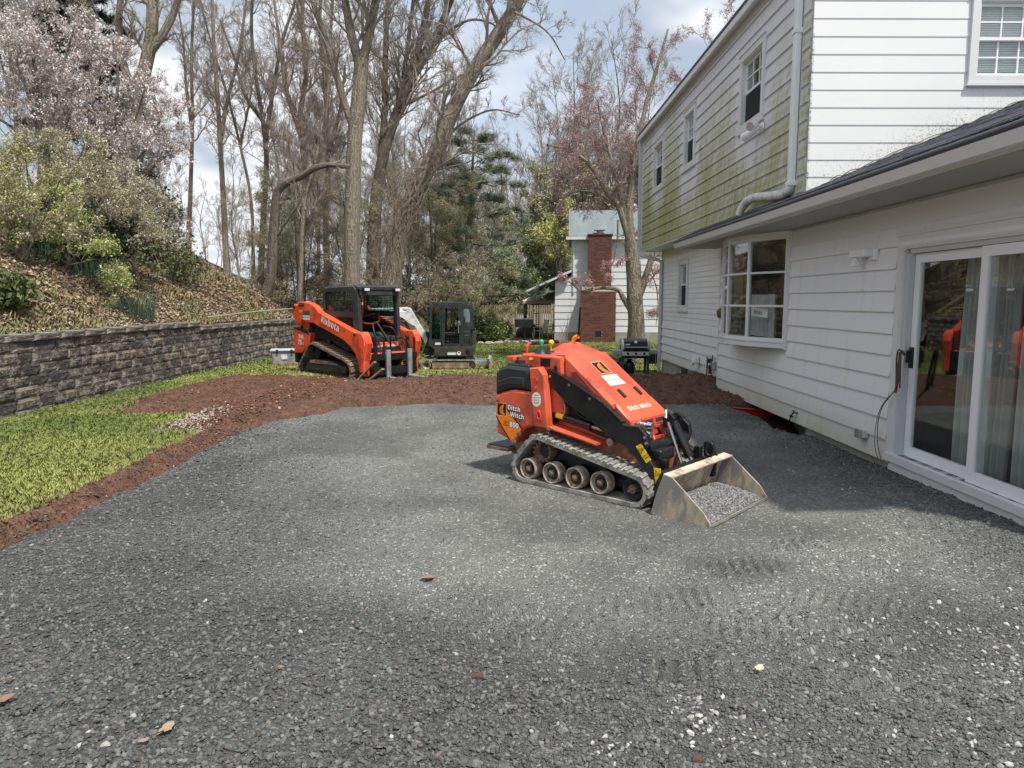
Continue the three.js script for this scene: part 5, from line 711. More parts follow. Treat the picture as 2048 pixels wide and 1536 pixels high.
  part('carriage_frame', [bb(1.06, 1.14, .50, .64, -.60, .60, .01), bb(1.06, 1.14, .20, .33, -.60, .60, .01), bb(1.06, 1.12, .30, .52, .44, .60, .006), bb(1.06, 1.12, .30, .52, -.60, -.44, .006), bb(1.04, 1.08, .16, .36, -.6, .6, .006)], M.black, fk);
  part('load_backrest', [-.55, -.33, .12, .3, .55].map(z => bb(1.09, 1.12, .6, 1.02 - Math.abs(z) * .1, z - .018, z + .018, .004)), M.black, fk);
  for (const z of [.24, -.36]) part('fork', [bb(1.14, 1.19, .14, .72, z - .055, z + .055, .006), plate([[1.14, .10], [1.19, .10], [2.30, .115], [2.30, .125], [1.19, .15], [1.14, .16]], z - .055, z + .055, .004)], M.galv, fk);
  part('hose', [tube([[.8, .9, .2], [.95, .85, .3], [1.1, .7, .35], [1.12, .6, .3]], .02, 7), tube([[.8, .9, -.2], [1.0, .95, -.35], [1.15, .7, -.4], [1.1, .5, -.3]], .02, 7), tube([[.85, .8, .66], [.95, .6, .7], [.95, .3, .66]], .02, 7)], M.hose, t);
  // print
  const ang = Math.atan2(1.14 - 1.50, .60 + .52); const dm = (w, h, f) => decalMat(w, h, f);
  decal(t, 'name_print', .74, .22, dm(512, 150, g => ink(g, 'Kubota', 10, 118, 'bold 138px sans-serif', '#f7efe8', null)), [-.12, 1.245, .768], [0, 0, ang]);
  decal(t, 'model_print', .36, .30, dm(256, 214, g => { g.transform(1, 0, -.18, 1, 34, 0); ink(g, 'SVL', 20, 88, 'bold 92px sans-serif', '#fff', null); ink(g, '75', 8, 186, 'bold 108px sans-serif', '#fff', null); ink(g, '-2', 138, 186, 'bold 52px sans-serif', '#fff', null); }), [-1.27, .87, .7455], [0, 0, 0]);
  decal(t, 'sticker', .26, .2, dm(128, 100, g => { g.fillStyle = '#4b5a3c'; g.fillRect(0, 0, 128, 52); g.fillStyle = '#eee'; g.fillRect(0, 52, 128, 48); g.fillStyle = '#555'; for (let k = 0; k < 5; k++) g.fillRect(8 + k * 24, 66, 14, 18); }), [-1.02, 1.43, .768], [0, 0, 0]);
  decal(t, 'sticker', .12, .06, dm(64, 32, g => { g.fillStyle = '#f0a020'; g.fillRect(0, 0, 64, 32); }), [-1.24, 1.52, .768], [0, 0, 0]); decal(t, 'sticker', .2, .07, dm(64, 24, g => { g.fillStyle = '#2b1a12'; g.fillRect(0, 0, 64, 24); g.fillStyle = '#d33'; g.fillRect(6, 8, 52, 5); }), [-1.2, 1.66, .768], [0, 0, -.05]);
}
{ // mini excavator
  const t = thing('mini_excavator', 'white and dark grey mini excavator with an open cab door on the back lawn', 'excavator', [-1.96, -.76, -24.95], 0), Z = .72;
  for (const s of [1, -1]) {
    const z0 = s > 0 ? .42 : -.74, z1 = s > 0 ? .74 : -.42, zc = s * .58;
    part('track', belt([[-.80, .20, .16], [.72, .20, .16]], z0, z1, .03, .09, .018, .55), M.rubber, t); part('track_frame', [bb(-.62, .66, .07, .33, zc - .1, zc + .13, .04)], M.mud, t); part('idler', [flangeWheel(-.80, .2, zc + s * .05, .145, .2, s)], M.wheel, t); part('sprocket', disc(.72, .2, zc - .06, zc + .06, .15), M.mud, t);
  }
  part('undercarriage', [bb(-.5, .5, .22, .40, -.45, .45, .03), rod([0, .38, 0], [0, .52, 0], .36, .36, 24)], M.charcoal, t);
  part('dozer_blade', [plate([[1.30, .05], [1.36, .04], [1.42, .20], [1.38, .42], [1.30, .46], [1.35, .25]], -.8, .8, .01), bb(.8, 1.32, .18, .34, .30, .42, .01), bb(.8, 1.32, .18, .34, -.42, -.30, .01)], M.galv, t); part('blade_mud', plate([[1.31, .06], [1.43, .08], [1.46, .22], [1.36, .40]], .55, .82, .02), M.mud, t);
  const up = part('house_body', [plate([[-.55, .50], [.74, .48], [.82, .56], [.82, .86], [-.55, .86]], -.72, .70, .04), bb(.10, .84, .84, 1.35, -.72, -.15, .06), bb(-.9, -.4, .52, .72, -.3, .3, .03)], M.umber = mat(.06, .05, .048, .7, { map: rep(rubberMap, 1.2) }), t);
  part('fan_grille', [disc(.62, .65, .700, .712, .08, 20)], M.black, up);
  decal(t, 'sticker', .5, .16, decalMat(256, 90, g => { g.fillStyle = '#d8e4d8'; g.fillRect(4, 34, 150, 46); g.fillStyle = '#3f6d4e'; g.fillRect(20, 8, 130, 24); g.fillStyle = '#e8e6de'; g.beginPath(); g.arc(205, 48, 38, 0, 7); g.fill(); g.fillStyle = '#3a3634'; g.beginPath(); g.arc(205, 34, 17, 0, 7); g.fill(); }), [.16, .62, .7045], [0, 0, 0]);
  // cab
  const cab = grp('cab', t), C0 = -.70, C1 = .77, zA = -.28, zB = .69;
  const outline = [[C0, .86], [C0 + .05, 2.22], [C0 + .14, 2.30], [-.28, 2.32], [.45, 2.32], [.68, 2.27], [.76, 2.1], [.78, .86]];
  const h1 = [[-.63, 1.08], [-.60, 2.16], [-.30, 2.2], [-.30, 1.08]], h2 = [[-.19, .92], [-.16, 2.16], [.34, 2.18], [.34, .92]], h3 = [[.46, 1.48], [.46, 2.14], [.66, 2.12], [.70, 2.0], [.71, 1.48]], h4 = [[.46, .92], [.46, 1.38], [.71, 1.38], [.71, .92]];
  for (const [z, d] of [[zB, -1], [zA, 1]]) { part('cab_side', plate(outline, z, z + d * .05, .015, [h1, h2, h3, h4]), M.cabGreen = M.cabGreen ?? mat(.032, .042, .042, .4, { map: rep(grunge, 1) }), cab); for (const q of d < 0 ? [h1, h3, h4] : [h1, h3, h4]) part('cab_window', plate(q, z + d * .02, z + d * .026, 0), M.greenGlass, cab); }
  part('cab_roof', [bb(-.58, .66, 2.30, 2.345, zA, zB, .02)], M.cabGreen, cab); part('cab_post', [bar([C0 + .02, .86, zA + .05], [C0 + .06, 2.25, zA + .05], .05, .05), bar([.75, .86, zA + .05], [.73, 2.1, zA + .05], .05, .05), bb(C0 - .02, C0 + .02, .86, 1.1, zA, zB, .01), bb(.74, .78, .86, 1.4, zA, zB, .01), bb(C0, .76, .84, .88, zA, zB, .01), bar([-.25, .9, zB + .012], [-.23, 2.3, zB + .012], .05, .025), bar([.40, .9, zB + .012], [.40, 2.25, zB + .012], .05, .025)], M.cabGreen, cab);
  part('cab_window', [bb(C0 + .02, C0 + .03, 1.1, 2.2, zA + .08, zB - .08)], M.greenGlass, cab);
  part('seat', [bx(.45, .14, .46, .12, 1.22, .2, .04), bx(.14, .6, .44, .34, 1.5, .2, .05), bb(-.05, .4, .9, 1.15, 0, .4, .03)], M.hose, cab); part('control_lever', [rod([-.2, 1.2, .02], [-.2, 1.5, .02], .015), rod([-.2, 1.2, .42], [-.2, 1.5, .42], .015), bb(-.3, .2, 1.2, 1.32, .38, .5, .02), bx(.3, .16, .5, -.42, 1.3, .2, .03)], M.hose, cab); part('grab_handle', tube([[.30, 1.3, zB + .01], [.30, 1.6, zB + .05], [.33, 1.72, zB + .03], [.36, 1.55, zB + .02]], .016, 6), M.galv, cab);
  part('mirror', [bx(.16, .10, .1, .80, 1.42, zB + .02, .02)], M.black, cab); part('label', bb(-.5, -.31, .90, .98, zB + .001, zB + .004), M.white, cab);
  // boom and stick
  part('boom', plate([[-.86, .80], [-.72, .98], [-1.10, 1.60], [-1.40, 2.12], [-1.46, 2.15], [-1.52, 2.12], [-1.56, 2.03], [-1.86, 2.04], [-1.86, 1.86], [-1.66, 1.78], [-1.48, 1.62], [-1.25, 1.50], [-.98, 1.05]], -.14, .10, .015), M.white, t);
  part('boom_bracket', [plate([[-1.0, .56], [-.72, .56], [-.66, .98], [-.82, 1.02]], -.2, .16, .01), rod([-1.02, .66, .05], [-1.62, 1.66, .0], .05, .05, 10), rod([-.8, 1.0, .13], [-.76, 1.2, .13], .03)], M.black, t); part('hose', [tube([[-.75, 1.0, .14], [-.86, 1.3, .16], [-.72, 1.25, .2], [-.66, .95, .16]], .02, 6), tube([[-.6, .7, .3], [-.8, .62, .4], [-.7, .55, .5], [-.5, .66, .6]], .018, 6), tube([[-1.1, .6, .1], [-.9, .45, .3], [-.6, .55, .5]], .02, 6)], M.hose, t);
  part('stick', [plate([[-1.70, 2.10], [-1.60, 1.95], [-1.76, 1.82], [-3.9, 1.58], [-4.05, 1.66], [-3.95, 1.78]], -.10, .07, .012), rod([-1.5, 2.12, -.02], [-2.9, 2.08, -.02], .045, .045, 10)], M.white, t); part('bucket', [plate([[-3.95, 1.75], [-4.45, 1.7], [-4.7, 1.35], [-4.6, 1.0], [-4.2, .86], [-4.3, 1.2], [-4.1, 1.5]], -.3, -.27, .004), plate([[-3.95, 1.75], [-4.45, 1.7], [-4.7, 1.35], [-4.6, 1.0], [-4.2, .86], [-4.3, 1.2], [-4.1, 1.5]], .27, .3, .004), plate([[-4.45, 1.7], [-4.7, 1.35], [-4.6, 1.0], [-4.2, .86], [-4.2, .88], [-4.58, 1.02], [-4.67, 1.35], [-4.43, 1.68]], -.27, .27, .002)], M.galv, t);
}
{ // gas grill by the house corner
  const gy = -.52, t = thing('gas_grill', 'gas grill with black lid and steel control panel beside the house corner', 'grill', [3.43, gy, -19.3], 0);
  part('leg', bb(-.37, -.31, .06, .70, .15, .21, .006), M.charcoal, t); part('leg', bb(.31, .37, .06, .70, .15, .21, .006), M.charcoal, t); part('leg', bb(-.37, -.31, .06, .70, -.25, -.19, .006), M.charcoal, t); part('leg', bb(.31, .37, .06, .70, -.25, -.19, .006), M.charcoal, t);
  part('bottom_shelf', [bb(-.36, .36, .13, .17, -.24, .20, .01)], M.charcoal, t); part('fire_box', plate([[-.24, .62], [.22, .62], [.24, .86], [-.27, .86]], -.36, .36, .02).rotateY(Math.PI / 2).translate(0, 0, 0), M.black, t);
  const lid = part('lid', lathe([[.0, -.37], [.255, -.37], [.265, -.36], [.265, .36], [.255, .37], [0, .37]], 32, 'x').scale(1, .98, 1).translate(0, .88, -.01), M.lid = mat(.022, .024, .03, .25), t);
  part('lid_end', [lathe([[.1, -.378], [.272, -.378], [.272, -.315], [.266, -.315]], 32, 'x').translate(0, .88, -.01), lathe([[.266, .315], [.272, .315], [.272, .378], [.1, .378]], 32, 'x').translate(0, .88, -.01)], M.steelWhite = mat(.55, .55, .55, .35, { metalness: .3 }), lid); part('thermometer', [rod([0, 1.045, .19], [0, 1.06, .215], .042, .042, 20)], M.white, lid); part('handle', [rod([-.3, .915, .30], [.3, .915, .30], .014, .014, 10), bb(-.28, -.26, .90, .93, .25, .3), bb(.26, .28, .90, .93, .25, .3)], M.chrome, lid); part('badge', bx(.12, .035, .008, -.22, .985, .245, .003).rotateX(0), M.white, lid);
  const cp = part('control_panel', plate([[.24, .685], [.27, .69], [.26, .835], [.20, .84]], -.36, .36, .006).rotateY(-Math.PI / 2), M.steelWhite, t); for (const x of [-.22, 0, .22]) part('knob', [rod([x, .75, .265], [x, .75, .31], .034, .030, 18), bb(x - .007, x + .007, .72, .78, .30, .318, .003)], M.black, t);
  for (const s of [-1, 1]) part('side_shelf', [bb(s * .375, s * .64, .79, .835, -.22, .22, .012), bb(s * .375, s * .63, .73, .80, .20, .225, .006)], M.galv, t);
  part('side_bracket', [bb(.40, .52, .46, .72, -.05, .02, .01)], M.charcoal, t); part('utensil', [rod([.58, .76, .23], [.575, .40, .24], .008), rod([.53, .74, .23], [.53, .45, .24], .008)], M.galv, t);
  part('wheel', [lathe([[.03, -.02], [.085, -.025], [.09, 0], [.085, .025], [.03, .02]], 20, 'z').translate(.34, .09, .24)], M.galv, t); part('wheel', [lathe([[.03, -.02], [.085, -.025], [.09, 0], [.085, .025], [.03, .02]], 20, 'z').translate(.34, .09, -.26)], M.galv, t); part('caster', [rod([-.34, 0.005, .18], [-.34, .06, .18], .03)], M.black, t);
  part('gas_bottle', [lathe([[0, 0], [.12, .01], [.15, .05], [.15, .25], [.12, .32], [.06, .35], [.06, .40], [0, .40]], 20).translate(-.12, .18, -.05)], M.black, t); part('gas_hose', tube([[-.12, .58, -.05], [.05, .5, 0], [.0, .35, .1], [.12, .25, .1], [.16, .5, .05]], .012, 6), M.hose, t);
  const cover = thing('grill_cover', 'crumpled black grill cover lying on the grass behind the gas grill', 'cover', [2.98, gy, -19.55]); part('cloth', (() => { const g = new THREE.IcosahedronGeometry(.34, 4), p = g.attributes.position; for (let i = 0; i < p.count; i++) { const f = 1 + .5 * (fbm(p.getX(i) * 7 + 9, p.getY(i) * 7 + p.getZ(i) * 9, 3) - .5); p.setXYZ(i, p.getX(i) * f, Math.max(0, (p.getY(i) + .2) * f * .9), p.getZ(i) * f); } g.computeVertexNormals(); return g; })(), M.hose, cover);
  const pot = thing('plant_pot', 'dark plant pot with dry stems behind the right side shelf of the grill', 'plant pot', [4.35, gy + .3, -21.2]); part('pot', lathe([[0, 0], [.2, 0], [.27, .35], [.29, .35], [.29, .39], [.25, .39], [.2, .05], [0, .05]], 22), M.plastic, pot); part('stems', Array.from({ length: 22 }, (_, k) => rod([rr(-.1, .1), .25, rr(-.1, .1)], [rr(-.3, .3), .4 + .2 * R(), rr(-.3, .3)], .008, .004, 5)), M.twigRed, pot);
}
{ // wood, bin and stones about the yard
  const plank = thing('plank', 'weathered board leaning on the forks, the left of two beside the track loader', 'plank', [0, 0, 0]); const A = at(705, 772, 15.0), B = at(750, 724, 14.75); plank.position.copy(A); part('board', bar([0, 0, 0], [B.x - A.x, B.y - A.y, B.z - A.z], .10, .03), M.wood, plank);
  const p2 = thing('plank', 'weathered board leaning on the forks, the right of two beside the track loader', 'plank', [0, 0, 0]); const C = at(722, 774, 14.7), D = at(766, 738, 14.5); p2.position.copy(C); part('board', bar([0, 0, 0], [D.x - C.x, D.y - C.y, D.z - C.z], .10, .03), M.wood, p2);
  const bin = thing('storage_bin', 'grey lidded storage bin standing by the wall behind the track loader', 'bin', [-5.78, drop(-5.78, -18.6) + .04, -18.6], .25); bin.scale.set(.72, .78, .8); part('body', [plate([[-.42, 0], [.42, 0], [.46, .52], [-.46, .52]], -.28, .28, .02)], M.galv, bin); part('lid', [bb(-.50, .50, .52, .58, -.33, .33, .02)], mat(.5, .52, .54, .5), bin); part('base_mud', bb(-.44, .44, .0, .14, -.295, .295, .01), M.mud, bin); part('label', bb(-.12, .08, .26, .42, .30, .306), M.white, bin); part('latch', [bb(-.3, -.22, .46, .58, .30, .335, .006), bb(.2, .28, .46, .58, .30, .335, .006)], M.black, bin);
  const pole = thing('bamboo_pole', 'long pale pole lying along the top of the retaining wall', 'pole', [-6.9, 1.24, -19]); part('shaft', tube([[-.2, .0, 2.0], [-.1, .05, .6], [.05, .10, -1], [.35, .16, -4.2]], .02, 7), M.twigPale, pole);
  for (const [x, z, a, l] of [[-11.2, -27.2, .55, 5.6], [-16.2, -34, .45, 7]]) { const y = hillY(x, z), dx = Math.cos(a) * l, dz = -Math.sin(a) * l; const log = thing('fallen_log', x > -14 ? 'thin pale log lying down the leafy slope above the wall' : 'dark fallen log lying along the crest of the hill', 'log', [x, y + .12, z]); const pts = [0, .25, .5, .75, 1].map((q) => V(dx * q, hillY(x + dx * q, z + dz * q) - y + .06 * Math.sin(q * 6), dz * q)); const lb = new Limbs(); lb.tube(pts, u => lerp(.13, .07, u), 9); part('trunk', lb.geo(), x > -14 ? M.bark : M.barkDark, log); }
  const r = mulberry(71); for (const [px_, py_, c, w] of [[334, 1467, [.34, .25, .17], .055], [1518, 1350, [.5, .45, .31], .045], [288, 1493, [.30, .22, .16], .03], [8, 1412, [.26, .14, .09], .06]]) { const p = at(px_, py_, 1), k = EYE.y / (EYE.y - p.y), q = EYE.clone().addScaledVector(p.clone().sub(EYE), k); const lf = thing('dry_leaf', px_ > 1000 ? 'pale yellow dry leaf on the gravel at the right front' : px_ < 100 ? 'reddish brown dead leaf at the left edge of the gravel' : px_ > 300 ? 'large tan dry leaf on the gravel at the left front' : 'small curled brown leaf stalk near the large tan leaf', 'leaf', [q.x, gravelY(q.x, q.z) + .022, q.z], r() * 6); const g = new THREE.CircleGeometry(w / 2, 22).rotateX(-Math.PI / 2), a = g.attributes.position; for (let i = 1; i < a.count; i++) { const f = 1 + .12 * Math.sin(i * 2.4) + .08 * Math.sin(i * 5.1 + px_); a.setXYZ(i, a.getX(i) * f * 1.3, Math.abs(a.getX(i)) * .35 + .2 * a.getZ(i) * a.getZ(i) / w, a.getZ(i) * f * .8); } g.computeVertexNormals(); part('blade', g, mat(...c, .85, { side: THREE.DoubleSide }), lf); part('stalk', rod([w * .5, .004, 0], [w * .95, .006, .01], .0016, .001, 5), mat(...c, .85), lf); }
  for (const [px_, py_, s, l] of [[955, 1353, .05, 'small reddish brown clod of soil on the gravel in front'], [857, 1160, .075, 'flat piece of reddish brick in the gravel'], [1395, 1522, .05, 'reddish soil clod at the lower edge of the gravel']]) { const p = at(px_, py_, 1), k = EYE.y / (EYE.y - p.y), q = EYE.clone().addScaledVector(p.clone().sub(EYE), k); const o = thing('soil_clod', l, 'clod', [q.x, gravelY(q.x, q.z) + .008, q.z]); part('clod', stoneGeo(90 + px_, px_ === 857 ? .3 : .7).scale(s * 1.3, s, s), px_ === 857 ? mat(.25, .16, .12, .95) : mat(.10, .055, .04, .98), o); }
}
// ---------------------------------------------------------------- the neighbour's yard
{
  const NX0 = 2.35, NX1 = 9.5, NZ = -35.6, gy = -.42, h = thing('neighbour_house', 'white clapboard house with grey roof and brick chimney across the back lawn', 'house', [0, 0, 0]);
  const F = frame([2.35, 0, NZ], [1, 0, 0], [0, 0, 1]); // wall facing the camera
  part('wall', [bb(3.15, 9.5, gy, 4.62, NZ - 5.2, NZ), plateFrame(frame([3.15, 0, NZ], [0, 0, -1], [-1, 0, 0]), [[0, 4.62], [5.2, 4.62], [2.6, 6.2]], -.1, 0), bb(2.35, 3.15, gy, 2.6, NZ - 8, NZ - .001)], M.siding, h);
  boards(h, F, .8, 7.15, .06, 4.6, .33, M.siding, [], { t: .03 }); boards(h, F, 0, .8, .06, 2.75, .33, M.siding, [], { t: .03, limit: y => [clamp((y - 2.2) * 1.6, 0, .78), .8] });
  part('foundation', bb(2.4, 9.4, gy - .4, .055, NZ - .1, NZ + .02), M.concrete, h);
  const RF = frame([0, 0, 0], [1, 0, 0], [0, 0, 1]); part('roof', [prism(RF, [[NZ + .35, 4.62], [NZ + .35, 4.74], [NZ - 2.6, 6.3], [NZ - 2.6, 6.2]], 3.0, 9.8), prism(RF, [[NZ - 2.6, 6.2], [NZ - 2.6, 6.3], [NZ - 5.6, 4.74], [NZ - 5.6, 4.62]], 3.0, 9.8)], M.shingleFar, h);
  part('fascia', [bb(2.88, 9.8, 4.56, 4.70, NZ + .34, NZ + .40)], M.trim, h); part('gutter', [bb(3.22, 3.30, 2.0, 4.56, NZ + .03, NZ + .10, .01)], M.trim, h);
  const lr = frame([0, 0, NZ - 8.2], [0, 0, 1], [1, 0, 0]); part('lower_roof', prism(lr, [[.95, 2.02], [3.16, 3.02], [3.16, 3.10], [.92, 2.10]], 0, 8.6), M.shingleFar, h); part('rake_board', prism(frame([0, 0, NZ], [0, 0, 1], [1, 0, 0]), [[.92, 2.0], [3.15, 3.0], [3.15, 3.11], [.92, 2.11]], .38, .44), M.trim, h);
  // chimney: courses of brick round a mortar core
  const c = grp('chimney', h), bricks = [], dark = []; const r = mulberry(81); const x0 = 3.62, x1 = 5.30, cz = NZ + .03, d = .85;
  part('mortar', [bb(x0 + .012, x1 - .012, gy - .3, 2.06, cz, cz + d - .012), bb(3.96, 5.06, 2.0, 4.72, cz, cz + .60), prism(RF, [[cz, 2.06], [cz + d - .02, 2.06], [cz + .6, 2.3], [cz, 2.3]], x0 + .05, x1 - .05)], M.mortar, c);
  for (let y = gy - .1, k = 0; y < 4.72; y += .0762, k++) { const a = y < 2.05 ? x0 : 3.95, b = y < 2.05 ? x1 : 5.07, dz = y < 2.05 ? d : .612; for (let x = a - (k % 2) * .105; x < b - .02; x += .21) { const p = Math.max(a, x), q = Math.min(b, x + .2); if (q - p < .03 || (Math.abs(y + .02) < .12 && p > 4.3 && q < 4.75)) continue; (r() < (y > 2.6 ? .6 : .3) ? dark : bricks).push(bb(p, q, y, y + .065, cz + dz - .1, cz + dz + rr(-.003, .003, r))); } for (let z = cz + dz - .1 - .2 + (k % 2) * .1; z > cz - .1; z -= .21) { const p = Math.max(cz, z); (r() < .4 ? dark : bricks).push(bb(a, a + .1, y, y + .065, p, Math.min(cz + dz - .105, z + .2)), bb(b - .1, b, y, y + .065, p, Math.min(cz + dz - .105, z + .2))); } }
  part('bricks', bricks, M.brick, c, true); part('dark_bricks', dark, M.brickDark, c, true);
  part('chimney_cap', [bb(3.90, 5.12, 4.73, 4.80, cz - .03, cz + .66, .01)], M.brickDark, c); part('flue', [rod([4.5, 4.80, cz + .3], [4.5, 4.98, cz + .3], .16, .16, 14), bb(4.22, 4.78, 4.98, 5.02, cz + .05, cz + .55, .01)], M.galv, c); part('clean_out', bb(4.33, 4.62, -.12, .16, cz + d - .02, cz + d + .012), M.dark, c);
  part('downspout', bar([3.50, gy, NZ + .4], [3.60, 1.3, NZ + .3], .06, .06), mat(.02, .07, .05, .5), h);
  rebase(h, 3.15, gy, NZ); h.rotation.y = -.088;
  // gazebo behind the house
  const g = thing('gazebo', 'beige two tier garden gazebo beside the neighbour house', 'gazebo', [2.6, -.4, -40.5]);
  const pyr = (w, y0, y1, w1) => { const q = [[-w, y0, -w], [w, y0, -w], [w, y0, w], [-w, y0, w], [-w1, y1, -w1], [w1, y1, -w1], [w1, y1, w1], [-w1, y1, w1]], f = [[0, 1, 5, 4], [1, 2, 6, 5], [2, 3, 7, 6], [3, 0, 4, 7], [4, 5, 6, 7]], P = []; for (const k of f) for (const i of [k[0], k[2], k[1], k[0], k[3], k[2]]) P.push(...q[i]); const b = new THREE.BufferGeometry(); b.setAttribute('position', new THREE.Float32BufferAttribute(P, 3)); b.computeVertexNormals(); return b; };
  M.canvas = mat(.58, .50, .42, .9, { side: THREE.DoubleSide }); part('canopy', [pyr(1.75, 2.0, 2.55, .65), bb(-1.75, 1.75, 1.86, 2.0, 1.74, 1.76), bb(-1.76, -1.74, 1.86, 2.0, -1.75, 1.75)], M.canvas, g); part('vent_canopy', pyr(.75, 2.6, 2.95, .05), M.canvas, g); for (const [x, z] of [[-1.6, -1.6], [1.6, -1.6], [-1.6, 1.6], [1.6, 1.6]]) part('post', bb(x - .06, x + .06, 0, 2.0, z - .06, z + .06), M.black, g); part('lattice', [bb(-1.2, -.9, .7, .74, 1.55, 1.6), bb(-1.2, -.9, 1.3, 1.34, 1.55, 1.6), bb(-1.22, -1.18, 0, 1.9, 1.55, 1.6), bb(-.92, -.88, 0, 1.9, 1.55, 1.6)], M.black, g);
  // park grill on a post
  const pg = thing('park_grill', 'black charcoal grill on a single post at the edge of the patio', 'grill', [.80, -.42, -34.6]); part('post', rod([0, 0, 0], [0, .82, 0], .06), M.black, pg); part('fire_box', plate([[-.42, .78], [.38, .74], [.46, 1.10], [-.46, 1.10]], -.28, .28, .02), M.black, pg); part('lid', plate([[-.47, 1.10], [.47, 1.10], [.44, 1.20], [-.44, 1.18]], -.28, .28, .03), M.charcoal, pg);
  // chairs
  const ch = (l, p, t) => { const o = thing('garden_chair', l, 'chair', p, t, undefined), m = M.cream ??= mat(.66, .66, .56, .6); for (const s of [-1, 1]) { part('leg', bar([s * .27, 0, .28], [s * .25, .45, .22], .04, .04), m, o); part('leg', bar([s * .27, 0, -.3], [s * .25, .45, -.22], .04, .04), m, o); part('armrest', [bar([s * .28, .62, .26], [s * .28, .64, -.24], .06, .03), bar([s * .28, .45, .24], [s * .28, .62, .24], .04, .04)], m, o); } part('seat', Array.from({ length: 5 }, (_, k) => bb(-.25, .25, .43, .46, -.22 + k * .1, -.14 + k * .1)), m, o); part('backrest', [...Array.from({ length: 5 }, (_, k) => bar([-.2 + k * .1, .46, -.24], [-.2 + k * .1, 1.0, -.38], .06, .02)), bar([-.27, 1.0, -.38], [.27, 1.0, -.38], .05, .03)], m, o); return o; };
  ch('pale slatted garden chair left of the neighbour house wall', [1.75, -.40, -37.6], -1.0); ch('pale garden chair half hidden by the neighbour house corner', [2.25, -.40, -38.9], -1.9);
  const fw = thing('covered_furniture', 'brown covered garden furniture heaped under the gazebo', 'furniture', [1.25, -.4, -39.3]); part('cover', (() => { const q = new THREE.IcosahedronGeometry(.6, 4), p = q.attributes.position; for (let i = 0; i < p.count; i++) { const f = 1 + .4 * (fbm(p.getX(i) * 3 + 9, p.getY(i) * 4 + p.getZ(i) * 3, 3) - .5); p.setXYZ(i, p.getX(i) * f * 1.3, Math.max(0, (p.getY(i) + .2) * f * .9), p.getZ(i) * f); } q.computeVertexNormals(); return q; })(), mat(.09, .065, .06, .95), fw); part('leg', rod([.12, 0, .6], [.12, .35, .6], .04), M.white, fw);
  structure('patio', quadGrid(20, 16, (s, t) => { const x = lerp(-1.3, 3.2, s) + .3 * Math.sin(t * 5), z = lerp(-34.8, -42, t); return [x, baseY(x, z) + .03 - .2 * (s === 0 || t === 0 ? 1 : 0), z, x, z]; }), mat(.24, .19, .155, .95, { map: rep(concreteMap, .5) }));
  { const e = thing('stone_edging', 'row of low pale edging stones in front of the round shrubs', 'edging stones'); for (let k = 0; k < 9; k++) { const x = -2.1 + k * .42, z = -33.7 - .10 * k + .2 * Math.sin(k); const o = part('stone', stoneGeo(120 + k, .5).scale(rr(.35, .55), rr(.28, .42), .4), mat(.36, .33, .28, .95), e); o.position.set(x, baseY(x, z) + .05, z); } }
  // picket fence along the back of the yard
  const fe = thing('picket_fence', 'long weathered wooden picket fence closing the back of the yard', 'fence', [0, 0, 0]); const fz = -46, pick = []; for (let x = -9; x < 5.2; x += .145) { const y = baseY(x, fz); pick.push(bb(x, x + .10, y + .05, y + 1.72 + rr(-.015, .015), fz, fz + .025)); } part('pickets', pick, M.fence = mat(.37, .30, .20, .95, { map: rep(concreteMap, .8) }), fe, true); for (let x = -9; x < 5.5; x += 2.4) part('post', bb(x - .06, x + .06, -.6, 1.38, fz + .03, fz + .13), M.fence, fe); part('rail', [bb(-9, 5.2, .0, .09, fz - .05, fz - .01), bb(-9, 5.2, 1.0, 1.09, fz - .05, fz - .01)], M.fence, fe);
  // far houses seen through the trees
  const fh = thing('far_house', 'pale house glimpsed low through the trees behind the fence', 'house', [2, -.4, -66]); part('wall', bb(-9, 3, 0, 2.5, -3, 3), M.farWall = mat(.5, .52, .54, .8), fh); part('roof', prism(frame([0, 0, 0], [1, 0, 0], [0, 0, 1]), [[3.4, 2.45], [0, 4.1], [-3.4, 2.45]], -9.4, 3.4), M.shingleFar, fh); for (const x of [-7, -4.5, -2, .8]) part('window', bb(x, x + 1, .9, 1.9, 3, 3.03), M.dark, fh);
  const f2 = thing('far_house', 'white shed glimpsed between the trunks at the foot of the hill', 'house', [-15.4, 0, -62]); part('wall', bb(-2, 2, -.5, 2.7, -2, 2), M.white, f2); part('roof', prism(frame([0, 0, 0], [0, 0, 1], [1, 0, 0]), [[-2.4, 2.6], [0, 4.0], [2.4, 2.6]], -2.3, 2.3), M.shingleFar, f2); part('door', bb(-.5, .5, 0, 2, 2, 2.03), M.charcoal, f2);
}

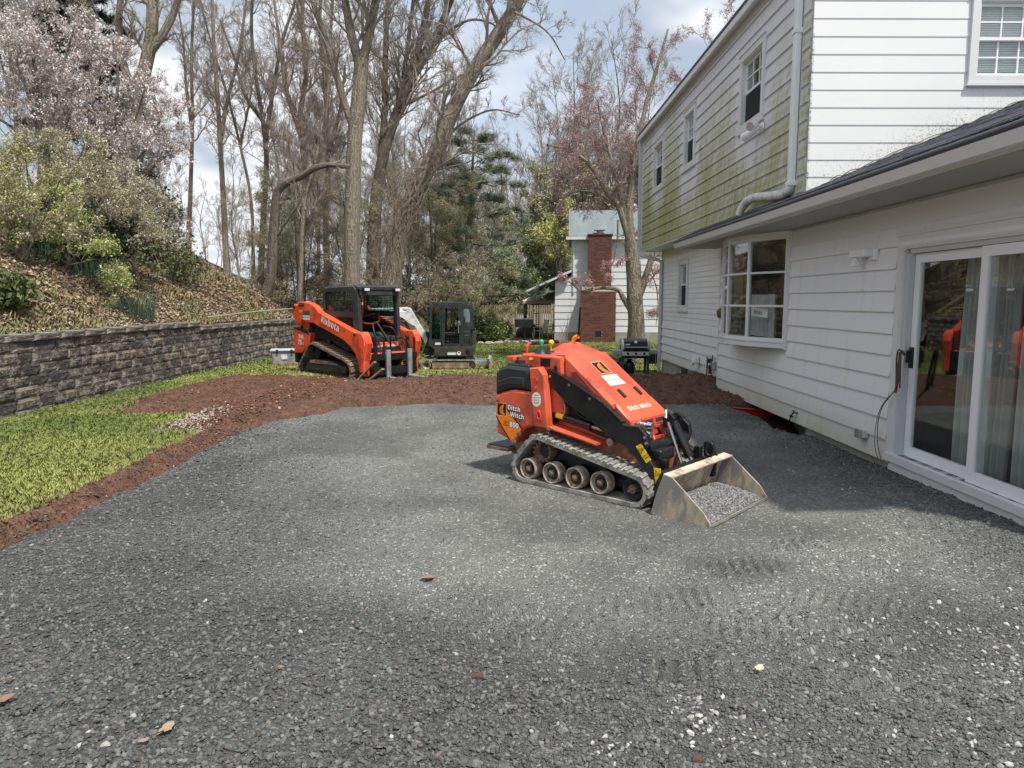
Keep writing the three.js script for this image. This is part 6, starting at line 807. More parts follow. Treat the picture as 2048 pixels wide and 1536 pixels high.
// ---------------------------------------------------------------- trees and shrubs
function smooth(pts, n) { return new THREE.CatmullRomCurve3(pts, false, 'centripetal').getPoints(n); }
const SPRAY = (() => { const l = new Limbs(), r = mulberry(17), st = [V(0, 0, 0), V(.03, .3, .02), V(-.02, .62, .05), V(.05, 1, 0)]; l.tube(st, t => lerp(.017, .008, t), 3); for (const [t, a, n] of [[.2, 0, .5], [.35, 2.3, .55], [.5, 4.4, .5], [.66, .9, .42], [.8, 3.2, .34]]) { const i = Math.min(2, Math.floor(t * 3)), b = st[i].clone().lerp(st[i + 1], t * 3 - i), c = V(Math.cos(a) * n * .55, n * .6, Math.sin(a) * n * .55); l.tube([b, b.clone().addScaledVector(c, .55).add(V(0, .02, .02)), b.clone().add(c).add(V(0, .06, 0))], u => lerp(.010, .006, u), 3); } return l.geo(); })();
class Tree {
  constructor(seed, o = {}) { this.r = mulberry(seed); this.trunk = new Limbs(); this.crown = new Limbs(); this.tips = []; this.sprays = []; this.o = Object.assign({ lvl: 3, up: .12, wob: .28, spread: .8, ratio: .42, min: .006, per: 2.2, droop: 0 }, o); }
  limb(pts, r0, r1, { from = .15, sides = 10, sub = true, flare = 0, len, knob = .05, crown = false } = {}) { // an explicit limb along points
    const r = this.r, n = Math.max(8, pts.length * 5), P = smooth(pts, n), s = r() * 99;
    const L = P.slice(1).reduce((q, p, i) => q + p.distanceTo(P[i]), 0);
    const rad = t => lerp(r0, r1, t ** .85) * (1 + flare * Math.exp(-t * n / 1.6));
    (crown ? this.crown : this.trunk).tube(P, (t, a) => rad(t) * (1 + knob * Math.sin(a * 3 + s + t * 7) + knob * .8 * Math.sin(a * 5 + t * 17 + s)), sides);
    if (sub) { const cnt = Math.round(L * (1 - from) * this.o.per); for (let k = 0; k < cnt; k++) { const t = lerp(from, .98, (k + r()) / cnt), i = Math.min(n - 1, Math.floor(t * n)), d = P[i + 1].clone().sub(P[i]).normalize(); const side = this.rand().cross(d).normalize(); const dir = d.multiplyScalar(lerp(.55, .9, r())).addScaledVector(side, this.o.spread).add(V(0, this.o.up * 2, 0)).normalize(); this.branch(P[i], dir, (len ?? L * this.o.ratio) * lerp(1, .45, t) * rr(.5, 1.15, r), Math.max(this.o.min * 1.6, Math.min(rad(t) * rr(.22, .5, r), .07)), 1); } }
    return this;
  }
  rand() { const r = this.r; return V(r() - .5, r() - .5, r() - .5).normalize(); }
  branch(p, dir, len, rad, lvl) {
    const o = this.o, r = this.r, n = lvl < 2 ? 6 : lvl < 3 ? 4 : lvl < o.lvl ? 3 : 2, pts = [p.clone()], d = dir.clone(), st = len / n; let q = p.clone();
    for (let i = 0; i < n; i++) { d.addScaledVector(this.rand(), o.wob).add(V(0, o.up * (1 - o.droop * i / n) - o.droop * .12 * i / n, 0)).normalize(); q = q.clone().addScaledVector(d, st); pts.push(q); }
    if (lvl === o.lvl) { this.sprays.push(new THREE.Matrix4().compose(p, _q.setFromUnitVectors(V(0, 1, 0), d).multiply(new THREE.Quaternion().setFromAxisAngle(V(0, 1, 0), r() * 6.28)).clone(), V(len * 1.25, len * 1.25, len * 1.25))); for (let i = 1; i <= n; i++) this.tips.push(pts[i]); return; }
    const tip = Math.max(o.min * .7, rad * .3); this.crown.tube(pts, t => lerp(rad, tip, t), lvl === 1 ? 6 : lvl === 2 ? 4 : 3);
    if (lvl < o.lvl) { const c = Math.max(2, Math.round((o.kids ?? 5) * rr(.7, 1.3, r))); for (let k = 0; k < c; k++) { const t = lerp(.18, 1, (k + r()) / c), f = t * n, i = Math.min(n - 1, Math.floor(f)), b = pts[i].clone().lerp(pts[i + 1], f - i), dd = pts[i + 1].clone().sub(pts[i]).normalize(), side = this.rand().cross(dd).normalize(); this.branch(b, dd.multiplyScalar(rr(.6, 1, r)).addScaledVector(side, o.spread * rr(.5, 1.1, r)).normalize(), len * rr(.32, .6, r), Math.max(o.min, rad * .5), lvl + 1); } }
    if (lvl >= o.lvl - 1) for (let i = 1; i <= n; i++) this.tips.push(pts[i]);
  }
  build(root, bark, twig) { part('trunk', this.trunk.geo(), bark, root); if (this.crown.k) part('branches', this.crown.geo(), twig ?? bark, root); if (this.sprays.length) instanced('twigs', SPRAY, twig ?? bark, this.sprays, root); return root; }
  leaves(root, name, geo, m, share, cols, size, jit = .05) { const r = this.r, list = [], c = []; for (const p of this.tips) { let n = Math.floor(share) + (r() < share % 1 ? 1 : 0); while (n--) { list.push(mat4(p.x + jit * (r() + r() - 1), p.y + jit * (r() + r() - 1), p.z + jit * (r() + r() - 1), rr(-3, 3, r), rr(0, 6, r), rr(-3, 3, r), size * rr(.55, 1.3, r))); const a = cols[Math.floor(r() * cols.length)], v = rr(.75, 1.2, r); c.push(lin(a[0] * v, a[1] * v, a[2] * v)); } } if (list.length) instanced(name, geo, m, list, root, c); }
}
function clump(n, size, spread, seed, pts = 4) { const r = mulberry(seed), P = []; for (let k = 0; k < n; k++) { const c = V(r() - .5, r() - .5, r() - .5).multiplyScalar(2 * spread), a = V(r() - .5, r() - .5, r() - .5).normalize(), b = V(r() - .5, r() - .5, r() - .5).cross(a).normalize(), s = size * rr(.6, 1.2, r); const q = [c.clone().addScaledVector(a, -s), c.clone().addScaledVector(b, s * .55), c.clone().addScaledVector(a, s), c.clone().addScaledVector(b, -s * .55)]; for (const i of [0, 1, 2, 0, 2, 3]) P.push(q[i].x, q[i].y, q[i].z); } const g = new THREE.BufferGeometry(); g.setAttribute('position', new THREE.Float32BufferAttribute(P, 3)); g.computeVertexNormals(); return g; }
function sprig(n, len, w, seed) { const r = mulberry(seed), P = []; for (let k = 0; k < n; k++) { const a = V(r() - .5, (r() - .2) * .6, r() - .5).normalize(), b = V(r() - .5, r() - .5, r() - .5).cross(a).normalize().multiplyScalar(w), e = a.multiplyScalar(len * rr(.6, 1.1, r)); P.push(b.x, b.y, b.z, -b.x, -b.y, -b.z, e.x, e.y, e.z); } const g = new THREE.BufferGeometry(); g.setAttribute('position', new THREE.Float32BufferAttribute(P, 3)); g.computeVertexNormals(); return g; }
M.petal = new THREE.MeshPhysicalMaterial({ color: lin(1, 1, 1), roughness: .8, side: THREE.DoubleSide, transmission: .3, thickness: 0 });
M.leafM = mat(1, 1, 1, .75, { side: THREE.DoubleSide });
const G = { petal: clump(5, .026, .05, 1), leaf: clump(6, .03, .07, 2), bigLeaf: clump(7, .05, .12, 3), bud: clump(4, .02, .035, 4), needle: sprig(26, .34, .012, 5), yew: clump(14, .05, .14, 6) };
const hillOr = (x, z) => x < toe(z) + .1 ? hillY(x, z) : drop(x, z);
// a path of pixels at one distance; the first point is set down on the ground
function path(d, list, root) { const P = list.map(([x, y, k]) => at(x, y, d + (k ?? 0))); if (root) { P[0].y = hillOr(P[0].x, P[0].z) - .15; } return P; }
function tree(name, label, d, seed, o, main, rest, bark, twig, group) {
  const T = new Tree(seed, o), P = path(d, main.p, true), base = P[0].clone(); base.y += .15; const rel = l => l.map(p => p.clone().sub(base));
  const t = thing(name, label, name.includes('shrub') ? 'shrub' : 'tree', [base.x, base.y, base.z], 0, group);
  T.limb(rel(P), main.r[0], main.r[1], { from: main.from ?? .45, flare: main.flare ?? .5, sides: main.sides ?? 14, len: main.len, sub: main.sub ?? true });
  for (const q of rest ?? []) T.limb(rel(path(d, q.p)), q.r[0], q.r[1], { from: q.from ?? .15, sides: q.sides ?? 10, len: q.len, sub: q.sub ?? true });
  T.build(t, bark, twig); return [t, T];
}
{ // ---- the trees that can be told apart
  const bare = { lvl: 4, kids: 5, per: 2.0, min: .0075, up: .10, wob: .26 };
  tree('tall_tree', 'tall straight bare tree with pale bark right behind the orange track loader', 27, 201, { ...bare, ratio: .3 }, { p: [[706, 640], [704, 560], [704, 460], [706, 400], [708, 330], [713, 240], [721, 160], [722, 118]], r: [.31, .25], sub: false, sides: 18 },
    [{ p: [[722, 135], [705, 80], [693, 20], [684, -60, 1], [676, -190, 2]], r: [.19, .1], len: 3 }, { p: [[722, 130], [737, 75], [750, 10], [764, -70, -1], [788, -210, -2]], r: [.2, .1], len: 3 }, { p: [[708, 258], [690, 208], [676, 160], [662, 115], [643, 55], [624, 0], [600, -90, 1], [585, -200, 1]], r: [.15, .08], len: 2.6 }], M.bark, M.twig);
  const [lt, LT] = tree('leaning_tree', 'thick bare tree leaning to the right with vine tangles round its lower trunk', 29, 202, { ...bare, ratio: .3 }, { p: [[772, 620], [788, 510], [812, 430], [838, 370], [872, 305], [902, 230], [946, 146], [1000, 62], [1034, 5], [1062, -80], [1095, -190]], r: [.40, .20], from: .3, len: 3.4, sides: 18 },
    [{ p: [[1003, 62], [985, 20], [968, -30], [955, -120]], r: [.09, .05], len: 2 }, { p: [[1030, 25, -1], [1060, 40, -2], [1100, 70, -3], [1130, 120, -3]], r: [.05, .02], len: 1.6 }, { p: [[880, 290], [920, 250, 1], [985, 220, 2], [1040, 230, 3]], r: [.07, .02], len: 1.6 }], M.bark, M.twig);
  { const v = new Limbs(), r = mulberry(5); for (let k = 0; k < 110; k++) { const j = r(), P = []; const off = () => rr(-.55, .55, r); let q = lerp(0, .5, j * j); const o1 = off(), o2 = off(), zz = off(); const n = 6; for (let i = 0; i < n; i++) { const u = clamp(q + i * .07), m = [[772, 620], [788, 510], [812, 430], [838, 370], [872, 305], [902, 230]], f = Math.min(4.99, u * 6), a = m[Math.floor(f)], b = m[Math.floor(f) + 1], p = at(lerp(a[0], b[0], f % 1), lerp(a[1], b[1], f % 1), 29); P.push(V(p.x + o1 * .8 + .3 * Math.sin(i * 1.3 + k) + rr(-.16, .16, r), p.y + .6 * o2 + rr(-.3, .3, r), p.z + zz * .8 + .3 + rr(-.15, .15, r)).sub(lt.position)); } v.tube(smooth(P, 10), () => .006 + .009 * j * j, 4); } part('vines', v.geo(), M.twigRed, lt); }
  tree('dark_tree', 'dark many limbed bare tree between the straight tree and the leaning tree', 33, 203, { ...bare, ratio: .3 }, { p: [[742, 600], [748, 470], [756, 370], [772, 290], [795, 225], [818, 168], [850, 112], [880, 55], [902, 0], [945, -90]], r: [.32, .12], from: .3, len: 3.4 },
    [{ p: [[758, 350], [768, 240], [771, 120], [775, 10], [780, -120]], r: [.17, .09], len: 2.8 }, { p: [[795, 225], [830, 120], [846, 55], [858, -10], [870, -110]], r: [.2, .1], len: 2.8 }, { p: [[850, 112], [890, 70], [940, 40], [985, 48], [1010, 75]], r: [.08, .03], len: 1.8 }, { p: [[765, 320], [800, 190], [818, 70], [830, -20], [845, -120]], r: [.12, .07], len: 2.4 }, { p: [[800, 215], [870, 180], [925, 150], [975, 150]], r: [.07, .02], len: 2 }], M.barkDark, M.twig);
  tree('bent_tree', 'bare tree whose trunk bends sharply to the right above the wall', 24.5, 204, { ...bare, ratio: .25, per: 1.5 }, { p: [[530, 640], [541, 560], [547, 470], [551, 415], [556, 382], [572, 366], [602, 352], [630, 336], [658, 330], [700, 334]], r: [.19, .075], len: 1.4, from: .3 }, [{ p: [[548, 480], [575, 440], [600, 400], [612, 330], [620, 250]], r: [.06, .02], len: 1.2 }], M.barkDark, M.twig);
  const row = [['slim bare tree on the hill crest, third from the blossom trees', 36, [[452, 505], [447, 400], [441, 300], [436, 200], [428, 100], [424, 0], [418, -130]], .2, .09, [[[440, 290], [455, 200], [475, 120], [490, 20], [500, -80]]]],
    ['slim bare tree on the hill crest right beside the blossom trees', 38, [[374, 470], [381, 380], [385, 240], [383, 110], [388, 0], [395, -120]], .17, .07, [[[384, 260], [372, 170], [366, 80], [350, -20]]]],
    ['bare tree on the hill with a wide high fork left of the bent tree', 34, [[516, 540], [527, 430], [533, 320], [527, 250], [511, 150], [503, 50], [510, -80]], .2, .08, [[[531, 280], [548, 170], [565, 80], [590, 0], [600, -90]], [[525, 240], [490, 190], [470, 120], [440, 40]]]],
    ['slanting thin bare tree crossing behind the hill crest', 37, [[505, 545], [502, 400], [480, 290], [455, 190], [430, 110], [405, 20], [385, -80]], .12, .05, [[[480, 290], [500, 200], [510, 110]]]],
    ['bare tree with reddish twigs left of the tall straight tree', 32, [[598, 610], [605, 450], [610, 340], [600, 240], [612, 150], [605, 40], [612, -80]], .22, .1, [[[606, 400], [640, 310], [655, 200], [660, 90], [668, -30]], [[603, 270], [575, 190], [560, 90], [548, 0]]]],
    ['thin bare tree close left of the tall straight tree', 35, [[655, 610], [652, 460], [656, 300], [650, 170], [640, 60], [646, -80]], .2, .09, [[[654, 320], [680, 220], [690, 130]]]],
    ['pale bare tree at the foot of the hill beside the bent tree', 27, [[596, 622], [602, 540], [606, 440], [614, 380], [630, 335], [640, 250]], .14, .06, [[[610, 420], [590, 340], [570, 260]]]]];
  row.forEach(([l, d, p, r0, r1, rest], i) => tree('bare_tree', l, d, 210 + i, { ...bare, ratio: .26, per: 2.1 }, { p, r: [r0 * .72, r1 * .7], from: .3, len: 2.6 }, rest.map(q => ({ p: q, r: [r0 * .55, r1 * .5], len: 2 })), i % 3 === 2 ? M.barkDark : M.bark, i === 4 ? M.twigRed : M.twig));
  tree('forked_tree', 'large forked bare tree rising behind the white blossom on the left', 23, 220, { ...bare, ratio: .3 }, { p: [[250, 440], [258, 320], [272, 210], [291, 130], [303, 60], [306, -30], [312, -140]], r: [.27, .14], from: .5, len: 2.2 }, [{ p: [[298, 108], [325, 70], [345, 30], [360, -15], [378, -100]], r: [.14, .08], len: 2 }, { p: [[272, 200], [245, 120], [238, 40], [250, -60]], r: [.14, .08], len: 2 }], M.bark, M.twig);
  // pink budding tree beside the neighbour house
  { const [t, T] = tree('crabapple_tree', 'gnarled tree with dark pink buds between the two white houses', 27, 230, { lvl: 4, kids: 5, per: 1.9, min: .007, up: .06, wob: .3, ratio: .34, spread: 1 }, { p: [[1271, 700], [1272, 640], [1268, 580], [1266, 520], [1262, 486]], r: [.33, .25], sub: false, flare: .35, sides: 16 },
    [{ p: [[1264, 492], [1250, 450], [1238, 415], [1215, 385], [1180, 330], [1140, 300], [1095, 290, -1]], r: [.17, .04], len: 2.2 }, { p: [[1262, 495], [1258, 430], [1263, 370], [1272, 300], [1292, 210], [1316, 130], [1336, 58]], r: [.2, .03], len: 2.0 }, { p: [[1268, 510], [1292, 460], [1305, 400], [1330, 320], [1375, 215], [1425, 110], [1445, 60]], r: [.17, .03], len: 2.4 }, { p: [[1278, 590], [1294, 545], [1308, 500], [1330, 470]], r: [.17, .06], len: 1.4 }, { p: [[1255, 445], [1225, 330], [1205, 250], [1195, 200]], r: [.11, .03], len: 2.0 }, { p: [[1262, 620], [1246, 595], [1236, 580], [1200, 576], [1163, 582], [1145, 568], [1125, 555]], r: [.12, .02], len: .9, from: .5 }, { p: [[1238, 415], [1200, 390], [1160, 382], [1130, 395], [1110, 425]], r: [.06, .02], len: 1.2 }, { p: [[1236, 440], [1235, 480], [1228, 520], [1215, 545], [1200, 580]], r: [.045, .02], len: .8 }, { p: [[1290, 540], [1308, 560], [1316, 610], [1312, 650]], r: [.03, .01], len: .9, from: .1 }], M.bark, M.twig);
    T.leaves(t, 'buds', G.bud, M.leafM, 1.1, [[.46, .24, .25], [.52, .30, .32], [.38, .22, .20], [.34, .23, .19], [.68, .44, .48]], 1.0, .16); }
  // white blossom trees on the hill
  const bl = [['blossom_tree', 'pinkish white blossom tree highest at the left edge of the hill', 17, [[70, 500], [80, 400], [90, 300]], [[[88, 310], [60, 200], [30, 110], [10, 40]], [[90, 300], [110, 200], [130, 120], [150, 50]], [[85, 320], [30, 260], [-30, 220]], [[92, 330], [150, 260], [190, 200]], [[80, 260], [70, 140], [60, 60]]]],
    ['blossom_tree', 'white blossom tree in the middle of the hillside left of the forked tree', 18.5, [[190, 480], [195, 400], [200, 330]], [[[198, 350], [170, 260], [140, 190], [130, 120]], [[200, 330], [230, 230], [235, 140], [225, 80]], [[200, 340], [260, 260], [290, 180]], [[198, 370], [150, 320], [100, 300]], [[200, 360], [260, 330], [300, 290]]]],
    ['blossom_tree', 'white blossom tree spreading low at the right end of the blossoms', 20, [[262, 480], [262, 420], [265, 370]], [[[264, 380], [290, 300], [320, 240], [335, 200]], [[264, 390], [300, 340], [335, 310]], [[262, 400], [230, 340], [200, 310]], [[264, 420], [300, 400], [320, 420]], [[262, 420], [230, 420], [190, 430]]]]];
  bl.forEach(([n, l, d, p, rest], i) => { const [t, T] = tree(n, l, d, 240 + i, { lvl: 4, kids: 5, per: 3.6, min: .006, up: .05, wob: .32, ratio: .5, spread: 1.15 }, { p, r: [.14, .1], sub: false }, rest.map(q => ({ p: q, r: [.06, .018], len: 1.6, from: .12 })), M.barkDark, M.twig); T.leaves(t, 'blossom', G.petal, M.leafM, .62, [[.88, .80, .80], [.85, .80, .78], [.76, .62, .64], [.88, .86, .82], [.62, .50, .46], [.28, .19, .14]], .72, .07); });
  // yellow green shrubs in front of them
  const sh = [['yellow green shrub coming into leaf at the left edge of the hillside', 13.6, [[40, 560], [50, 510]], [[[50, 520], [20, 420], [0, 330]], [[50, 520], [90, 430], [120, 360]], [[48, 520], [-10, 470], [-60, 440]], [[50, 520], [60, 410], [50, 310]]], .34, [[.40, .40, .17], [.48, .45, .25], [.28, .32, .10], [.46, .38, .25]], .012],
    ['bright green leafed shrub arching over the dark hollow on the hillside', 14.6, [[130, 560], [140, 520]], [[[140, 525], [90, 450], [50, 410]], [[140, 525], [190, 470], [230, 480]], [[140, 530], [130, 440], [120, 380]], [[140, 530], [210, 520], [245, 550]], [[140, 530], [80, 500], [30, 500]]], .42, [[.34, .42, .10], [.46, .52, .17], [.22, .30, .07], [.48, .50, .24]], .012],
    ['pale twiggy shrub with few leaves below the blossom trees', 16.2, [[190, 520], [200, 470]], [[[200, 480], [150, 390], [120, 330]], [[200, 480], [240, 400], [280, 380]], [[200, 480], [200, 380], [190, 310]], [[200, 490], [260, 460], [290, 450]]], .26, [[.44, .40, .26], [.36, .36, .16], [.5, .44, .36]], .012],
    ['tangled bare twigs of a pale shrub hanging at the right end of the bank', 17.4, [[265, 530], [268, 490]], [[[268, 500], [240, 430], [210, 390]], [[268, 500], [300, 430], [330, 410]], [[268, 500], [320, 480], [350, 500]], [[268, 500], [270, 400], [265, 340]]], .14, [[.44, .40, .28], [.5, .46, .38]], .012],
    ['tall pale twiggy shrub with sparse yellowish leaves behind the left shrubs', 15.4, [[95, 520], [100, 450]], [[[100, 470], [60, 360], [40, 280]], [[100, 470], [140, 360], [170, 290]], [[100, 470], [100, 350], [95, 260]], [[100, 480], [190, 420], [230, 360]], [[100, 470], [20, 400], [-30, 340]]], .2, [[.44, .42, .22], [.48, .45, .3], [.36, .34, .2]], .012]];
  sh.forEach(([l, d, p, rest, k, cols, m], i) => { const [t, T] = tree('leafing_shrub', l, d, 250 + i, { lvl: 4, kids: 5, per: 5, min: .004, up: .03, wob: .36, ratio: .7, spread: 1, droop: .8 }, { p, r: [.06, .045], sub: false }, rest.map(q => ({ p: q, r: [.026, .008], len: .95, from: .1 })), M.barkDark, M.twigPale); T.leaves(t, 'leaves', G.leaf, M.leafM, k, cols, .72, .08); });
  // dark evergreens
  const ev = (l, d, px0, py0, h, w, seed, cols, n = 900, up = .35) => { const b = at(px0, py0, d); b.y = hillOr(b.x, b.z) - .1; const t = thing('evergreen_shrub', l, 'shrub', [b.x, b.y, b.z]); const r = mulberry(seed), list = [], c = [], lb = new Limbs(); for (let k = 0; k < 14; k++) { const a = r() * 6.28, q = r(); lb.tube(smooth([V(0, 0, 0), V(Math.cos(a) * w * .35, h * .35, Math.sin(a) * w * .35), V(Math.cos(a) * w * .7 * q, h * rr(.6, .95, r), Math.sin(a) * w * .7 * q)], 6), u => lerp(.04, .01, u), 5); } part('stems', lb.geo(), M.barkDark, t); for (let k = 0; k < n; k++) { const u = Math.cbrt(lerp(.12, 1, r())), a = r() * 6.28, y = rr(-1, 1, r), s = Math.sqrt(1 - y * y), bump = 1 + .35 * (fbm(a * 1.6 + seed, y * 2.4, 3) - .5) * 2; list.push(mat4(Math.cos(a) * s * u * w * bump, h * (.5 + .5 * y * u * bump) + .05, Math.sin(a) * s * u * w * bump, rr(-3, 3, r), rr(0, 6, r), rr(-3, 3, r), rr(.6, 1.3, r))); const q = cols[Math.floor(r() * cols.length)]; c.push(lin(...q)); } instanced('foliage', G.yew, M.leafM, list, t, c); return t; };
  ev('dark green yew bush on the hillside at the right end of the blossoms', 20.5, 300, 470, 2.3, .95, 1, [[.09, .13, .04], [.13, .18, .05], [.06, .09, .03]], 300);
  ev('smaller olive yew bush just below the dark green yew on the slope', 19.5, 340, 480, 1.1, .9, 2, [[.13, .15, .06], [.17, .18, .08], [.09, .11, .05]], 150);
  ev('dark evergreen bush in the hollow under the bright green shrub', 15.8, 150, 520, 1.5, 1.25, 3, [[.025, .04, .02], [.035, .055, .025]], 700);
  ev('broad rounded green shrub by the picket fence, nearest the excavator', 35.2, 963, 668, 1.35, .72, 4, [[.10, .14, .04], [.17, .20, .06], [.06, .09, .03]], 620);
  ev('dark round shrub in front of the picket fence', 39, 1003, 650, 1.0, .5, 5, [[.05, .075, .035], [.07, .10, .04]], 380);
  ev('small conical green shrub at the end of the stone edging', 34.6, 991, 668, 1.15, .48, 6, [[.13, .17, .05], [.19, .22, .07]], 380);
  ev('dark evergreen thicket low behind the excavator cab', 40, 905, 640, 2.4, 1.6, 7, [[.04, .06, .035], [.05, .075, .04]], 900);
  ev('low green mound of leaves at the left edge of the slope', 11.5, -5, 590, .45, .45, 8, [[.12, .15, .05], [.08, .11, .03]], 200);
  // dark spruce behind the blossoms, pine behind the leaning tree
  const conifer = (name, l, d, px0, py0, h, reach, seed, first, cols, lean = 0, taper = .12, N = 74) => { const b = at(px0, py0, d); b.y = hillOr(b.x, b.z) - .2; const t = thing(name, l, 'tree', [b.x, b.y, b.z]), r = mulberry(seed), tr = new Limbs(), br = new Limbs(), list = [], c = []; tr.tube(smooth([V(0, 0, 0), V(.1, h * .5, 0), V(lean, h, 0)], 12), u => lerp(.24, .03, u), 10); for (let k = 0; k < N; k++) { const f = lerp(first, .99, Math.pow(k / N, .9)), y = f * h, a = k * 2.4 + r(), L = reach * lerp(1, taper, (f - first) / (1 - first)) * rr(.55, 1.1, r), P = []; for (let i = 0; i < 6; i++) { const u = i / 5; P.push(V(lean * f + Math.cos(a) * L * u, y - .14 * L * u + rr(.05, .3, r) * L * u * u + .10 * Math.sin(i * 3 + k), Math.sin(a) * L * u)); } br.tube(P, u => lerp(.035, .008, u), 4); for (let i = 0; i < 34; i++) { const u = lerp(.22, 1.02, Math.sqrt(r())), f2 = u * 5, j = Math.min(4, Math.floor(f2)), p = P[j].clone().lerp(P[j + 1], f2 - j), s = .34 * L * u * .5; list.push(mat4(p.x + rr(-s, s, r) * .6, p.y + .05 + rr(-.05, .1, r), p.z + rr(-s, s, r) * .6, rr(-.5, .5, r), rr(0, 6.28, r), rr(-.5, .5, r), rr(.7, 1.3, r))); c.push(lin(...cols[Math.floor(r() * cols.length)])); } } part('trunk', tr.geo(), M.barkDark, t); part('branches', br.geo(), M.barkDark, t); instanced('needles', G.needle, M.leafM, list, t, c); };
  conifer('pine_tree', 'dark green pine with level boughs behind the leaning tree', 36, 935, 640, 10.4, 4.0, 9, .24, [[.20, .235, .16], [.25, .285, .19], [.15, .185, .13]], .4, .45, 46);
  conifer('spruce_tree', 'dark evergreen standing behind the blossom trees at the upper left', 25, 190, 450, 10.5, 2.6, 10, .08, [[.03, .035, .025], [.045, .05, .03], [.03, .045, .028]]);
  // thicket of vines and saplings at the edge of the wood
  const th = [[600, 29.5, 'brown tangle of vines and saplings at the foot of the hill behind the track loader', 0], [700, 31.5, 'brown brush behind the cab of the orange track loader', 1], [800, 31, 'brown thorny brush round the foot of the leaning tree', 2], [870, 33, 'brown and olive brush behind the excavator boom', 3], [940, 36, 'olive brush under the pine tree', 4], [560, 32, 'thin brown saplings on the lower slope left of the brush', 5]];
  th.forEach(([x, d, l, i]) => { const [t, T] = tree('brush_shrub', l, d, 270 + i, { lvl: 4, kids: 5, per: 1.7, min: .006, up: .02, wob: .4, ratio: .5, spread: 1.1, droop: .9 }, { p: [[x, 640], [x + 4, 560], [x, 480], [x + 10, 400]], r: [.06, .015], from: .1, len: 1.8 }, [[-60, 560], [-30, 470], [35, 430], [60, 540], [-85, 600], [80, 600], [-15, 380]].map(([dx, y], k) => ({ p: [[x + dx * .2, 640, (k % 3) - 1], [x + dx * .5, lerp(640, y, .55), (k % 3) - 1], [x + dx, y, (k % 3) - 1], [x + dx * 1.5, y + 20, (k % 3)]], r: [.035, .008], len: 1.7, from: .1 })), M.barkRed, i < 3 || i === 5 ? M.twigRed : M.twig); T.leaves(t, 'young_leaves', G.leaf, M.leafM, i > 2 ? .7 : .2, [[.30, .32, .15], [.36, .35, .19], [.31, .26, .18]], .9, .15); });
  for (const [x, d, l, s] of [[438, 24, 'cluster of thin pale saplings on the leafy slope', 1], [405, 21, 'thin pale branch standing crooked on the slope', 2], [475, 22.5, 'pair of pale saplings below the hill crest', 3]]) tree('sapling_shrub', l, d, 290 + s, { lvl: 3, kids: 4, per: 2, min: .005, up: .12, wob: .2, ratio: .35 }, { p: [[x, 600], [x + 6, 520], [x - 4, 440], [x + 8, 380]], r: [.022, .007], from: .3, len: .9 }, [{ p: [[x + 12, 600], [x + 30, 520], [x + 38, 440]], r: [.018, .006], len: .8 }, { p: [[x - 10, 590], [x - 22, 520], [x - 20, 440]], r: [.016, .006], len: .8 }], M.twigPale, M.twigPale);
  // trees in young leaf towards the fence
  const yl = [['willow_tree', 'broad olive green tree in young leaf over the picket fence', 49, 1060, 640, [[0, 500], [-60, 480], [60, 500], [-95, 540], [80, 545], [20, 465], [-30, 560]], [[.28, .31, .15], [.34, .36, .19], [.22, .26, .12]], .8, 1.5], ['young_leaf_tree', 'tree in yellow green young leaf above the fence, right of the pine', 53, 1075, 560, [[-20, 380], [20, 350], [-55, 420], [45, 400], [0, 330], [60, 340]], [[.38, .37, .19], [.33, .32, .19], [.42, .38, .25]], .22, 1.4], ['young_leaf_tree', 'small tree with bright yellow leaves left of the neighbour house roof', 47, 1118, 560, [[-10, 440], [15, 425], [-25, 455], [22, 455]], [[.46, .44, .13], [.40, .40, .16]], .4, 1.2], ['young_leaf_tree', 'tan budding tree behind the neighbour house roof', 52, 1165, 560, [[-20, 340], [20, 320], [-50, 390], [55, 380], [0, 290], [90, 360]], [[.34, .28, .2], [.36, .25, .22], [.3, .28, .18]], .3, 1.4]];
  yl.forEach(([n, l, d, x, y, tips, cols, k, sz], i) => { const [t, T] = tree(n, l, d, 300 + i, { lvl: 4, kids: 5, per: 1.3, min: .011, up: .03, wob: .34, ratio: .5, spread: 1.1, droop: i ? .3 : .8 }, { p: [[x, y + 80], [x + 3, y], [x, y - 40]], r: [.2, .13], sub: false }, tips.map(([dx, ty]) => ({ p: [[x, y - 10], [x + dx * .4, lerp(y, ty, .5)], [x + dx, ty]], r: [.09, .02], len: i ? 2.3 : 2.5, from: .2 })), M.barkDark, M.twig); T.leaves(t, 'leaves', G.bigLeaf, M.leafM, k, cols, sz, .3); });
  // the wood behind: a few trees, copied
  const proto = [0, 1, 2].map(k => { const T = new Tree(320 + k, { lvl: 4, kids: 5, per: 1.7, min: .011, up: .09, wob: .25, ratio: .26, spread: .8 }), r = T.r, H = 15, P = [V(0, -.4, 0), V(rr(-.2, .2, r), 3.5, 0), V(rr(-.5, .5, r), 8, rr(-.3, .3, r)), V(rr(-.8, .8, r), 12, rr(-.6, .6, r)), V(rr(-1, 1, r), H + 1, 0)]; const t = thing('wood_tree', 'bare slender tree standing in the wood behind the back yard', 'tree', [0, 0, 0], 0, 'bare trees of the wood behind the yard'); T.limb(P, .135, .015, { from: .2, len: 3.8, flare: .4 }); for (let q = 0; q < 2; q++) T.limb([P[1].clone().add(V(0, 1 + q * 2, 0)), V(rr(-2, 2, r), 8, rr(-1.5, 1.5, r)), V(rr(-3, 3, r), 12.5, rr(-2, 2, r))], .065, .012, { len: 2.6, from: .15 }); T.build(t, k === 1 ? M.barkDark : M.bark, k === 2 ? M.twigRed : M.twig); return t; });
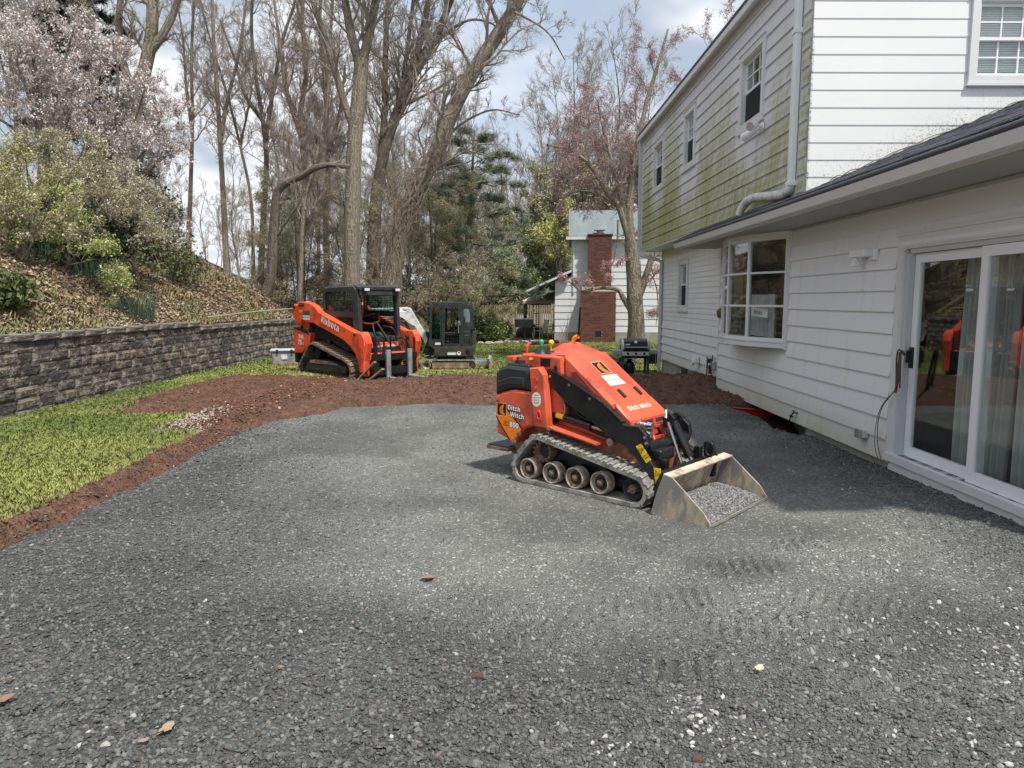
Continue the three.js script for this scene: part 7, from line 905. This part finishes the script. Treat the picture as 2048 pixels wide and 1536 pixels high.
  const r = mulberry(77), spots = []; for (const [px0, d, s] of [[560, 46, 1], [640, 44, 1], [685, 50, 1.1], [780, 52, 1.1], [868, 50, 1], [905, 56, 1], [950, 50, .9], [985, 58, 1], [1020, 62, 1.0], [480, 58, .8], [345, 52, .8], [140, 34, .9], [60, 30, .9], [-40, 30, 1], [1110, 66, 1.42], [1150, 68, 1.5], [1215, 66, 1.62], [1260, 70, 1.4], [1075, 64, 1.2], [760, 62, 1.2], [880, 66, 1.2], [1300, 60, 1.3], [1180, 74, 1.5], [-140, 26, 1], [220, 44, 1], [660, 70, 1.3], [820, 74, 1.3], [940, 76, 1.3], [575, 66, .75], [610, 72, .8], [700, 64, .8], [745, 78, .9], [790, 84, .9], [850, 82, .85], [910, 70, .7], [965, 68, .7], [1005, 80, .8], [1040, 76, .75], [1090, 84, .9], [1130, 80, .85], [1240, 82, 1], [1200, 90, 1.1]]) spots.push([px0, d, s]);
  spots.forEach(([px0, d, s], i) => { const b = at(px0, 600, d), o = i < 3 ? proto[i] : proto[i % 3].clone(); if (i >= 3) { o.name = numbered('wood_tree'); scene.add(o); } o.position.set(b.x, hillOr(b.x, b.z), b.z); o.rotation.y = r() * 6.28; o.scale.setScalar(s * rr(.92, 1.08, r)); });
  // daffodil leaves
  for (const [x, d, l, n, w] of [[275, 14.9, 'clump of blue green daffodil leaves just above the wall', 240, .34], [185, 15.0, 'dark patch of daffodil leaves under the bright green shrub', 300, .55], [95, 14.6, 'small patch of daffodil leaves at the foot of the yellow green shrub', 120, .4]]) { const b = at(x, 600, d); if (x === 275) b.x = -7.68; b.y = hillY(b.x, b.z) - .02; const t = thing('daffodil_clump', l, 'plant', [b.x, b.y, b.z]), r2 = mulberry(x), P = []; for (let k = 0; k < n; k++) { const a = r2() * 6.28, q = w * Math.sqrt(r2()), x0 = Math.cos(a) * q, z0 = Math.sin(a) * q, h = rr(.36, .6, r2), lx = rr(-.16, .16, r2) + x0 * .5, lz = rr(-.16, .16, r2) + z0 * .5, e = r2() * 6.28, cx = Math.cos(e) * .009, cz = Math.sin(e) * .009; const tw = .35; const A = [x0 - cx, 0, z0 - cz], B = [x0 + cx, 0, z0 + cz], C = [x0 + lx * tw + cx * .7, h * .6, z0 + lz * tw + cz * .7], D = [x0 + lx * tw - cx * .7, h * .6, z0 + lz * tw - cz * .7], E = [x0 + lx, h * rr(.7, 1.15, r2), z0 + lz]; P.push(...A, ...B, ...C, ...A, ...C, ...D, ...D, ...C, ...E); } const g = new THREE.BufferGeometry(); g.setAttribute('position', new THREE.Float32BufferAttribute(P, 3)); g.computeVertexNormals(); part('leaves', g, M.daff ??= mat(.075, .125, .07, .6, { side: THREE.DoubleSide }), t, true); }
  // thin brown canes against the neighbour house
  for (const [x, l] of [[1128, 'dry canes by the neighbour house wall, left bunch']]) { const b = at(x, 600, 34.4); b.y = -.42; const t = thing('dry_plant', l, 'plant', [b.x, b.y, b.z]); part('canes', Array.from({ length: 9 }, (_, k) => rod([rr(-.3, .3), 0, 0], [rr(-.45, .45), rr(.7, 1.5), rr(-.1, .1)], .014, .006, 4)), M.twigRed, t); }
}
renderer.render(scene, camera);
